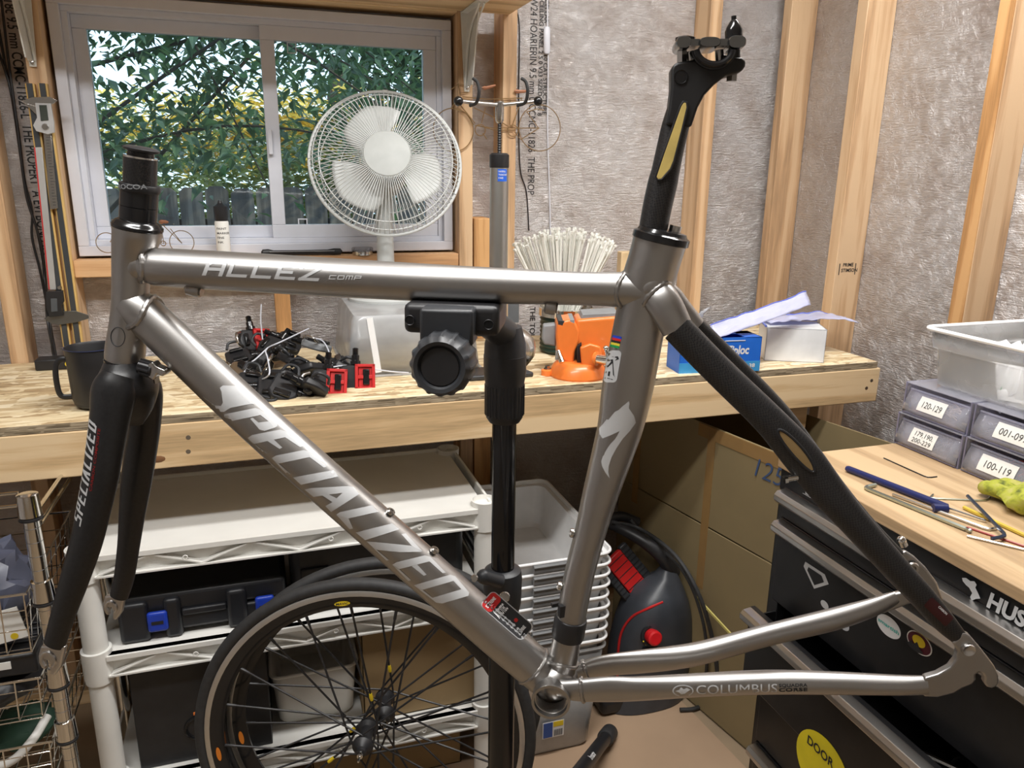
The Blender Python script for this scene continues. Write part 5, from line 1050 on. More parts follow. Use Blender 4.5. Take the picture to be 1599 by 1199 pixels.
b = MB(); b.bb((-wl_/2, 0, 0), (wl_/2, .003, wh)); b.bb((-wl_/2, .107, 0), (wl_/2, .11, wh)); b.bb((-wl_/2, 0, 0), (-wl_/2+.003, .11, wh)); b.bb((wl_/2-.003, 0, 0), (wl_/2, .11, wh)); b.bb((-wl_/2, 0, 0), (wl_/2, .11, .003)); b.bb((-wl_/2, 0, wh-.003), (wl_/2, .11, wh)); b.build('carton', mat('white_carton', (.78, .80, .82), .4), wbx, local=True, smooth=False, bev=.001)
Mw = wm(wbx); b = MB(); b.tube([(-wl_/2-.004, -.003, wh+.004), (-wl_/2-.004, .113, wh+.004), (wl_/2, .113, wh+.004)], .003, 6); b.build('blue_edge', mat('periwinkle', (.16, .22, .68), .4), wbx, local=True)
def filmbag(name, label, pts, w, m, thick=.0012, wob=.004, seed=0, grp=None, upv=(0, 0, 1), zipm=None):
    """a soft film bag: ribbon along pts, width vector w"""
    P = bez(pts, 8); rb_ = random.Random(seed); w = V(w); root = MB(); n = len(P)-1; nv = 10
    def f(u, v):
        i = min(int(u*n), n-1); p = P[i].lerp(P[i+1], u*n-i); k = noise.noise(V((u*7+seed, v*5, seed)))*wob*2
        return p+w*(v-.5)+V(upv)*(abs(k)+wob*.6*math.sin(v*PI))
    root.sheet(f, n, nv); t = thing(name, label, 'bag', P[0], 0, grp); root.build('film', m, t, solid=thick)
    if zipm:
        b = MB(); b.tube([f(i/n, .93)+V(upv)*.0015 for i in range(n+1)], .0013, 6); b.build('zip_strip', zipm, t)
    return t
M_['pur'] = glassy('purple_film', (.72, .74, .95), .35, .15); M_['perw'] = mat('zip_blue', (.14, .2, .75), .4)
yb_ = q.y+.03
filmbag('storage_bag', 'folded clear storage bag with blue zip leaning from the blue box onto the white box', [aY(1112, 520, yb_), aY(1160, 503, yb_+.01), aY(1215, 484, yb_+.02), aY(1262, 466, yb_+.03)], (0.004, .03, .028), M_['pur'], zipm=M_['perw'], seed=2, wob=.003)
zt_ = ZB+wh+.006
filmbag('storage_bag', 'flat clear storage bag draped over the white box and hanging past its right end', [aZ(1190, 500, zt_), aZ(1240, 497, zt_+.004), aZ(1290, 494, zt_+.004), aZ(1326, 500, zt_-.004)], (.01, .085, .0), M_['pur'], seed=4, wob=.004, zipm=M_['perw'])
filmbag('storage_bag', 'crumpled clear bag poking out behind the blue box', [aY(1082, 515, yb_+.06), aY(1092, 495, yb_+.06), aY(1104, 485, yb_+.07)], (.03, .01, .01), M_['bag'], seed=9, wob=.006)
q = aY(976, 392, 2.02); b = MB(); b.bb((q.x-.02, 2.0, ZB), (q.x+.02, 2.03, q.z)); tag(b.build('wood_block', mat('pale_ply', (.70, .52, .30), .6, var=.1), None, bev=.003), 'short pale wooden paddle standing behind the vise at the seat tube', 'wood block')
# ============================================================ tool cabinet on the right and what stands on it
ZT = 0.90; CX = .900; CY1 = 1.118; CY0 = -.06; CXB = 1.505
cab = thing('tool_cabinet', 'black tool cabinet with wooden top, steel drawer handles and stickers', 'tool cabinet', ((CX+CXB)/2, (CY0+CY1)/2, 0))
b = MB(); b.bb((CX-.008, CY0-.01, ZT-.020), (CXB, CY1+.004, ZT)); b.build('wooden_top', M_['woody'], cab, bev=.002)
M_['cabk'] = mat('black_enamel', (.012, .012, .013), .28, var=.2)
zk = lambda px, py, x=CX: aX(px, py, x)
z2a, z3 = zk(1231, 815, CX-.02).z, 0
b = MB(); 
b.bb((CX, CY1-.004, .06), (CXB, CY1, ZT-.020)); b.bb((CX, CY0, .06), (CXB, CY0+.004, ZT-.020)); b.bb((CXB-.004, CY0, .06), (CXB, CY1, ZT-.02)); b.bb((CX, CY0, .06), (CXB, CY1, .08))
b.bb((CX, CY1-.03, .06), (CX+.02, CY1, ZT-.02)); b.bb((CX, CY0, .06), (CX+.02, CY0+.03, ZT-.02)); b.bb((CX-.0015, CY0, ZT-.062), (CX+.02, CY1, ZT-.0205)); body = b.build('cabinet_body', M_['cabk'], cab, bev=.0015)
def drawer(zb_, zt__, out=0.0, grip=True, hz=None):
    x = CX-.004-out; y0, y1 = CY0+.016, CY1-.016
    b = MB(); b.bb((x, y0, zb_), (x+.012, y1, zt__)); 
    if out: b.bb((x+.012, y0+.01, zb_+.004), (CXB-.08-out, y0+.013, zt__-.012)); b.bb((x+.012, y1-.013, zb_+.004), (CXB-.08-out, y1-.01, zt__-.012)); b.bb((x+.012, y0+.01, zb_+.004), (CXB-.08-out, y1-.01, zb_+.008)); b.bb((CXB-.084-out, y0+.01, zb_), (CXB-.08-out, y1-.01, zt__-.012))
    d = b.build('drawer', M_['cabk'], cab, bev=.0015)
    h = zt__-.006 if hz is None else hz
    b = MB(); prof = [(-.002, -.012), (-.018, -.012), (-.024, -.006), (-.024, .004), (-.018, .011), (-.004, .013), (.0, .013)]
    b.rings([[V((x+p[0], yy, h+p[1])) for p in prof] for yy in (y0+.004, y1-.004)]); b.build('handle', M_['alul'], d, bev=.001)
    return d, x
hz1 = zk(1240, 790, CX-.02).z; hz2 = zk(1240, 842, CX-.02).z
d1, _ = drawer(hz2+.016, hz1+.014, hz=hz1); 
p3 = aY(1158, 955, CY1-.02); out3 = CX-.024-p3.x; 
hz3 = p3.z-.006
d2, x2 = drawer(hz3+.022, hz2+.014, hz=hz2)
d3, x3 = drawer(hz3-.145, hz3+.012, out=max(out3, .02), hz=hz3)
d4, _ = drawer(hz3-.30, hz3-.152, hz=hz3-.165); drawer(.10, hz3-.306, hz=hz3-.32)
b = MB()
for i in range(9): b.ring((CX+.10+.04*(i % 3), .32+.07*i, hz3-.085), (1, .2*i, .1), .012, .003, 16, 6)
b.bb((x3+.03, .35, hz3-.095), (x3+.30, .42, hz3-.06)); tag(b.build('drawer_contents', M_['dg'], d3), kind='stuff')
b = MB(); b.tube(bez([(x3+.04, .62, hz3-.07), (x3+.1, .58, hz3-.065), (x3+.19, .55, hz3-.07)], 5), [.011, .013, .014, .013, .012, .011, .010, .008, .006, .005, .005], 12); o = b.build('screwdriver', M_['red'], None); tag(o, 'red-handled screwdriver lying inside the open cabinet drawer', 'screwdriver')
b = MB(); b.tube([(x3+.07, .78, hz3-.06), (x3+.25, .45, hz3-.055)], .006, 10); o = b.build('drift_bar', M_['steel'], None); tag(o, 'long steel bar lying inside the open cabinet drawer', 'bar')
# lettering plate, stickers: the face looks towards -X, text runs towards the viewer (-Y)
def face(px, py, x): return zk(px, py, x)
fy, fz = V((0, -1, 0)), V((0, 0, 1))
o = face(1545, 958, CX-.003); g = font_mesh('HUSKY', .06, .12, .95); mw = max(v.x for v in g[0]); decal(g, planar(o+V((0, .006, .009)), fy, fz, .021, eps=.0015), 'maker_lettering', M_['dec'], cab)
q = face(1516, 925, CX-.004)
dog = [(-.016, .010), (-.010, .013), (-.003, .012), (.003, .015), (.007, .012), (.006, .007), (.012, .001), (.016, -.004), (.010, -.008), (.004, -.014), (.001, -.010), (.003, -.003), (-.003, .002), (-.008, .003), (-.014, .006)]
decal(([V(p) for p in dog], [tuple(range(len(dog)))]), planar(q+V((0, 0, .004)), fy, fz, 1, eps=.0012), 'maker_emblem', M_['dec'], cab)
q = face(1271, 771, CX-.003); b = MB(); b.box(q+V((-.001, 0, 0)), (.0015, .052, .019)); pl_ = b.build('rating_plate', M_['cabk'], cab)
for z0_, z1_ in ((-.0095, -.0088), (.0088, .0095)): b = MB(); b.bb(q+V((-.0021, -.026, z0_)), q+V((-.0018, .026, z1_))); b.build('plate_border', M_['dec'], pl_)
for i, s in enumerate(('BALL', 'BEARING')): g = font_mesh(s, .04); mw = max(v.x for v in g[0]); decal(g, planar(q+V((-.002, .019, .001-.008*i)), fy, fz, .006, eps=.0006), 'plate_lettering', M_['dec'], pl_)
def disc(px, py, ry, rz_, m, dz=0, nm='sticker', x=None, par=None, n=32):
    q = face(px, py, x2); return decal(([V((math.cos(2*PI*i/n), math.sin(2*PI*i/n))) for i in range(n)], [tuple(range(n))]), lambda u, v: q+V((-.0006-dz, -ry*u, rz_*v)), nm, m, par or d2)
s1_ = disc(1388, 978, .0245, .0165, M_['wdec']); q = face(1388, 978, x2); g = font_mesh('smartish', .02); mw = max(v.x for v in g[0]); decal(g, lambda u, v: q+V((-.0014, .0215-u*.043/mw, -.002+v*.006)), 'sticker_lettering', mat('teal_ink', (.02, .45, .38), .5), s1_)
s2_ = disc(1436, 1004, .0235, .0165, M_['paper']); disc(1436, 1004, .0215, .0150, mat('maroon', (.09, .01, .02), .4), .0005, par=s2_); q = face(1434, 1001, x2)
disc(1436, 1001, .012, .0085, M_['yel'], .001, par=s2_); decal(([V(p) for p in ((-.018, -.012), (-.010, -.002), (-.006, -.006), (0, .001), (.006, -.006), (.014, -.010), (.004, -.015), (-.008, -.015))], [tuple(range(8))]), lambda u, v: q+V((-.0022, -u, v-.002)), 'sticker', M_['ink'], s2_)
# shield-shaped sticker (plain)
sh = [(-.5, .45), (.35, .5), (.55, .15), (0, -.6), (-.55, .15)]
q = face(1274, 902, x2); decal(([V(p) for p in sh], [tuple(range(5))]), lambda u, v: q+V((-.0008, -u*.060, v*.036)), 'sticker', M_['dec'], d2); decal(([V(p) for p in sh], [tuple(range(5))]), lambda u, v: q+V((-.0014, -u*.040, v*.024)), 'sticker', M_['cabk'], d2)
disc(1318, 975, .013, .0095, mat('pale_sticker', (.45, .45, .47), .5)); disc(1288, 944, .010, .007, M_['dec'])
q = aX(1284, 1200, x3); q.z = min(q.z, hz3-.072); n = 40; decal(([V((math.cos(2*PI*i/n), math.sin(2*PI*i/n))) for i in range(n)], [tuple(range(n))]), lambda u, v: V((x3-.0006, q.y-.066*u, q.z+.060*v)), 'sticker', mat('yellow_sticker', (.80, .68, .02), .45), d3)
g = font_mesh('DOOR', .03); mw = max(v.x for v in g[0]); decal(g, lambda u, v: V((x3-.0014, q.y+.042-u*.066/mw, q.z+.020+v*.016)), 'sticker_lettering', M_['ink'], d3)
# ---- hex keys and small things on the cabinet top
def key(name, label, cat, pts, r, m, n=6, extra=None, grp=None, ball=False):
    P = [aZ(x, y, ZT+r+h) for x, y, h in [(p+(0,))[:3] for p in pts]]; t = thing(name, label, cat, V((P[0].x, P[0].y, ZT)), 0, grp); Q = []
    for i, p in enumerate(P):
        if 0 < i < len(P)-1:
            a = (P[i-1]-p).normalized(); c = (P[i+1]-p).normalized(); k_ = min(.009, (P[i-1]-p).length*.4, (P[i+1]-p).length*.4); Q += [p+a*k_, p+(a+c)*k_*.25, p+c*k_]
        else: Q.append(p)
    b = MB(); b.tube(Q, r, n); b.build('shaft', m, t)
    if ball:
        e_ = P[-1]; d = (P[-1]-P[-2]).normalized(); b = MB(); b.tube([e_, e_+d*.002, e_+d*.004, e_+d*.007, e_+d*.009], [r*.7, r*.65, r*1.0, r*1.0, r*.6], n); b.build('ball_tip', m, t)
    return t
M_['hx'] = brushed('pale_green_steel', (.42, .47, .43), .3); M_['navy'] = mat('navy_handle', (.015, .022, .10), .35)
key('hex_key', 'thin black hex key lying at the back of the cabinet top', 'hex key', [(1380, 715), (1449, 746), (1463, 744)], .0012, M_['bk'])
key('hex_key', 'pale green long hex key nearest the front edge of the cabinet top', 'hex key', [(1367, 757), (1349, 761), (1508, 826)], .0036, M_['hx'], ball=True)
key('hex_key', 'silver hex key lying between the navy handle and the pale green key', 'hex key', [(1394, 772), (1546, 828), (1560, 822)], .0026, M_['steel'])
key('hex_key', 'thin grey hex key with short bent ends pointing at the glove', 'hex key', [(1457, 772), (1451, 778), (1540, 782), (1546, 776)], .0016, M_['hx'])
key('hex_key', 'dark blue hex key crossing over the others at the right', 'hex key', [(1511, 774, .012), (1572, 837, .006), (1548, 841, .002)], .0028, mat('blue_black', (.05, .07, .12), .3, .6))
key('hex_key', 'yellow hex key running under the dark blue one', 'hex key', [(1505, 792), (1620, 845)], .0032, mat('yellow_key', (.62, .45, .06), .35))
key('hex_key', 'red slim hex key in front of the yellow one', 'hex key', [(1510, 823), (1615, 858)], .0018, mat('red_key', (.35, .05, .04), .35)); key('hex_key', 'bare silver hex key at the lower right front edge of the cabinet top', 'hex key', [(1510, 837), (1615, 862)], .0020, M_['steel'])
P0, P1, P2, P3 = aZ(1322, 731, ZT+.006), aZ(1478, 792, ZT+.006), aZ(1482, 792, ZT+.006), aZ(1540, 813, ZT+.004)
t = thing('t_handle_key', 'navy blue T-handled hex driver with a silver shaft on the cabinet top', 'hex driver', V((P0.x, P0.y, ZT)))
b = MB(); b.tube([P0, P0+(P1-P0)*.02, P1], [.0045, .0058, .0062], 12); b.build('handle', M_['navy'], t); b = MB(); b.tube([aZ(1457, 793, ZT+.006), aZ(1479, 794, ZT+.006)], [.007, .0075], 14); b.build('cross_grip', M_['navy'], t); b = MB(); b.tube([P1, P3], .0019, 8); b.build('shaft', M_['steel'], t)
# ---- parts organisers: four clear drawer boxes, each a thing
def org(y1, y0, x0, z0, z1, lab, lines, fill, frm):
    t = thing('organizer_drawer', lab, 'drawer box', (x0, (y0+y1)/2, z0)); dx = .20; g_ = .0015
    b = MB(); b.bb((x0, y0, z0), (x0+dx, y0+.002, z1)); b.bb((x0, y1-.002, z0), (x0+dx, y1, z1)); b.bb((x0, y0, z0), (x0+dx, y1, z0+.002)); b.bb((x0, y0, z1-.002), (x0+dx, y1, z1)); b.bb((x0+dx-.002, y0, z0), (x0+dx, y1, z1)); b.build('case', M_['clr'], t, smooth=False)
    b = MB(); n = 8; h = z1-z0-.018
    b.sheet(lambda u, v: V((x0+.012-.016*math.sin(PI*.5*(1-v))-.0*u, y1-.004-(y1-y0-.008)*u, z0+.004+h*v)), 6, n); fr = b.build('drawer_front', M_['clr'], t, solid=.002)
    b = MB(); b.tube([V((x0+.010, y1-.004, z0+.004+h)), V((x0+.010, y0+.004, z0+.004+h))], .002, 8); b.build('drawer_lip', M_['clr'], t)
    b = MB(); b.tube([V((x0-.003, y1-.004, z0+.003)), V((x0-.003, y0+.004, z0+.003))], .002, 8); b.tube([V((x0-.001, y1-.002, z0)), V((x0-.001, y1-.002, z1))], .0015, 6); b.tube([V((x0-.001, y0+.002, z0)), V((x0-.001, y0+.002, z1))], .0015, 6); b.build('case_edge', mat('lilac_edge', (.30, .29, .42), .2, alpha=.55), t)
    ya, yb = frm; zc_ = z0+.004+h*.55
    def lf(u, v): w = .25+.6*v; return V((x0+.0095-.016*math.sin(PI*.5*(1-w)), y1-(y1-y0)*(ya+(yb-ya)*u), z0+.004+h*w))
    b = MB(); b.sheet(lf, 4, 5); lb_ = b.build('paper_label', M_['paper'], t)
    for i, s in enumerate(lines):
        g = font_mesh(s, -.01, .05, .8); mw = max(v.x for v in g[0]); nl = len(lines); hh = .42 if nl == 1 else .30; v0 = .3 if nl == 1 else (.56, .12)[i]; us = .12; ue = .88
        decal(g, lambda u, v: lf(us+(ue-us)*u/mw, v0+v*hh)+V((-.0007, 0, 0)), 'label_lettering', M_['ink'], lb_, maxlen=1)
    fill(t, x0, y0, y1, z0)
    return t
def fill_bits(m, kind):
    def f(t, x0, y0, y1, z0):
        r = random.Random(kind); b = MB()
        for i in range(46):
            c = V((x0+.02+r.random()*.05, y0+.012+r.random()*(y1-y0-.024), z0+.008+r.random()*.018))
            if kind in (1, 3): a = r.random()*6.3; d = V((math.cos(a), math.sin(a), r.uniform(-.3, .3)))*r.uniform(.008, .02); b.tube(bez([c-d, c+V((0, 0, .004)), c+d], 3), .0012, 5)
            else: b.ring(c, (r.random()-.5, r.random()-.5, r.random()), r.uniform(.003, .008), .0012, 10, 4)
        tag(b.build('small_parts', m, t), kind='stuff')
    return f
q = aZ(1399, 690, ZT); oy1 = q.y; ox = q.x; q2 = aZ(1494, 733, ZT); oy0 = q2.y; ox = (q.x+q2.x)/2
zm = aX(1400, 641, ox).z; zu = aX(1408, 592, ox+.01).z
mt_ = mat('tan_bits', (.50, .40, .28), .6, var=.3); ms_ = mat('steel_bits', (.35, .35, .34), .35, .6, var=.3); mk_ = mat('black_bits', (.03, .03, .03), .5)
org(oy1, oy0, ox, ZT, zm, 'lower left clear parts drawer labelled 179, 190, 200-229', ['179,190,', '200-229'], fill_bits(ms_, 2), (.24, .62))
org(oy1, oy0, ox+.008, zm, zu, 'upper left clear parts drawer labelled 120-129 with tan bits inside', ['120-129'], fill_bits(mt_, 1), (.24, .64))
w_ = oy1-oy0
org(oy0-.003, oy0-.003-w_, ox+.002, ZT, zm, 'lower right clear parts drawer labelled 100-119 beside the glove', ['100-119'], fill_bits(mat('red_bits', (.6, .1, .05), .5), 3), (.22, .68))
org(oy0-.003, oy0-.003-w_, ox+.010, zm, zu, 'upper right clear parts drawer labelled 001-099', ['001-099'], fill_bits(ms_, 4), (.30, .75))
# ---- clear tote of bags on top
q = aZ(1442, 600, zu); q1 = q; tx0 = q.x; ty1 = q.y
zr = aX(1431, 508, tx0-.01).z
tote = thing('clear_tote', 'clear shallow plastic tote full of film bags on the parts drawers', 'tote', (tx0+.15, ty1-.2, zu)); TW, TL = .27, .37
M_['tot'] = glassy('tote_plastic', (1.0, 1.0, 1.0), .80, .06)
def tr_(z, ins, r=.02):
    o = []; 
    for cx_, cy_, a0 in ((tx0+TW-ins-r, ty1-ins-r, 0), (tx0+ins+r, ty1-ins-r, 90), (tx0+ins+r, ty1-TL+ins+r, 180), (tx0+TW-ins-r, ty1-TL+ins+r, 270)):
        for i in range(6): a = R(a0+18*i); o.append(V((cx_+r*math.cos(a), cy_+r*math.sin(a), z)))
    return o
hh_ = zr-zu; b = MB(); b.rings([tr_(zu, .016), tr_(zu+.006, .010), tr_(zu+hh_*.66, .004), tr_(zu+hh_*.68, -.003), tr_(zr, -.006)], caps=False); b.f.append(tuple(range(24))); w = b.build('body', M_['tot'], tote); md = w.modifiers.new('t', 'SOLIDIFY'); md.thickness = .0018
b = MB(); b.tube(tr_(zr, -.010), .0042, 8, closed=True); b.build('rim', M_['milk'], tote)
def crumple(name, label, c, sx_, sy_, h, m, seed, zipm=None, tilt=(0, 0), grp=None):
    t = thing(name, label, 'bag', c, 0, grp); c = V(c); n = 26
    def f(u, v):
        x, y = (u-.5)*sx_, (v-.5)*sy_; k = noise.fractal(V((u*4+seed, v*4, seed*1.7)), 1, 2, 4)*h*.28+(1-(2*u-1)**4)*(1-(2*v-1)**4)*h*.7
        return c+V((x+noise.noise(V((v*5, seed, u*2)))*.015, y+noise.noise(V((u*5, v*3, seed)))*.015, k+tilt[0]*(u-.5)+tilt[1]*(v-.5)))
    b = MB(); b.sheet(f, n, n); b.build('film', m, t)
    if zipm: b = MB(); b.tube([f(i/20, .93)+V((0, 0, .002)) for i in range(21)], .0028, 6, ell=.4); b.build('zip_strip', zipm, t)
    return t
M_['flm'] = glassy('crumpled_film', (.97, .98, 1.0), .18, .15); gz = mat('green_zip', (.03, .36, .16), .4)
crumple('storage_bag', 'crumpled clear bag at the left end of the tote', (tx0+.135, ty1-.115, zu+.012), .19, .14, .12, M_['flm'], 1, gz, (.0, .02)); crumple('storage_bag', 'crumpled clear bag in the middle of the tote with a green zip', (tx0+.135, ty1-.21, zu+.03), .21, .21, .15, M_['flm'], 2, gz, (.02, -.04))
crumple('storage_bag', 'clear bag heaped highest at the right of the tote', (tx0+.135, ty1-.265, zu+.08), .21, .18, .17, M_['flm'], 3, gz, (.04, -.05)); crumple('storage_bag', 'bag lying flat on the bottom of the tote', (tx0+.13, ty1-.2, zu+.008), .2, .24, .03, M_['flm'], 5, None)
# ---- glove
q = aZ(1592, 795, ZT); t = thing('work_glove', 'crumpled yellow-green work glove on the cabinet top at the right edge', 'glove', (q.x+.03, q.y-.01, ZT))
mg_, tt, bb_ = nmat('glove_fabric'); nz = N(tt, 'ShaderNodeTexNoise', Scale=45.0, Detail=5.0); L(tt, coords(tt), nz.inputs['Vector']); L(tt, ramp(tt, nz.outputs[0], [(.35, (.10, .12, .02)), (.5, (.38, .40, .04)), (.65, (.45, .42, .12))]), bb_.inputs['Base Color']); bb_.inputs['Roughness'].default_value = .85; bump(tt, bb_, nz.outputs[0], .6, .003)
b = MB(); cg = V((q.x+.02, q.y-.03, ZT+.022)); rs = []
for i in range(17):
    a = -PI/2+PI*i/16; rs.append([cg+V((.055*math.cos(a)*math.cos(x), .062*math.cos(a)*math.sin(x), .024*math.sin(a)))*(1+.30*noise.noise(V((math.cos(x)*2.2, math.sin(x)*2.2, i*.22)))) for x in [2*PI*k/36 for k in range(36)]])
b.rings(rs)
for v in b.v: v.z = max(v.z, ZT+.0005)
pm = b.build('palm', mg_, t)
for k_ in range(3):
    b = MB(); a = cg+V((-.02+.02*k_, .045, -.006)); b.tube(bez([a, a+V((-.015, .028, .004)), a+V((-.006, .05, -.006))], 5), [.012]*8+[.011, .009, .003], 12)
    for v in b.v: v.z = max(v.z, ZT+.0005)
    b.build('finger', mg_, t)
# ============================================================ under the bench
# ---- white three-tier shelf
SY0, SY1 = 1.475, 1.86; lx = aY(148, 1000, SY0+.022).x; rx = aY(756, 800, SY0+.022).x
zt1 = .700; zt2 = aY(150, 1029, SY0).z; zt3 = aY(743, 1111, SY0).z
shf = thing('plastic_shelf', 'white plastic three-tier shelf unit under the workbench', 'shelf unit', ((lx+rx)/2, (SY0+SY1)/2, 0))
for x in (lx, rx):
    for y in (SY0+.022, SY1-.022):
        b = MB(); b.tube([(x, y, 0), (x, y, zt1-.02)], .0225, 28); lg2 = b.build('leg', M_['wpl'], shf)
        for z_ in (zt1, zt2, zt3):
            b = MB(); b.lathe([(.0225, z_-.056), (.0265, z_-.055), (.0275, z_-.012), (.0285, z_+.012), (.0260, z_+.012), (.0245, z_+.001), (.0, z_-.002)] if z_ == zt1 else [(.0228, z_-.062), (.0265, z_-.060), (.0275, z_-.05), (.028, z_+.010), (.0228, z_+.011)], (x, y, 0), ZU, 30, caps=False); b.build('collar', M_['wpl'], lg2)
for z_ in (zt1, zt2, zt3):
    b = MB(); b.bb((lx, SY0+.004, z_-.006), (rx, SY1-.004, z_)); b.bb((lx, SY1-.01, z_-.045), (rx, SY1-.004, z_+.008)); b.bb((lx-.018, SY0+.03, z_-.045), (lx-.012, SY1-.03, z_+.006)); b.bb((rx+.012, SY0+.03, z_-.045), (rx+.018, SY1-.03, z_+.006)); ti = b.build('tier', M_['wpl'], shf, bev=.0012)
    b = MB(); b.bb((lx+.02, SY0+.016, z_-.046), (rx-.02, SY0+.019, z_)); b.bb((lx+.02, SY0, z_-.010), (rx-.02, SY0+.017, z_)); b.bb((lx+.02, SY0, z_-.046), (rx-.02, SY0+.017, z_-.0425))
    n = 8; W_ = (rx-lx-.05)/n
    for i in range(n):
        a = V((lx+.025+i*W_, SY0+.009, z_-.010 if i % 2 else z_-.042)); c = V((lx+.025+(i+1)*W_, SY0+.009, z_-.042 if i % 2 else z_-.010)); b.beam(a, c, .014, .0028, (0, 1, 0))
    for i in (2, 5, 7): b.ring((lx+.025+i*W_-.03, SY0+.003, z_-.026), (0, 1, 0), .0042, .0013, 14, 5)
    b.build('truss_rail', M_['wpl'], ti)
# ---- black tool case with blue latches on the middle tier
p0 = aZ(192, 1000, zt2+.001); cx0 = p0.x; cyf = SY0+.035; cx1 = aY(450, 950, cyf).x
tc = thing('tool_case', 'black moulded tool case with blue latches on the middle tier', 'tool case', ((cx0+cx1)/2, cyf+.12, zt2)); tcm = mat('case_plastic', (.016, .017, .021), .4, var=.15)
b = MB(); b.bb((cx0, cyf+.004, zt2+.012), (cx1, cyf+.26, zt2+.050)); b.build('lower_shell', tcm, tc, bev=.008, bs=3)
b = MB(); b.bb((cx0+.002, cyf+.006, zt2+.052), (cx1-.002, cyf+.258, zt2+.098)); b.build('upper_shell', tcm, tc, bev=.010, bs=3)
for (a, c) in ((cx0-.001, cx0+.055), (cx0+.082, cx0+.115), (cx1-.12, cx1-.08)):
    b = MB(); b.bb((a, cyf-.004, zt2), (c, cyf+.03, zt2+.088)); b.build('shell_block', tcm, tc, bev=.009, bs=3)
for px_ in (246, 416):
    x = aY(px_, 970, cyf-.006).x; b = MB(); b.bb((x-.019, cyf-.010, zt2+.022), (x+.019, cyf+.002, zt2+.066)); l_ = b.build('latch', M_['blue'], tc, bev=.006, bs=3); b = MB(); b.bb((x-.011, cyf-.0108, zt2+.040), (x+.011, cyf-.009, zt2+.047)); b.build('latch_slot', M_['bk'], l_)
b = MB(); b.bb((cx0+.115, cyf-.002, zt2+.045), (cx1-.12, cyf+.01, zt2+.060)); b.build('carry_handle', tcm, tc, bev=.004)
t = thing('equipment_case', 'large dark grey case filling the right of the middle tier', 'case', (.2, 1.72, zt2)); b = MB(); b.bb((cx1+.01, SY0+.06, zt2), (rx-.035, SY1-.03, zt2+.175)); bb2 = b.build('shell', M_['dg'], t, bev=.02, bs=3); b = MB(); b.bb((cx1+.03, SY0+.052, zt2+.06), (cx1+.09, SY0+.062, zt2+.1)); b.build('clasp', M_['bk'], bb2, bev=.003)
# ---- lower tier: black box, white tub, cardboard box
x0, x1 = aY(213, 1150, SY0+.03).x, aY(423, 1120, SY0+.03).x
t = thing('black_box', 'flat black box standing on the lowest tier at the left', 'box', ((x0+x1)/2, 1.6, zt3)); b = MB(); b.bb((x0, SY0+.03, zt3), (x1, SY1-.08, zt2-.065)); b1 = b.build('box_body', M_['bk'], t, bev=.002)
q = aY(311, 1135, SY0+.03); b = MB(); b.ring(q, (0, 1, 0), .026, .004, 30, 8); b.build('port_ring', M_['bkg'], b1); b = MB(); b.bb(q+V((-.008, -.002, .032)), q+V((.010, .001, .038))); b.build('red_mark', M_['orange'], b1)
xa, xb = x1+.006, aY(562, 1120, SY0+.06).x
open_bin('white_tub', 'white plastic tub between the black box and the cardboard box', 'tub', xa, xb, SY0+.07, SY1-.03, zt3+.001, zt3+.135, M_['wpl'], tp=.01, th=.003)
def carton(name, label, x0, x1, y0, y1, z0, z1, m, rz=0, open_=True, th=.004):
    t = thing(name, label, 'box', ((x0+x1)/2, (y0+y1)/2, z0), rz); hx, hy, h = (x1-x0)/2, (y1-y0)/2, z1-z0
    for nm, a, c in (('side', (-hx, -hy, 0), (-hx+th, hy, h)), ('side', (hx-th, -hy, 0), (hx, hy, h)), ('side', (-hx, -hy, 0), (hx, -hy+th, h)), ('side', (-hx, hy-th, 0), (hx, hy, h)), ('bottom', (-hx, -hy, 0), (hx, hy, th))):
        b = MB(); b.bb(a, c); b.build('%s_panel' % nm, m, t, local=True, bev=.001)
    if not open_:
        for a, c in (((-hx, -hy, h), (hx, -.002, h+th)), ((-hx, .002, h), (hx, hy, h+th))): b = MB(); b.bb(a, c); b.build('flap', m, t, local=True, bev=.001)
    return t
xc, xd = aY(568, 1100, SY0+.04).x, aY(742, 1100, SY0+.04).x
cb = carton('cardboard_box', 'closed brown cardboard box on the lowest tier at the right', xc, xd, SY0+.04, SY1-.05, zt3, zt2-.060, M_['card'], open_=False)
t2_ = carton('cardboard_box', 'brown cardboard box on the floor below the lowest tier', xc-.12, xd-.03, SY0+.06, SY1-.08, .004, zt3-.075, M_['card'], open_=False)
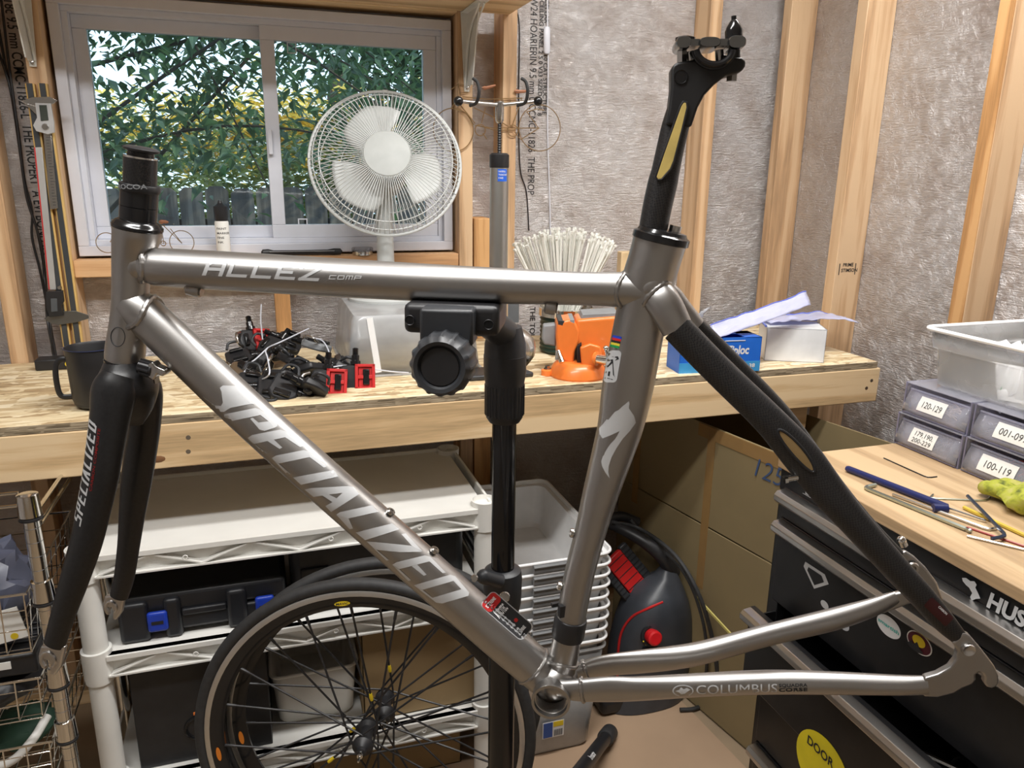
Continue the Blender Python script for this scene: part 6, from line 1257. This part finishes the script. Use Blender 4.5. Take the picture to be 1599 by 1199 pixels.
# ---- two road wheels leaning by the shelf
def wheel(name, label, hub, yaw, tilt, nsp, ph):
    t = thing(name, label, 'wheel', hub, 0, None, None, (tilt, 0, yaw)); B = lambda mb, nm, m, p=None, **k: mb.build(nm, m, p or t, local=True, **k)
    ax = (0, 1, 0); n = 96
    def prof(pts, m=M_['bk'], nm='x', p=None):
        b = MB(); rs = [[V((r*math.cos(2*PI*k/n), y, r*math.sin(2*PI*k/n))) for r, y in pts] for k in range(n)]; b.rings(rs, closed=True); return B(b, nm, m, p)
    prof([(.310+.012*math.cos(a)+.012, .0125*math.sin(a)) for a in [2*PI*i/14 for i in range(14)]], M_['bkr'], 'tire')
    rim = prof([(.312, .0095), (.3095, .0105), (.3015, .0108), (.3015, -.0108), (.3095, -.0105), (.312, -.0095)], brushed('brake_track', (.70, .70, .69), .4), 'brake_track')
    prof([(.3015, .0104), (.287, .0088), (.276, .003), (.276, -.003), (.287, -.0088), (.3015, -.0104)], M_['bkg'], 'rim')
    b = MB(); b.lathe([(.0, -.058), (.003, -.058), (.004, -.050), (.009, -.049), (.010, -.042), (.016, -.036), (.0205, -.030), (.0205, -.024), (.013, -.018), (.013, .018), (.0205, .024), (.0205, .030), (.016, .036), (.010, .042), (.009, .050), (.0, .050)], (0, 0, 0), ax, 30); hb_ = B(b, 'hub', M_['bk'])
    b = MB(); b.lathe([(0, -.074), (.0018, -.074), (.0025, -.060), (.0055, -.059), (.0055, -.049), (0, -.049)], (0, 0, 0), ax, 18); B(b, 'axle', M_['chrome'], hb_)
    for i in range(nsp):
        a = 2*PI*(i+ph)/nsp; s = 1 if i % 2 else -1; da = R(38)*(1 if (i//2) % 2 else -1); p = V((.021*math.cos(a+da*1.6), s*.027, .021*math.sin(a+da*1.6))); q = V((.277*math.cos(a), s*.0015, .277*math.sin(a)))
        b = MB(); b.tube([p, p.lerp(q, .06), p.lerp(q, .93), p.lerp(q, .935), q], [.0017, .0022, .0022, .0030, .0030], 6); sp_ = B(b, 'spoke', M_['bk'])
        if i in (5, 12): b = MB(); b.tube([p.lerp(q, .20), p.lerp(q, .23), p.lerp(q, .26)], [.003, .0042, .003], 10); B(b, 'spoke_tag', M_['yel'], sp_)
    for a0, m_, hw in ((R(97), M_['yel'], R(3.0)), (R(187), mat('orange_decal', (.75, .22, .02), .4), R(3))):
        if a0 > R(100) and m_ is M_['yel']: continue
        el_ = [(math.cos(2*PI*i/20), math.sin(2*PI*i/20)) for i in range(20)]; b = MB(); pts = [V(((.2885+.0048*v)*math.cos(a0+hw*u), -.0096-.0003*0, (.2885+.0048*v)*math.sin(a0+hw*u))) for u, v in el_]
        for p_ in pts: p_.y = -.0102
        b.add(pts, [tuple(range(20))]); d_ = B(b, 'rim_decal', m_, rim)
        if a0 == R(97):
            g = font_mesh('MAVIC', .03); mw = max(v.x for v in g[0]); vs = [V(((.2865+.0042*v.y)*math.cos(a0-hw*.8*(2*v.x/mw-1)), -.0107, (.2865+.0042*v.y)*math.sin(a0-hw*.8*(2*v.x/mw-1)))) for v in g[0]]; b = MB(); b.add(vs, g[1]); B(b, 'rim_lettering', M_['ink'], rim)
    return t
def hubpos(px, py, zz=.334): return aZ(px, py, zz)
w1 = hubpos(571, 1150); wheel('bicycle_wheel', 'front one of two black-spoked road wheels, with the yellow rim decal', w1, -YAW, R(-4), 20, .25)
w2 = hubpos(601, 1102); wheel('bicycle_wheel', 'rear one of two black-spoked road wheels, next to the white shelf', w2, -R(9), R(-2.5), 20, .1)
# ---- nested bins
nx0, nx1, ny0, ny1 = .468, .738, 1.47, 1.93; zr_ = aY(955, 862, ny0).z
open_bin('storage_bin', 'big clear bin with a blue and yellow label at the bottom of the bin stack', 'bin', nx0+.004, nx1-.004, ny0+.005, ny1-.005, .004, .30, M_['milk2'], tp=.022, th=.003)
q = aY(863, 1135, ny0+.018); t_ = bpy.data.objects['storage_bin']
for (a, c, m_) in (((-.028, 0, -.026), (.028, 0, .020), M_['wdec']), ((-.026, 0, -.024), (-.002, 0, .018), mat('navy_label', (.03, .08, .3), .5)), ((.0, 0, .004), (.026, 0, .018), M_['yel'])):
    k_ = .0006 if m_ is M_['wdec'] else .0012; b = MB(); b.bb(q+V(a)+V((0, -.004-k_, 0)), q+V(c)+V((0, -.004, 0))); lb2 = b.build('label', m_, t_)
b = MB()
for i in range(9): b.bb(q+V((.002+i*.0026, -.0058, -.022)), q+V((.0032+i*.0026, -.0054, -.004)))
b.build('barcode', M_['ink'], t_)
nl = 9; dzb = .0285; dgm = mat('bin_handle_grey', (.20, .205, .21), .5, var=.15)
for k in range(nl):
    zt_ = zr_-k*dzb; t = thing('nesting_bin', 'topmost milky bin of the nested stack, open and empty' if k == 0 else 'milky bin nested in the stack, number %s from the top' % ['', 'two', 'three', 'four', 'five', 'six', 'seven', 'eight', 'nine'][k], 'bin', ((nx0+nx1)/2, (ny0+ny1)/2, zt_-.13), 0, 'nested milky bins')
    jx = random.uniform(-.002, .002)
    hh2 = .13 if k == 0 else .05
    def rr3(z, ins, r=.028):
        o = []
        for cx_, cy_, a0 in ((nx1-ins-r, ny1-ins-r, 0), (nx0+ins+r, ny1-ins-r, 90), (nx0+ins+r, ny0+ins+r, 180), (nx1-ins-r, ny0+ins+r, 270)):
            for i in range(7): a = R(a0+15*i); o.append(V((cx_+r*math.cos(a)+jx, cy_+r*math.sin(a), z)))
        return o
    b = MB(); 
    if k == 0: b.rings([rr3(zt_-.13, .03), rr3(zt_-.12, .022), rr3(zt_-.012, .010), rr3(zt_-.010, .0), rr3(zt_, -.001)], caps=False); b.f.append(tuple(range(28)))
    else: b.rings([rr3(zt_-hh2, .016), rr3(zt_-.012, .010), rr3(zt_-.010, .0), rr3(zt_, -.001)], caps=False)
    w = b.build('body', M_['milk'], t); md = w.modifiers.new('t', 'SOLIDIFY'); md.thickness = .002
    b = MB(); b.tube(rr3(zt_, -.002), .0036, 8, closed=True); b.build('rim', M_['milk'], t)
    hx0, hx1 = aY(832, 880, ny0).x, aY(892, 880, ny0).x
    if k < 8: b = MB(); b.bb((hx0, ny0-.008, zt_-.022), (hx1, ny0-.002, zt_-.003)); b.tube([(hx0, ny0-.010, zt_-.006), (hx1, ny0-.010, zt_-.006)], .0028, 8); b.build('grip', dgm, t, bev=.001)
# ---- cardboard on the floor and the big carton
b = MB(); b.bb((-.6, .35, .0005), (1.0, 1.98, .0035)); 
b = MB(); b.prism([(.30, .2), (.88, .2), (1.05, 1.28), (.985, 1.97), (.30, 1.97)], Matrix.Identity(3), (0, 0, .0005), .003); o = b.build('cardboard_sheet', M_['cardf'], None); tag(o, 'flat brown cardboard sheet covering the floor', 'cardboard')
A2, B2 = V((.975, 1.93)), V((1.105, 1.25)); d2_ = (B2-A2); Lg = d2_.length; rzc = math.atan2(d2_.y, d2_.x)+PI/2
ztop = aX(1100, 668, 1.02).z
mid = (A2+B2)/2; nrm_ = V((math.cos(rzc), math.sin(rzc))); wd2 = .30; ctr = mid+nrm_*wd2/2
bc2 = thing('moving_box', 'large open cardboard box with packing tape standing beside the tool cabinet', 'box', (ctr.x, ctr.y, .004), rzc); th = .004; hx, hy, h = wd2/2, Lg/2, ztop-.004
mcb = mat('kraft_board', (.25, .19, .095), .75, var=.06, nscale=7, bs=.08)
b = MB(); b.bb((-hx, -hy, 0), (-hx+th, hy, h*.66)); b.build('side_panel', mcb, bc2, local=True, bev=.001)
b = MB(); b.prism([(-hy, h*.665), (hy, h*.665), (hy, h), (-hy, h)], Matrix(((0, 0, 1), (1, 0, 0), (0, 1, 0))), (-hx+.001, 0, 0), th); fp = b.build('side_flap', mcb, bc2, local=True, bev=.001)
for a, c in (((hx-th, -hy, 0), (hx, hy, h)), ((-hx, -hy, 0), (hx, -hy+th, h)), ((-hx, hy-th, 0), (hx, hy, h)), ((-hx, -hy, 0), (hx, hy, th))): b = MB(); b.bb(a, c); b.build('side_panel', mcb, bc2, local=True, bev=.001)
for y, z0_, z1_ in ((-.02, h*.44, h*.99), (.27, h*.6, h*.99)): b = MB(); b.bb((-hx-.0006, y-.013, z0_), (-hx+.0008, y+.013, z1_)); b.build('tape_strip', M_['tape'], bc2, local=True)
b = MB(); b.bb((-hx-.0006, -hy, h-.035), (-hx+.0014, 0.03, h-.002)); b.build('tape_strip', M_['tape'], bc2, local=True)
Mc2 = wm(bc2); g = font_mesh('125', -.01, .2); q = Mc2.inverted()@aX(1188, 735, 1.07)
decal(g, lambda u, v: Mc2@V((-hx-.0014, -.155-u*.045, q.z-.02+v*.045)), 'marker_writing', mat('blue_marker', (.05, .09, .2), .6), bc2)
# ---- vacuum pump with red knob
q = aZ(1005, 1125, .004); Yp = q.y+.08; sc_p = lambda px, py, dy=0: aY(px, py, Yp+dy)
pump = thing('wet_vacuum', 'dark grey vacuum machine with red knob and red trim on the floor', 'vacuum', (sc_p(1010, 1120).x, Yp, .004))
rows = [(1120, 950, 1056), (1108, 940, 1064), (1085, 948, 1068), (1050, 957, 1075), (1010, 962, 1079), (975, 972, 1077), (945, 985, 1071), (925, 1000, 1066), (905, 1030, 1062), (888, 1042, 1058), (880, 1046, 1055)]
b = MB(); rs = []
for py, xa_, xb_ in rows:
    a, c = sc_p(xa_, py), sc_p(xb_, py); r_ = (c.x-a.x)/2; z_ = max(a.z, .006); rs.append([V(((a.x+c.x)/2+r_*math.copysign(abs(math.cos(x))**.8, math.cos(x)), Yp+.02+min(r_*1.0, .08)*math.copysign(abs(math.sin(x))**.8, math.sin(x)), z_)) for x in [2*PI*k/40 for k in range(40)]])
b.rings(rs); b.build('housing', mat('slate_plastic', (.045, .05, .06), .38, var=.1), pump)
def front(px, py):
    p = sc_p(px, py); z = p.z
    for (p0, a0, b0), (p1, a1, b1) in zip(rows[:-1], rows[1:]):
        if p0 >= py >= p1:
            f = (p0-py)/(p0-p1); a = sc_p(a0+(a1-a0)*f, py); c = sc_p(b0+(b1-b0)*f, py); r_ = (c.x-a.x)/2; m_ = (a.x+c.x)/2; k_ = min(abs((p.x-m_)/r_), .98)
            return V((p.x, Yp+.02-min(r_, .08)*(1-k_**2.5)**.4, z))
    return p
b = MB(); b.tube(bez([front(*p)+V((0, -.002, 0)) for p in ((1022, 926), (1000, 938), (982, 958), (969, 985), (963, 1015), (960, 1050))], 5), .0035, 8); b.build('red_trim', M_['red'], pump)
kq = front(1001, 972)+V((0, -.002, -.004)); b = MB(); b.lathe([(.029, -.004), (.028, .003), (.0235, .004), (.0235, .001)], kq, (0, -1, .25), 30); b.build('dial_plate', M_['bk'], pump)
b = MB(); b.lathe([(.019, .0), (.0195, .010), (.0205, .014), (.0195, .024), (.015, .027), (0, .0265)], kq, (0, -1, .25), 30); b.build('red_knob', mat('knob_red', (.65, .015, .02), .3), pump)
for i in range(6): a = R(200+28*i); b = MB(); b.sph(kq+V((.026*math.cos(a), -.006, .026*math.sin(a))), .0022, 8, 6); b.build('indicator_dot', M_['yel'], pump)
b = MB(); b.bb(kq+V((-.020, -.004, -.052)), kq+V((.020, .01, -.034))); pl3 = b.build('rating_plate', M_['bk'], pump)
g = font_mesh('POWER', .04); mw = max(v.x for v in g[0]); decal(g, planar(kq+V((-.016, -.0045, -.044)), (1, 0, 0), (0, 0, 1), .007), 'plate_lettering', M_['wdec'], pl3)
b = MB(); b.tube(bez([sc_p(948, 818, .15), sc_p(975, 828, .1), sc_p(1010, 848, .05), sc_p(1038, 872, .02), sc_p(1050, 895, .02)], 6), [.012, .0125, .013, .0135, .014, .0145, .015, .0155, .016, .0165, .017, .0175, .018, .0185, .019, .0195, .020, .0205, .021, .0215, .022, .022, .022, .022, .022], 14); b.build('carry_handle', M_['bk'], pump)
b = MB(); a0, a1 = sc_p(940, 1104, -.04), sc_p(1062, 1100, -.03); b.box(((a0+a1)/2).xy.to_3d()+V((0, .06, .03)), (a1.x-a0.x, .13, .05)); b.build('foot', M_['bk'], pump, bev=.015, bs=3)
hose = thing('black_hose', 'black cable arching from the vacuum over to the cardboard box side', 'hose', sc_p(1110, 1100))
b = MB(); b.tube(bez([sc_p(955, 815, .12), sc_p(1000, 826, .10), sc_p(1055, 868, -.04), sc_p(1092, 930, -.12), sc_p(1113, 1000, -.13), sc_p(1120, 1060, -.13), aZ(1112, 1092, .012), aZ(1085, 1106, .01), aZ(1062, 1108, .012)], 8), .0055, 10); b.build('outer_loop', M_['bkr'], hose)
b = MB(); b.tube(bez([sc_p(985, 812, .13), sc_p(1010, 840, .10), sc_p(1065, 890, -.06), sc_p(1095, 960, -.11), sc_p(1104, 1030, -.12), aZ(1096, 1096, .02)], 8), .0042, 10); b.build('inner_loop', M_['bkr'], hose)
b = MB(); b.tube(bez([sc_p(945, 812, .15), sc_p(970, 806, .15), sc_p(995, 815, .15)], 6), .014, 12); b.build('bundle', M_['bk'], hose)
b = MB(); b.beam(aX(1098, 930, 1.03)+V((-.02, 0, 0)), aX(1170, 990, 1.045)+V((-.02, -.05, -.03)), .006, .004); tag(b.build('yellow_strip', mat('pale_yellow', (.55, .48, .15), .5), None), 'thin pale yellow strip leaning against the big cardboard box', 'strip')
# ---- red and black tray behind the pump
rk_ = thing('red_charger_rack', 'red slatted plastic piece with black ribs beside the bin stack', 'rack', sc_p(985, 920, .10))
c_a, c_b = sc_p(955, 868, .08), sc_p(1018, 945, .02); dd = (c_b-c_a).normalized(); nn2 = dd.cross(V((0, -1, .3)).normalized()).normalized(); pn = nn2.cross(dd).normalized()
M6 = Matrix((dd, nn2, pn)).transposed(); cc = (c_a+c_b)/2; LL = (c_b-c_a).length
b = MB(); b.box(cc, (LL, .055, .02), M6); b.build('red_panel', M_['red'], rk_, bev=.003)
for s_, w in ((-1, .024), (1, .020)):
    b = MB(); b.box(cc+nn2*s_*.040, (LL*1.05, w, .02), M6); rl = b.build('side_rail', M_['dg'], rk_, bev=.003)
    for i in range(14): b = MB(); b.box(cc+nn2*s_*.040+dd*(-LL*.48+i*LL*.074), (.003, w*.9, .024), M6); b.build('rib', M_['bk'], rk_)
for i in range(8): b = MB(); b.box(cc+dd*(-LL*.42+i*LL*.12), (.0022, .050, .0212), M6); b.build('rib', M_['bk'], rk_)
# ============================================================ chrome wire rack on the left
RX = aD(80, 1000, 1.34); rxp, ryp = RX.x, RX.y
rack = thing('wire_rack', 'chrome wire rack post and shelves at the left under the workbench', 'rack', (rxp, ryp, 0)); RR_ = .0125
b = MB(); b.tube([(rxp, ryp, 0), (rxp, ryp, ZB-.11)], RR_, 28); b.build('post', M_['chrome'], rack)
b = MB(); b.tube([(rxp+.02, ryp+.36, 0), (rxp+.02, ryp+.36, ZB-.11)], RR_, 24); b.build('post', M_['chrome'], rack)
def pz(py): return aY(70, py, ryp).z
z = .06
b = MB()
while z < ZB-.12: b.ring((rxp, ryp, z), ZU, RR_, .0005, 24, 4); z += .0254
b.build('groove_rings', M_['dg'], rack)
for py in (786, 920, 1055, 1142):
    zc_ = pz(py); b = MB(); b.lathe([(RR_, zc_+.020), (RR_*1.3, zc_+.019), (RR_*1.42, zc_-.018), (RR_*1.2, zc_-.020)], (rxp, ryp, 0), ZU, 28); sv = b.build('sleeve', M_['chrome'], rack); b = MB(); b.lathe([(RR_*1.3, zc_-.020), (RR_*1.45, zc_-.021), (RR_*1.45, zc_-.025), (RR_*1.1, zc_-.026)], (rxp, ryp, 0), ZU, 24); b.build('sleeve_band', M_['bk'], sv)
zc_ = pz(805)
for dz1, y_ in ((.012, 0), (-.014, 0)):
    b = MB(); b.tube([(rxp+.012, ryp+.006, zc_+dz1), (rxp+.02, ryp+.35, zc_+dz1)], .0038, 10); b.build('shelf_rod', M_['chrome'], rack)
b = MB(); b.tube([(rxp-.012, ryp, pz(765)), (-1.0, ryp, pz(765))], .0028, 8); b.build('shelf_rod', M_['chrome'], rack); b = MB(); b.tube([(rxp-.012, ryp, pz(785)), (-1.0, ryp, pz(785))], .0028, 8); b.build('shelf_rod', M_['chrome'], rack)
def basket(py_top, hgt, label, seed):
    z1 = pz(py_top); z0 = z1-hgt; x1, x0, y0, y1 = rxp-.022, rxp-.40, ryp-.012, ryp+.33
    t = thing('wire_basket', label, 'basket', ((x0+x1)/2, (y0+y1)/2, z0)); b = MB(); b.tube([(x0, y0, z1), (x1, y0, z1), (x1, y1, z1), (x0, y1, z1)], .0024, 8, closed=True); b.build('top_rim', M_['chrome'], t)
    for z_ in (z1-.3*hgt, z1-.62*hgt, z0): b = MB(); b.tube([(x0+.008, y0+.008, z_), (x1-.008, y0+.008, z_), (x1-.008, y1-.008, z_), (x0+.008, y1-.008, z_)], .0013, 6, closed=True); b.build('side_wire', M_['chrome'], t)
    for i in range(11):
        x = x1-.004-i*.036; b = MB(); b.tube([(x, y0, z1), (x-.006, y0+.010, z0), (x-.006, y1-.01, z0)], .0012, 5); b.build('front_wire', M_['chrome'], t)
    for i in range(9):
        y = y0+.02+i*.038; b = MB(); b.tube([(x1, y, z1), (x1-.01, y, z0), (x0+.01, y, z0)], .0012, 5); b.build('side_wire', M_['chrome'], t)
    return x0, x1, y0, y1, z0, z1
B1 = basket(918, .115, 'upper wire basket of the chrome rack holding dark bags', 1); B2_ = basket(1051, .085, 'middle wire basket of the chrome rack holding black straps', 2); B3 = basket(1153, .085, 'lowest wire basket of the chrome rack holding tubes', 3)
navyf = glassy('dark_film', (.10, .11, .16), .15, .15); bkf = mat('black_fabric', (.02, .02, .022), .6, bs=.3, bd=.003)
def lump(label, c, s, m, seed, cat='bag', name='parts_bag'):
    t = thing(name, label, cat, (c[0], c[1], c[2]-s[2])); c = V(c); b = MB(); rs = []
    for i in range(15):
        a = -PI/2+PI*i/14; rs.append([c+V((s[0]*math.cos(a)*math.cos(x), s[1]*math.cos(a)*math.sin(x), s[2]*math.sin(a)))*1.0+V((1, 1, .6))*(.35*min(s)*noise.noise(V((math.cos(x)*3+seed, math.sin(x)*3, i*.5)))) for x in [2*PI*k/28 for k in range(28)]])
    b.rings(rs); b.build('film', m, t, ang=20); return t
x0, x1, y0, y1, z0, z1 = B1
lump('navy plastic bag heaped in the upper wire basket', (x1-.10, y0+.12, z0+.08), (.08, .09, .075), navyf, 1); lump('black cloth bundle behind the navy bag in the upper basket', (x1-.24, y0+.16, z0+.07), (.09, .1, .065), bkf, 2)
t = thing('paper_card', 'white card with a yellow dot standing in the upper wire basket', 'card', (x1-.05, y0+.03, z0)); b = MB(); b.box((x1-.045, y0+.028, z0+.045), (.05, .002, .06), Matrix.Rotation(R(-10), 3, 'Y')); b.build('card', M_['paper'], t); b = MB(); b.lathe([(0, .0006), (.006, .0006), (.006, 0)], (x1-.036, y0+.0265, z0+.024), (0, -1, 0), 16); b.build('dot', M_['yel'], t)
x0, x1, y0, y1, z0, z1 = B2_
t = thing('ribbed_case', 'black ribbed plastic case with a barcode label on the middle basket', 'case', (x1-.09, y0+.12, z1)); b = MB(); b.bb((x1-.24, y0+.015, z1+.001), (x1-.006, y0+.25, z1+.042)); bd2 = b.build('shell', M_['bk'], t, bev=.005)
for i in range(4): b = MB(); b.bb((x1-.235, y0+.05+i*.02, z1+.043), (x1-.012, y0+.058+i*.02, z1+.047)); b.build('ridge', M_['bk'], t, bev=.001)
b = MB(); b.bb((x1-.085, y0+.0135, z1+.018), (x1-.045, y0+.015, z1+.032)); lb3 = b.build('label', M_['paper'], bd2)
lump('black straps and clips tangled in the middle wire basket', (x1-.09, y0+.09, z0+.045), (.075, .08, .035), M_['bk'], 4, 'straps', 'strap_bundle'); lump('clear film bag lying in the middle wire basket', (x1-.2, y0+.08, z0+.055), (.07, .07, .03), M_['flm'], 5)
x0, x1, y0, y1, z0, z1 = B3
t = thing('tube_coil', 'pale grey plastic tube curled in the lowest wire basket', 'tube'); b = MB(); b.tube(bez([(x1-.03, y0+.1, z0+.07), (x1-.05, y0+.06, z0+.05), (x1-.09, y0+.05, z0+.02), (x1-.16, y0+.06, z0+.012)], 6), .008, 12); b.build('tube', M_['wpl'], t)
t = thing('yellow_packet', 'yellow packet in the lowest wire basket', 'packet', (x1-.15, y0+.03, z0)); b = MB(); b.box((x1-.15, y0+.035, z0+.06), (.06, .004, .03)); b.build('sleeve', M_['yel'], t, bev=.001)
lump('dark green cloth in the lowest wire basket', (x1-.09, y0+.14, z0+.03), (.06, .06, .028), mat('dark_green_cloth', (.02, .06, .035), .7), 7, 'cloth', 'cloth'); lump('black bag at the bottom left of the lowest wire basket', (x1-.25, y0+.12, z0+.04), (.08, .08, .038), bkf, 8)
carton('cardboard_box', 'brown cardboard box in the shade between the chrome rack and the white shelf', rxp+.03, lx-.03 if lx-.03 > rxp+.06 else rxp+.16, 1.75, 2.03, .0, .30, M_['card'], open_=False)
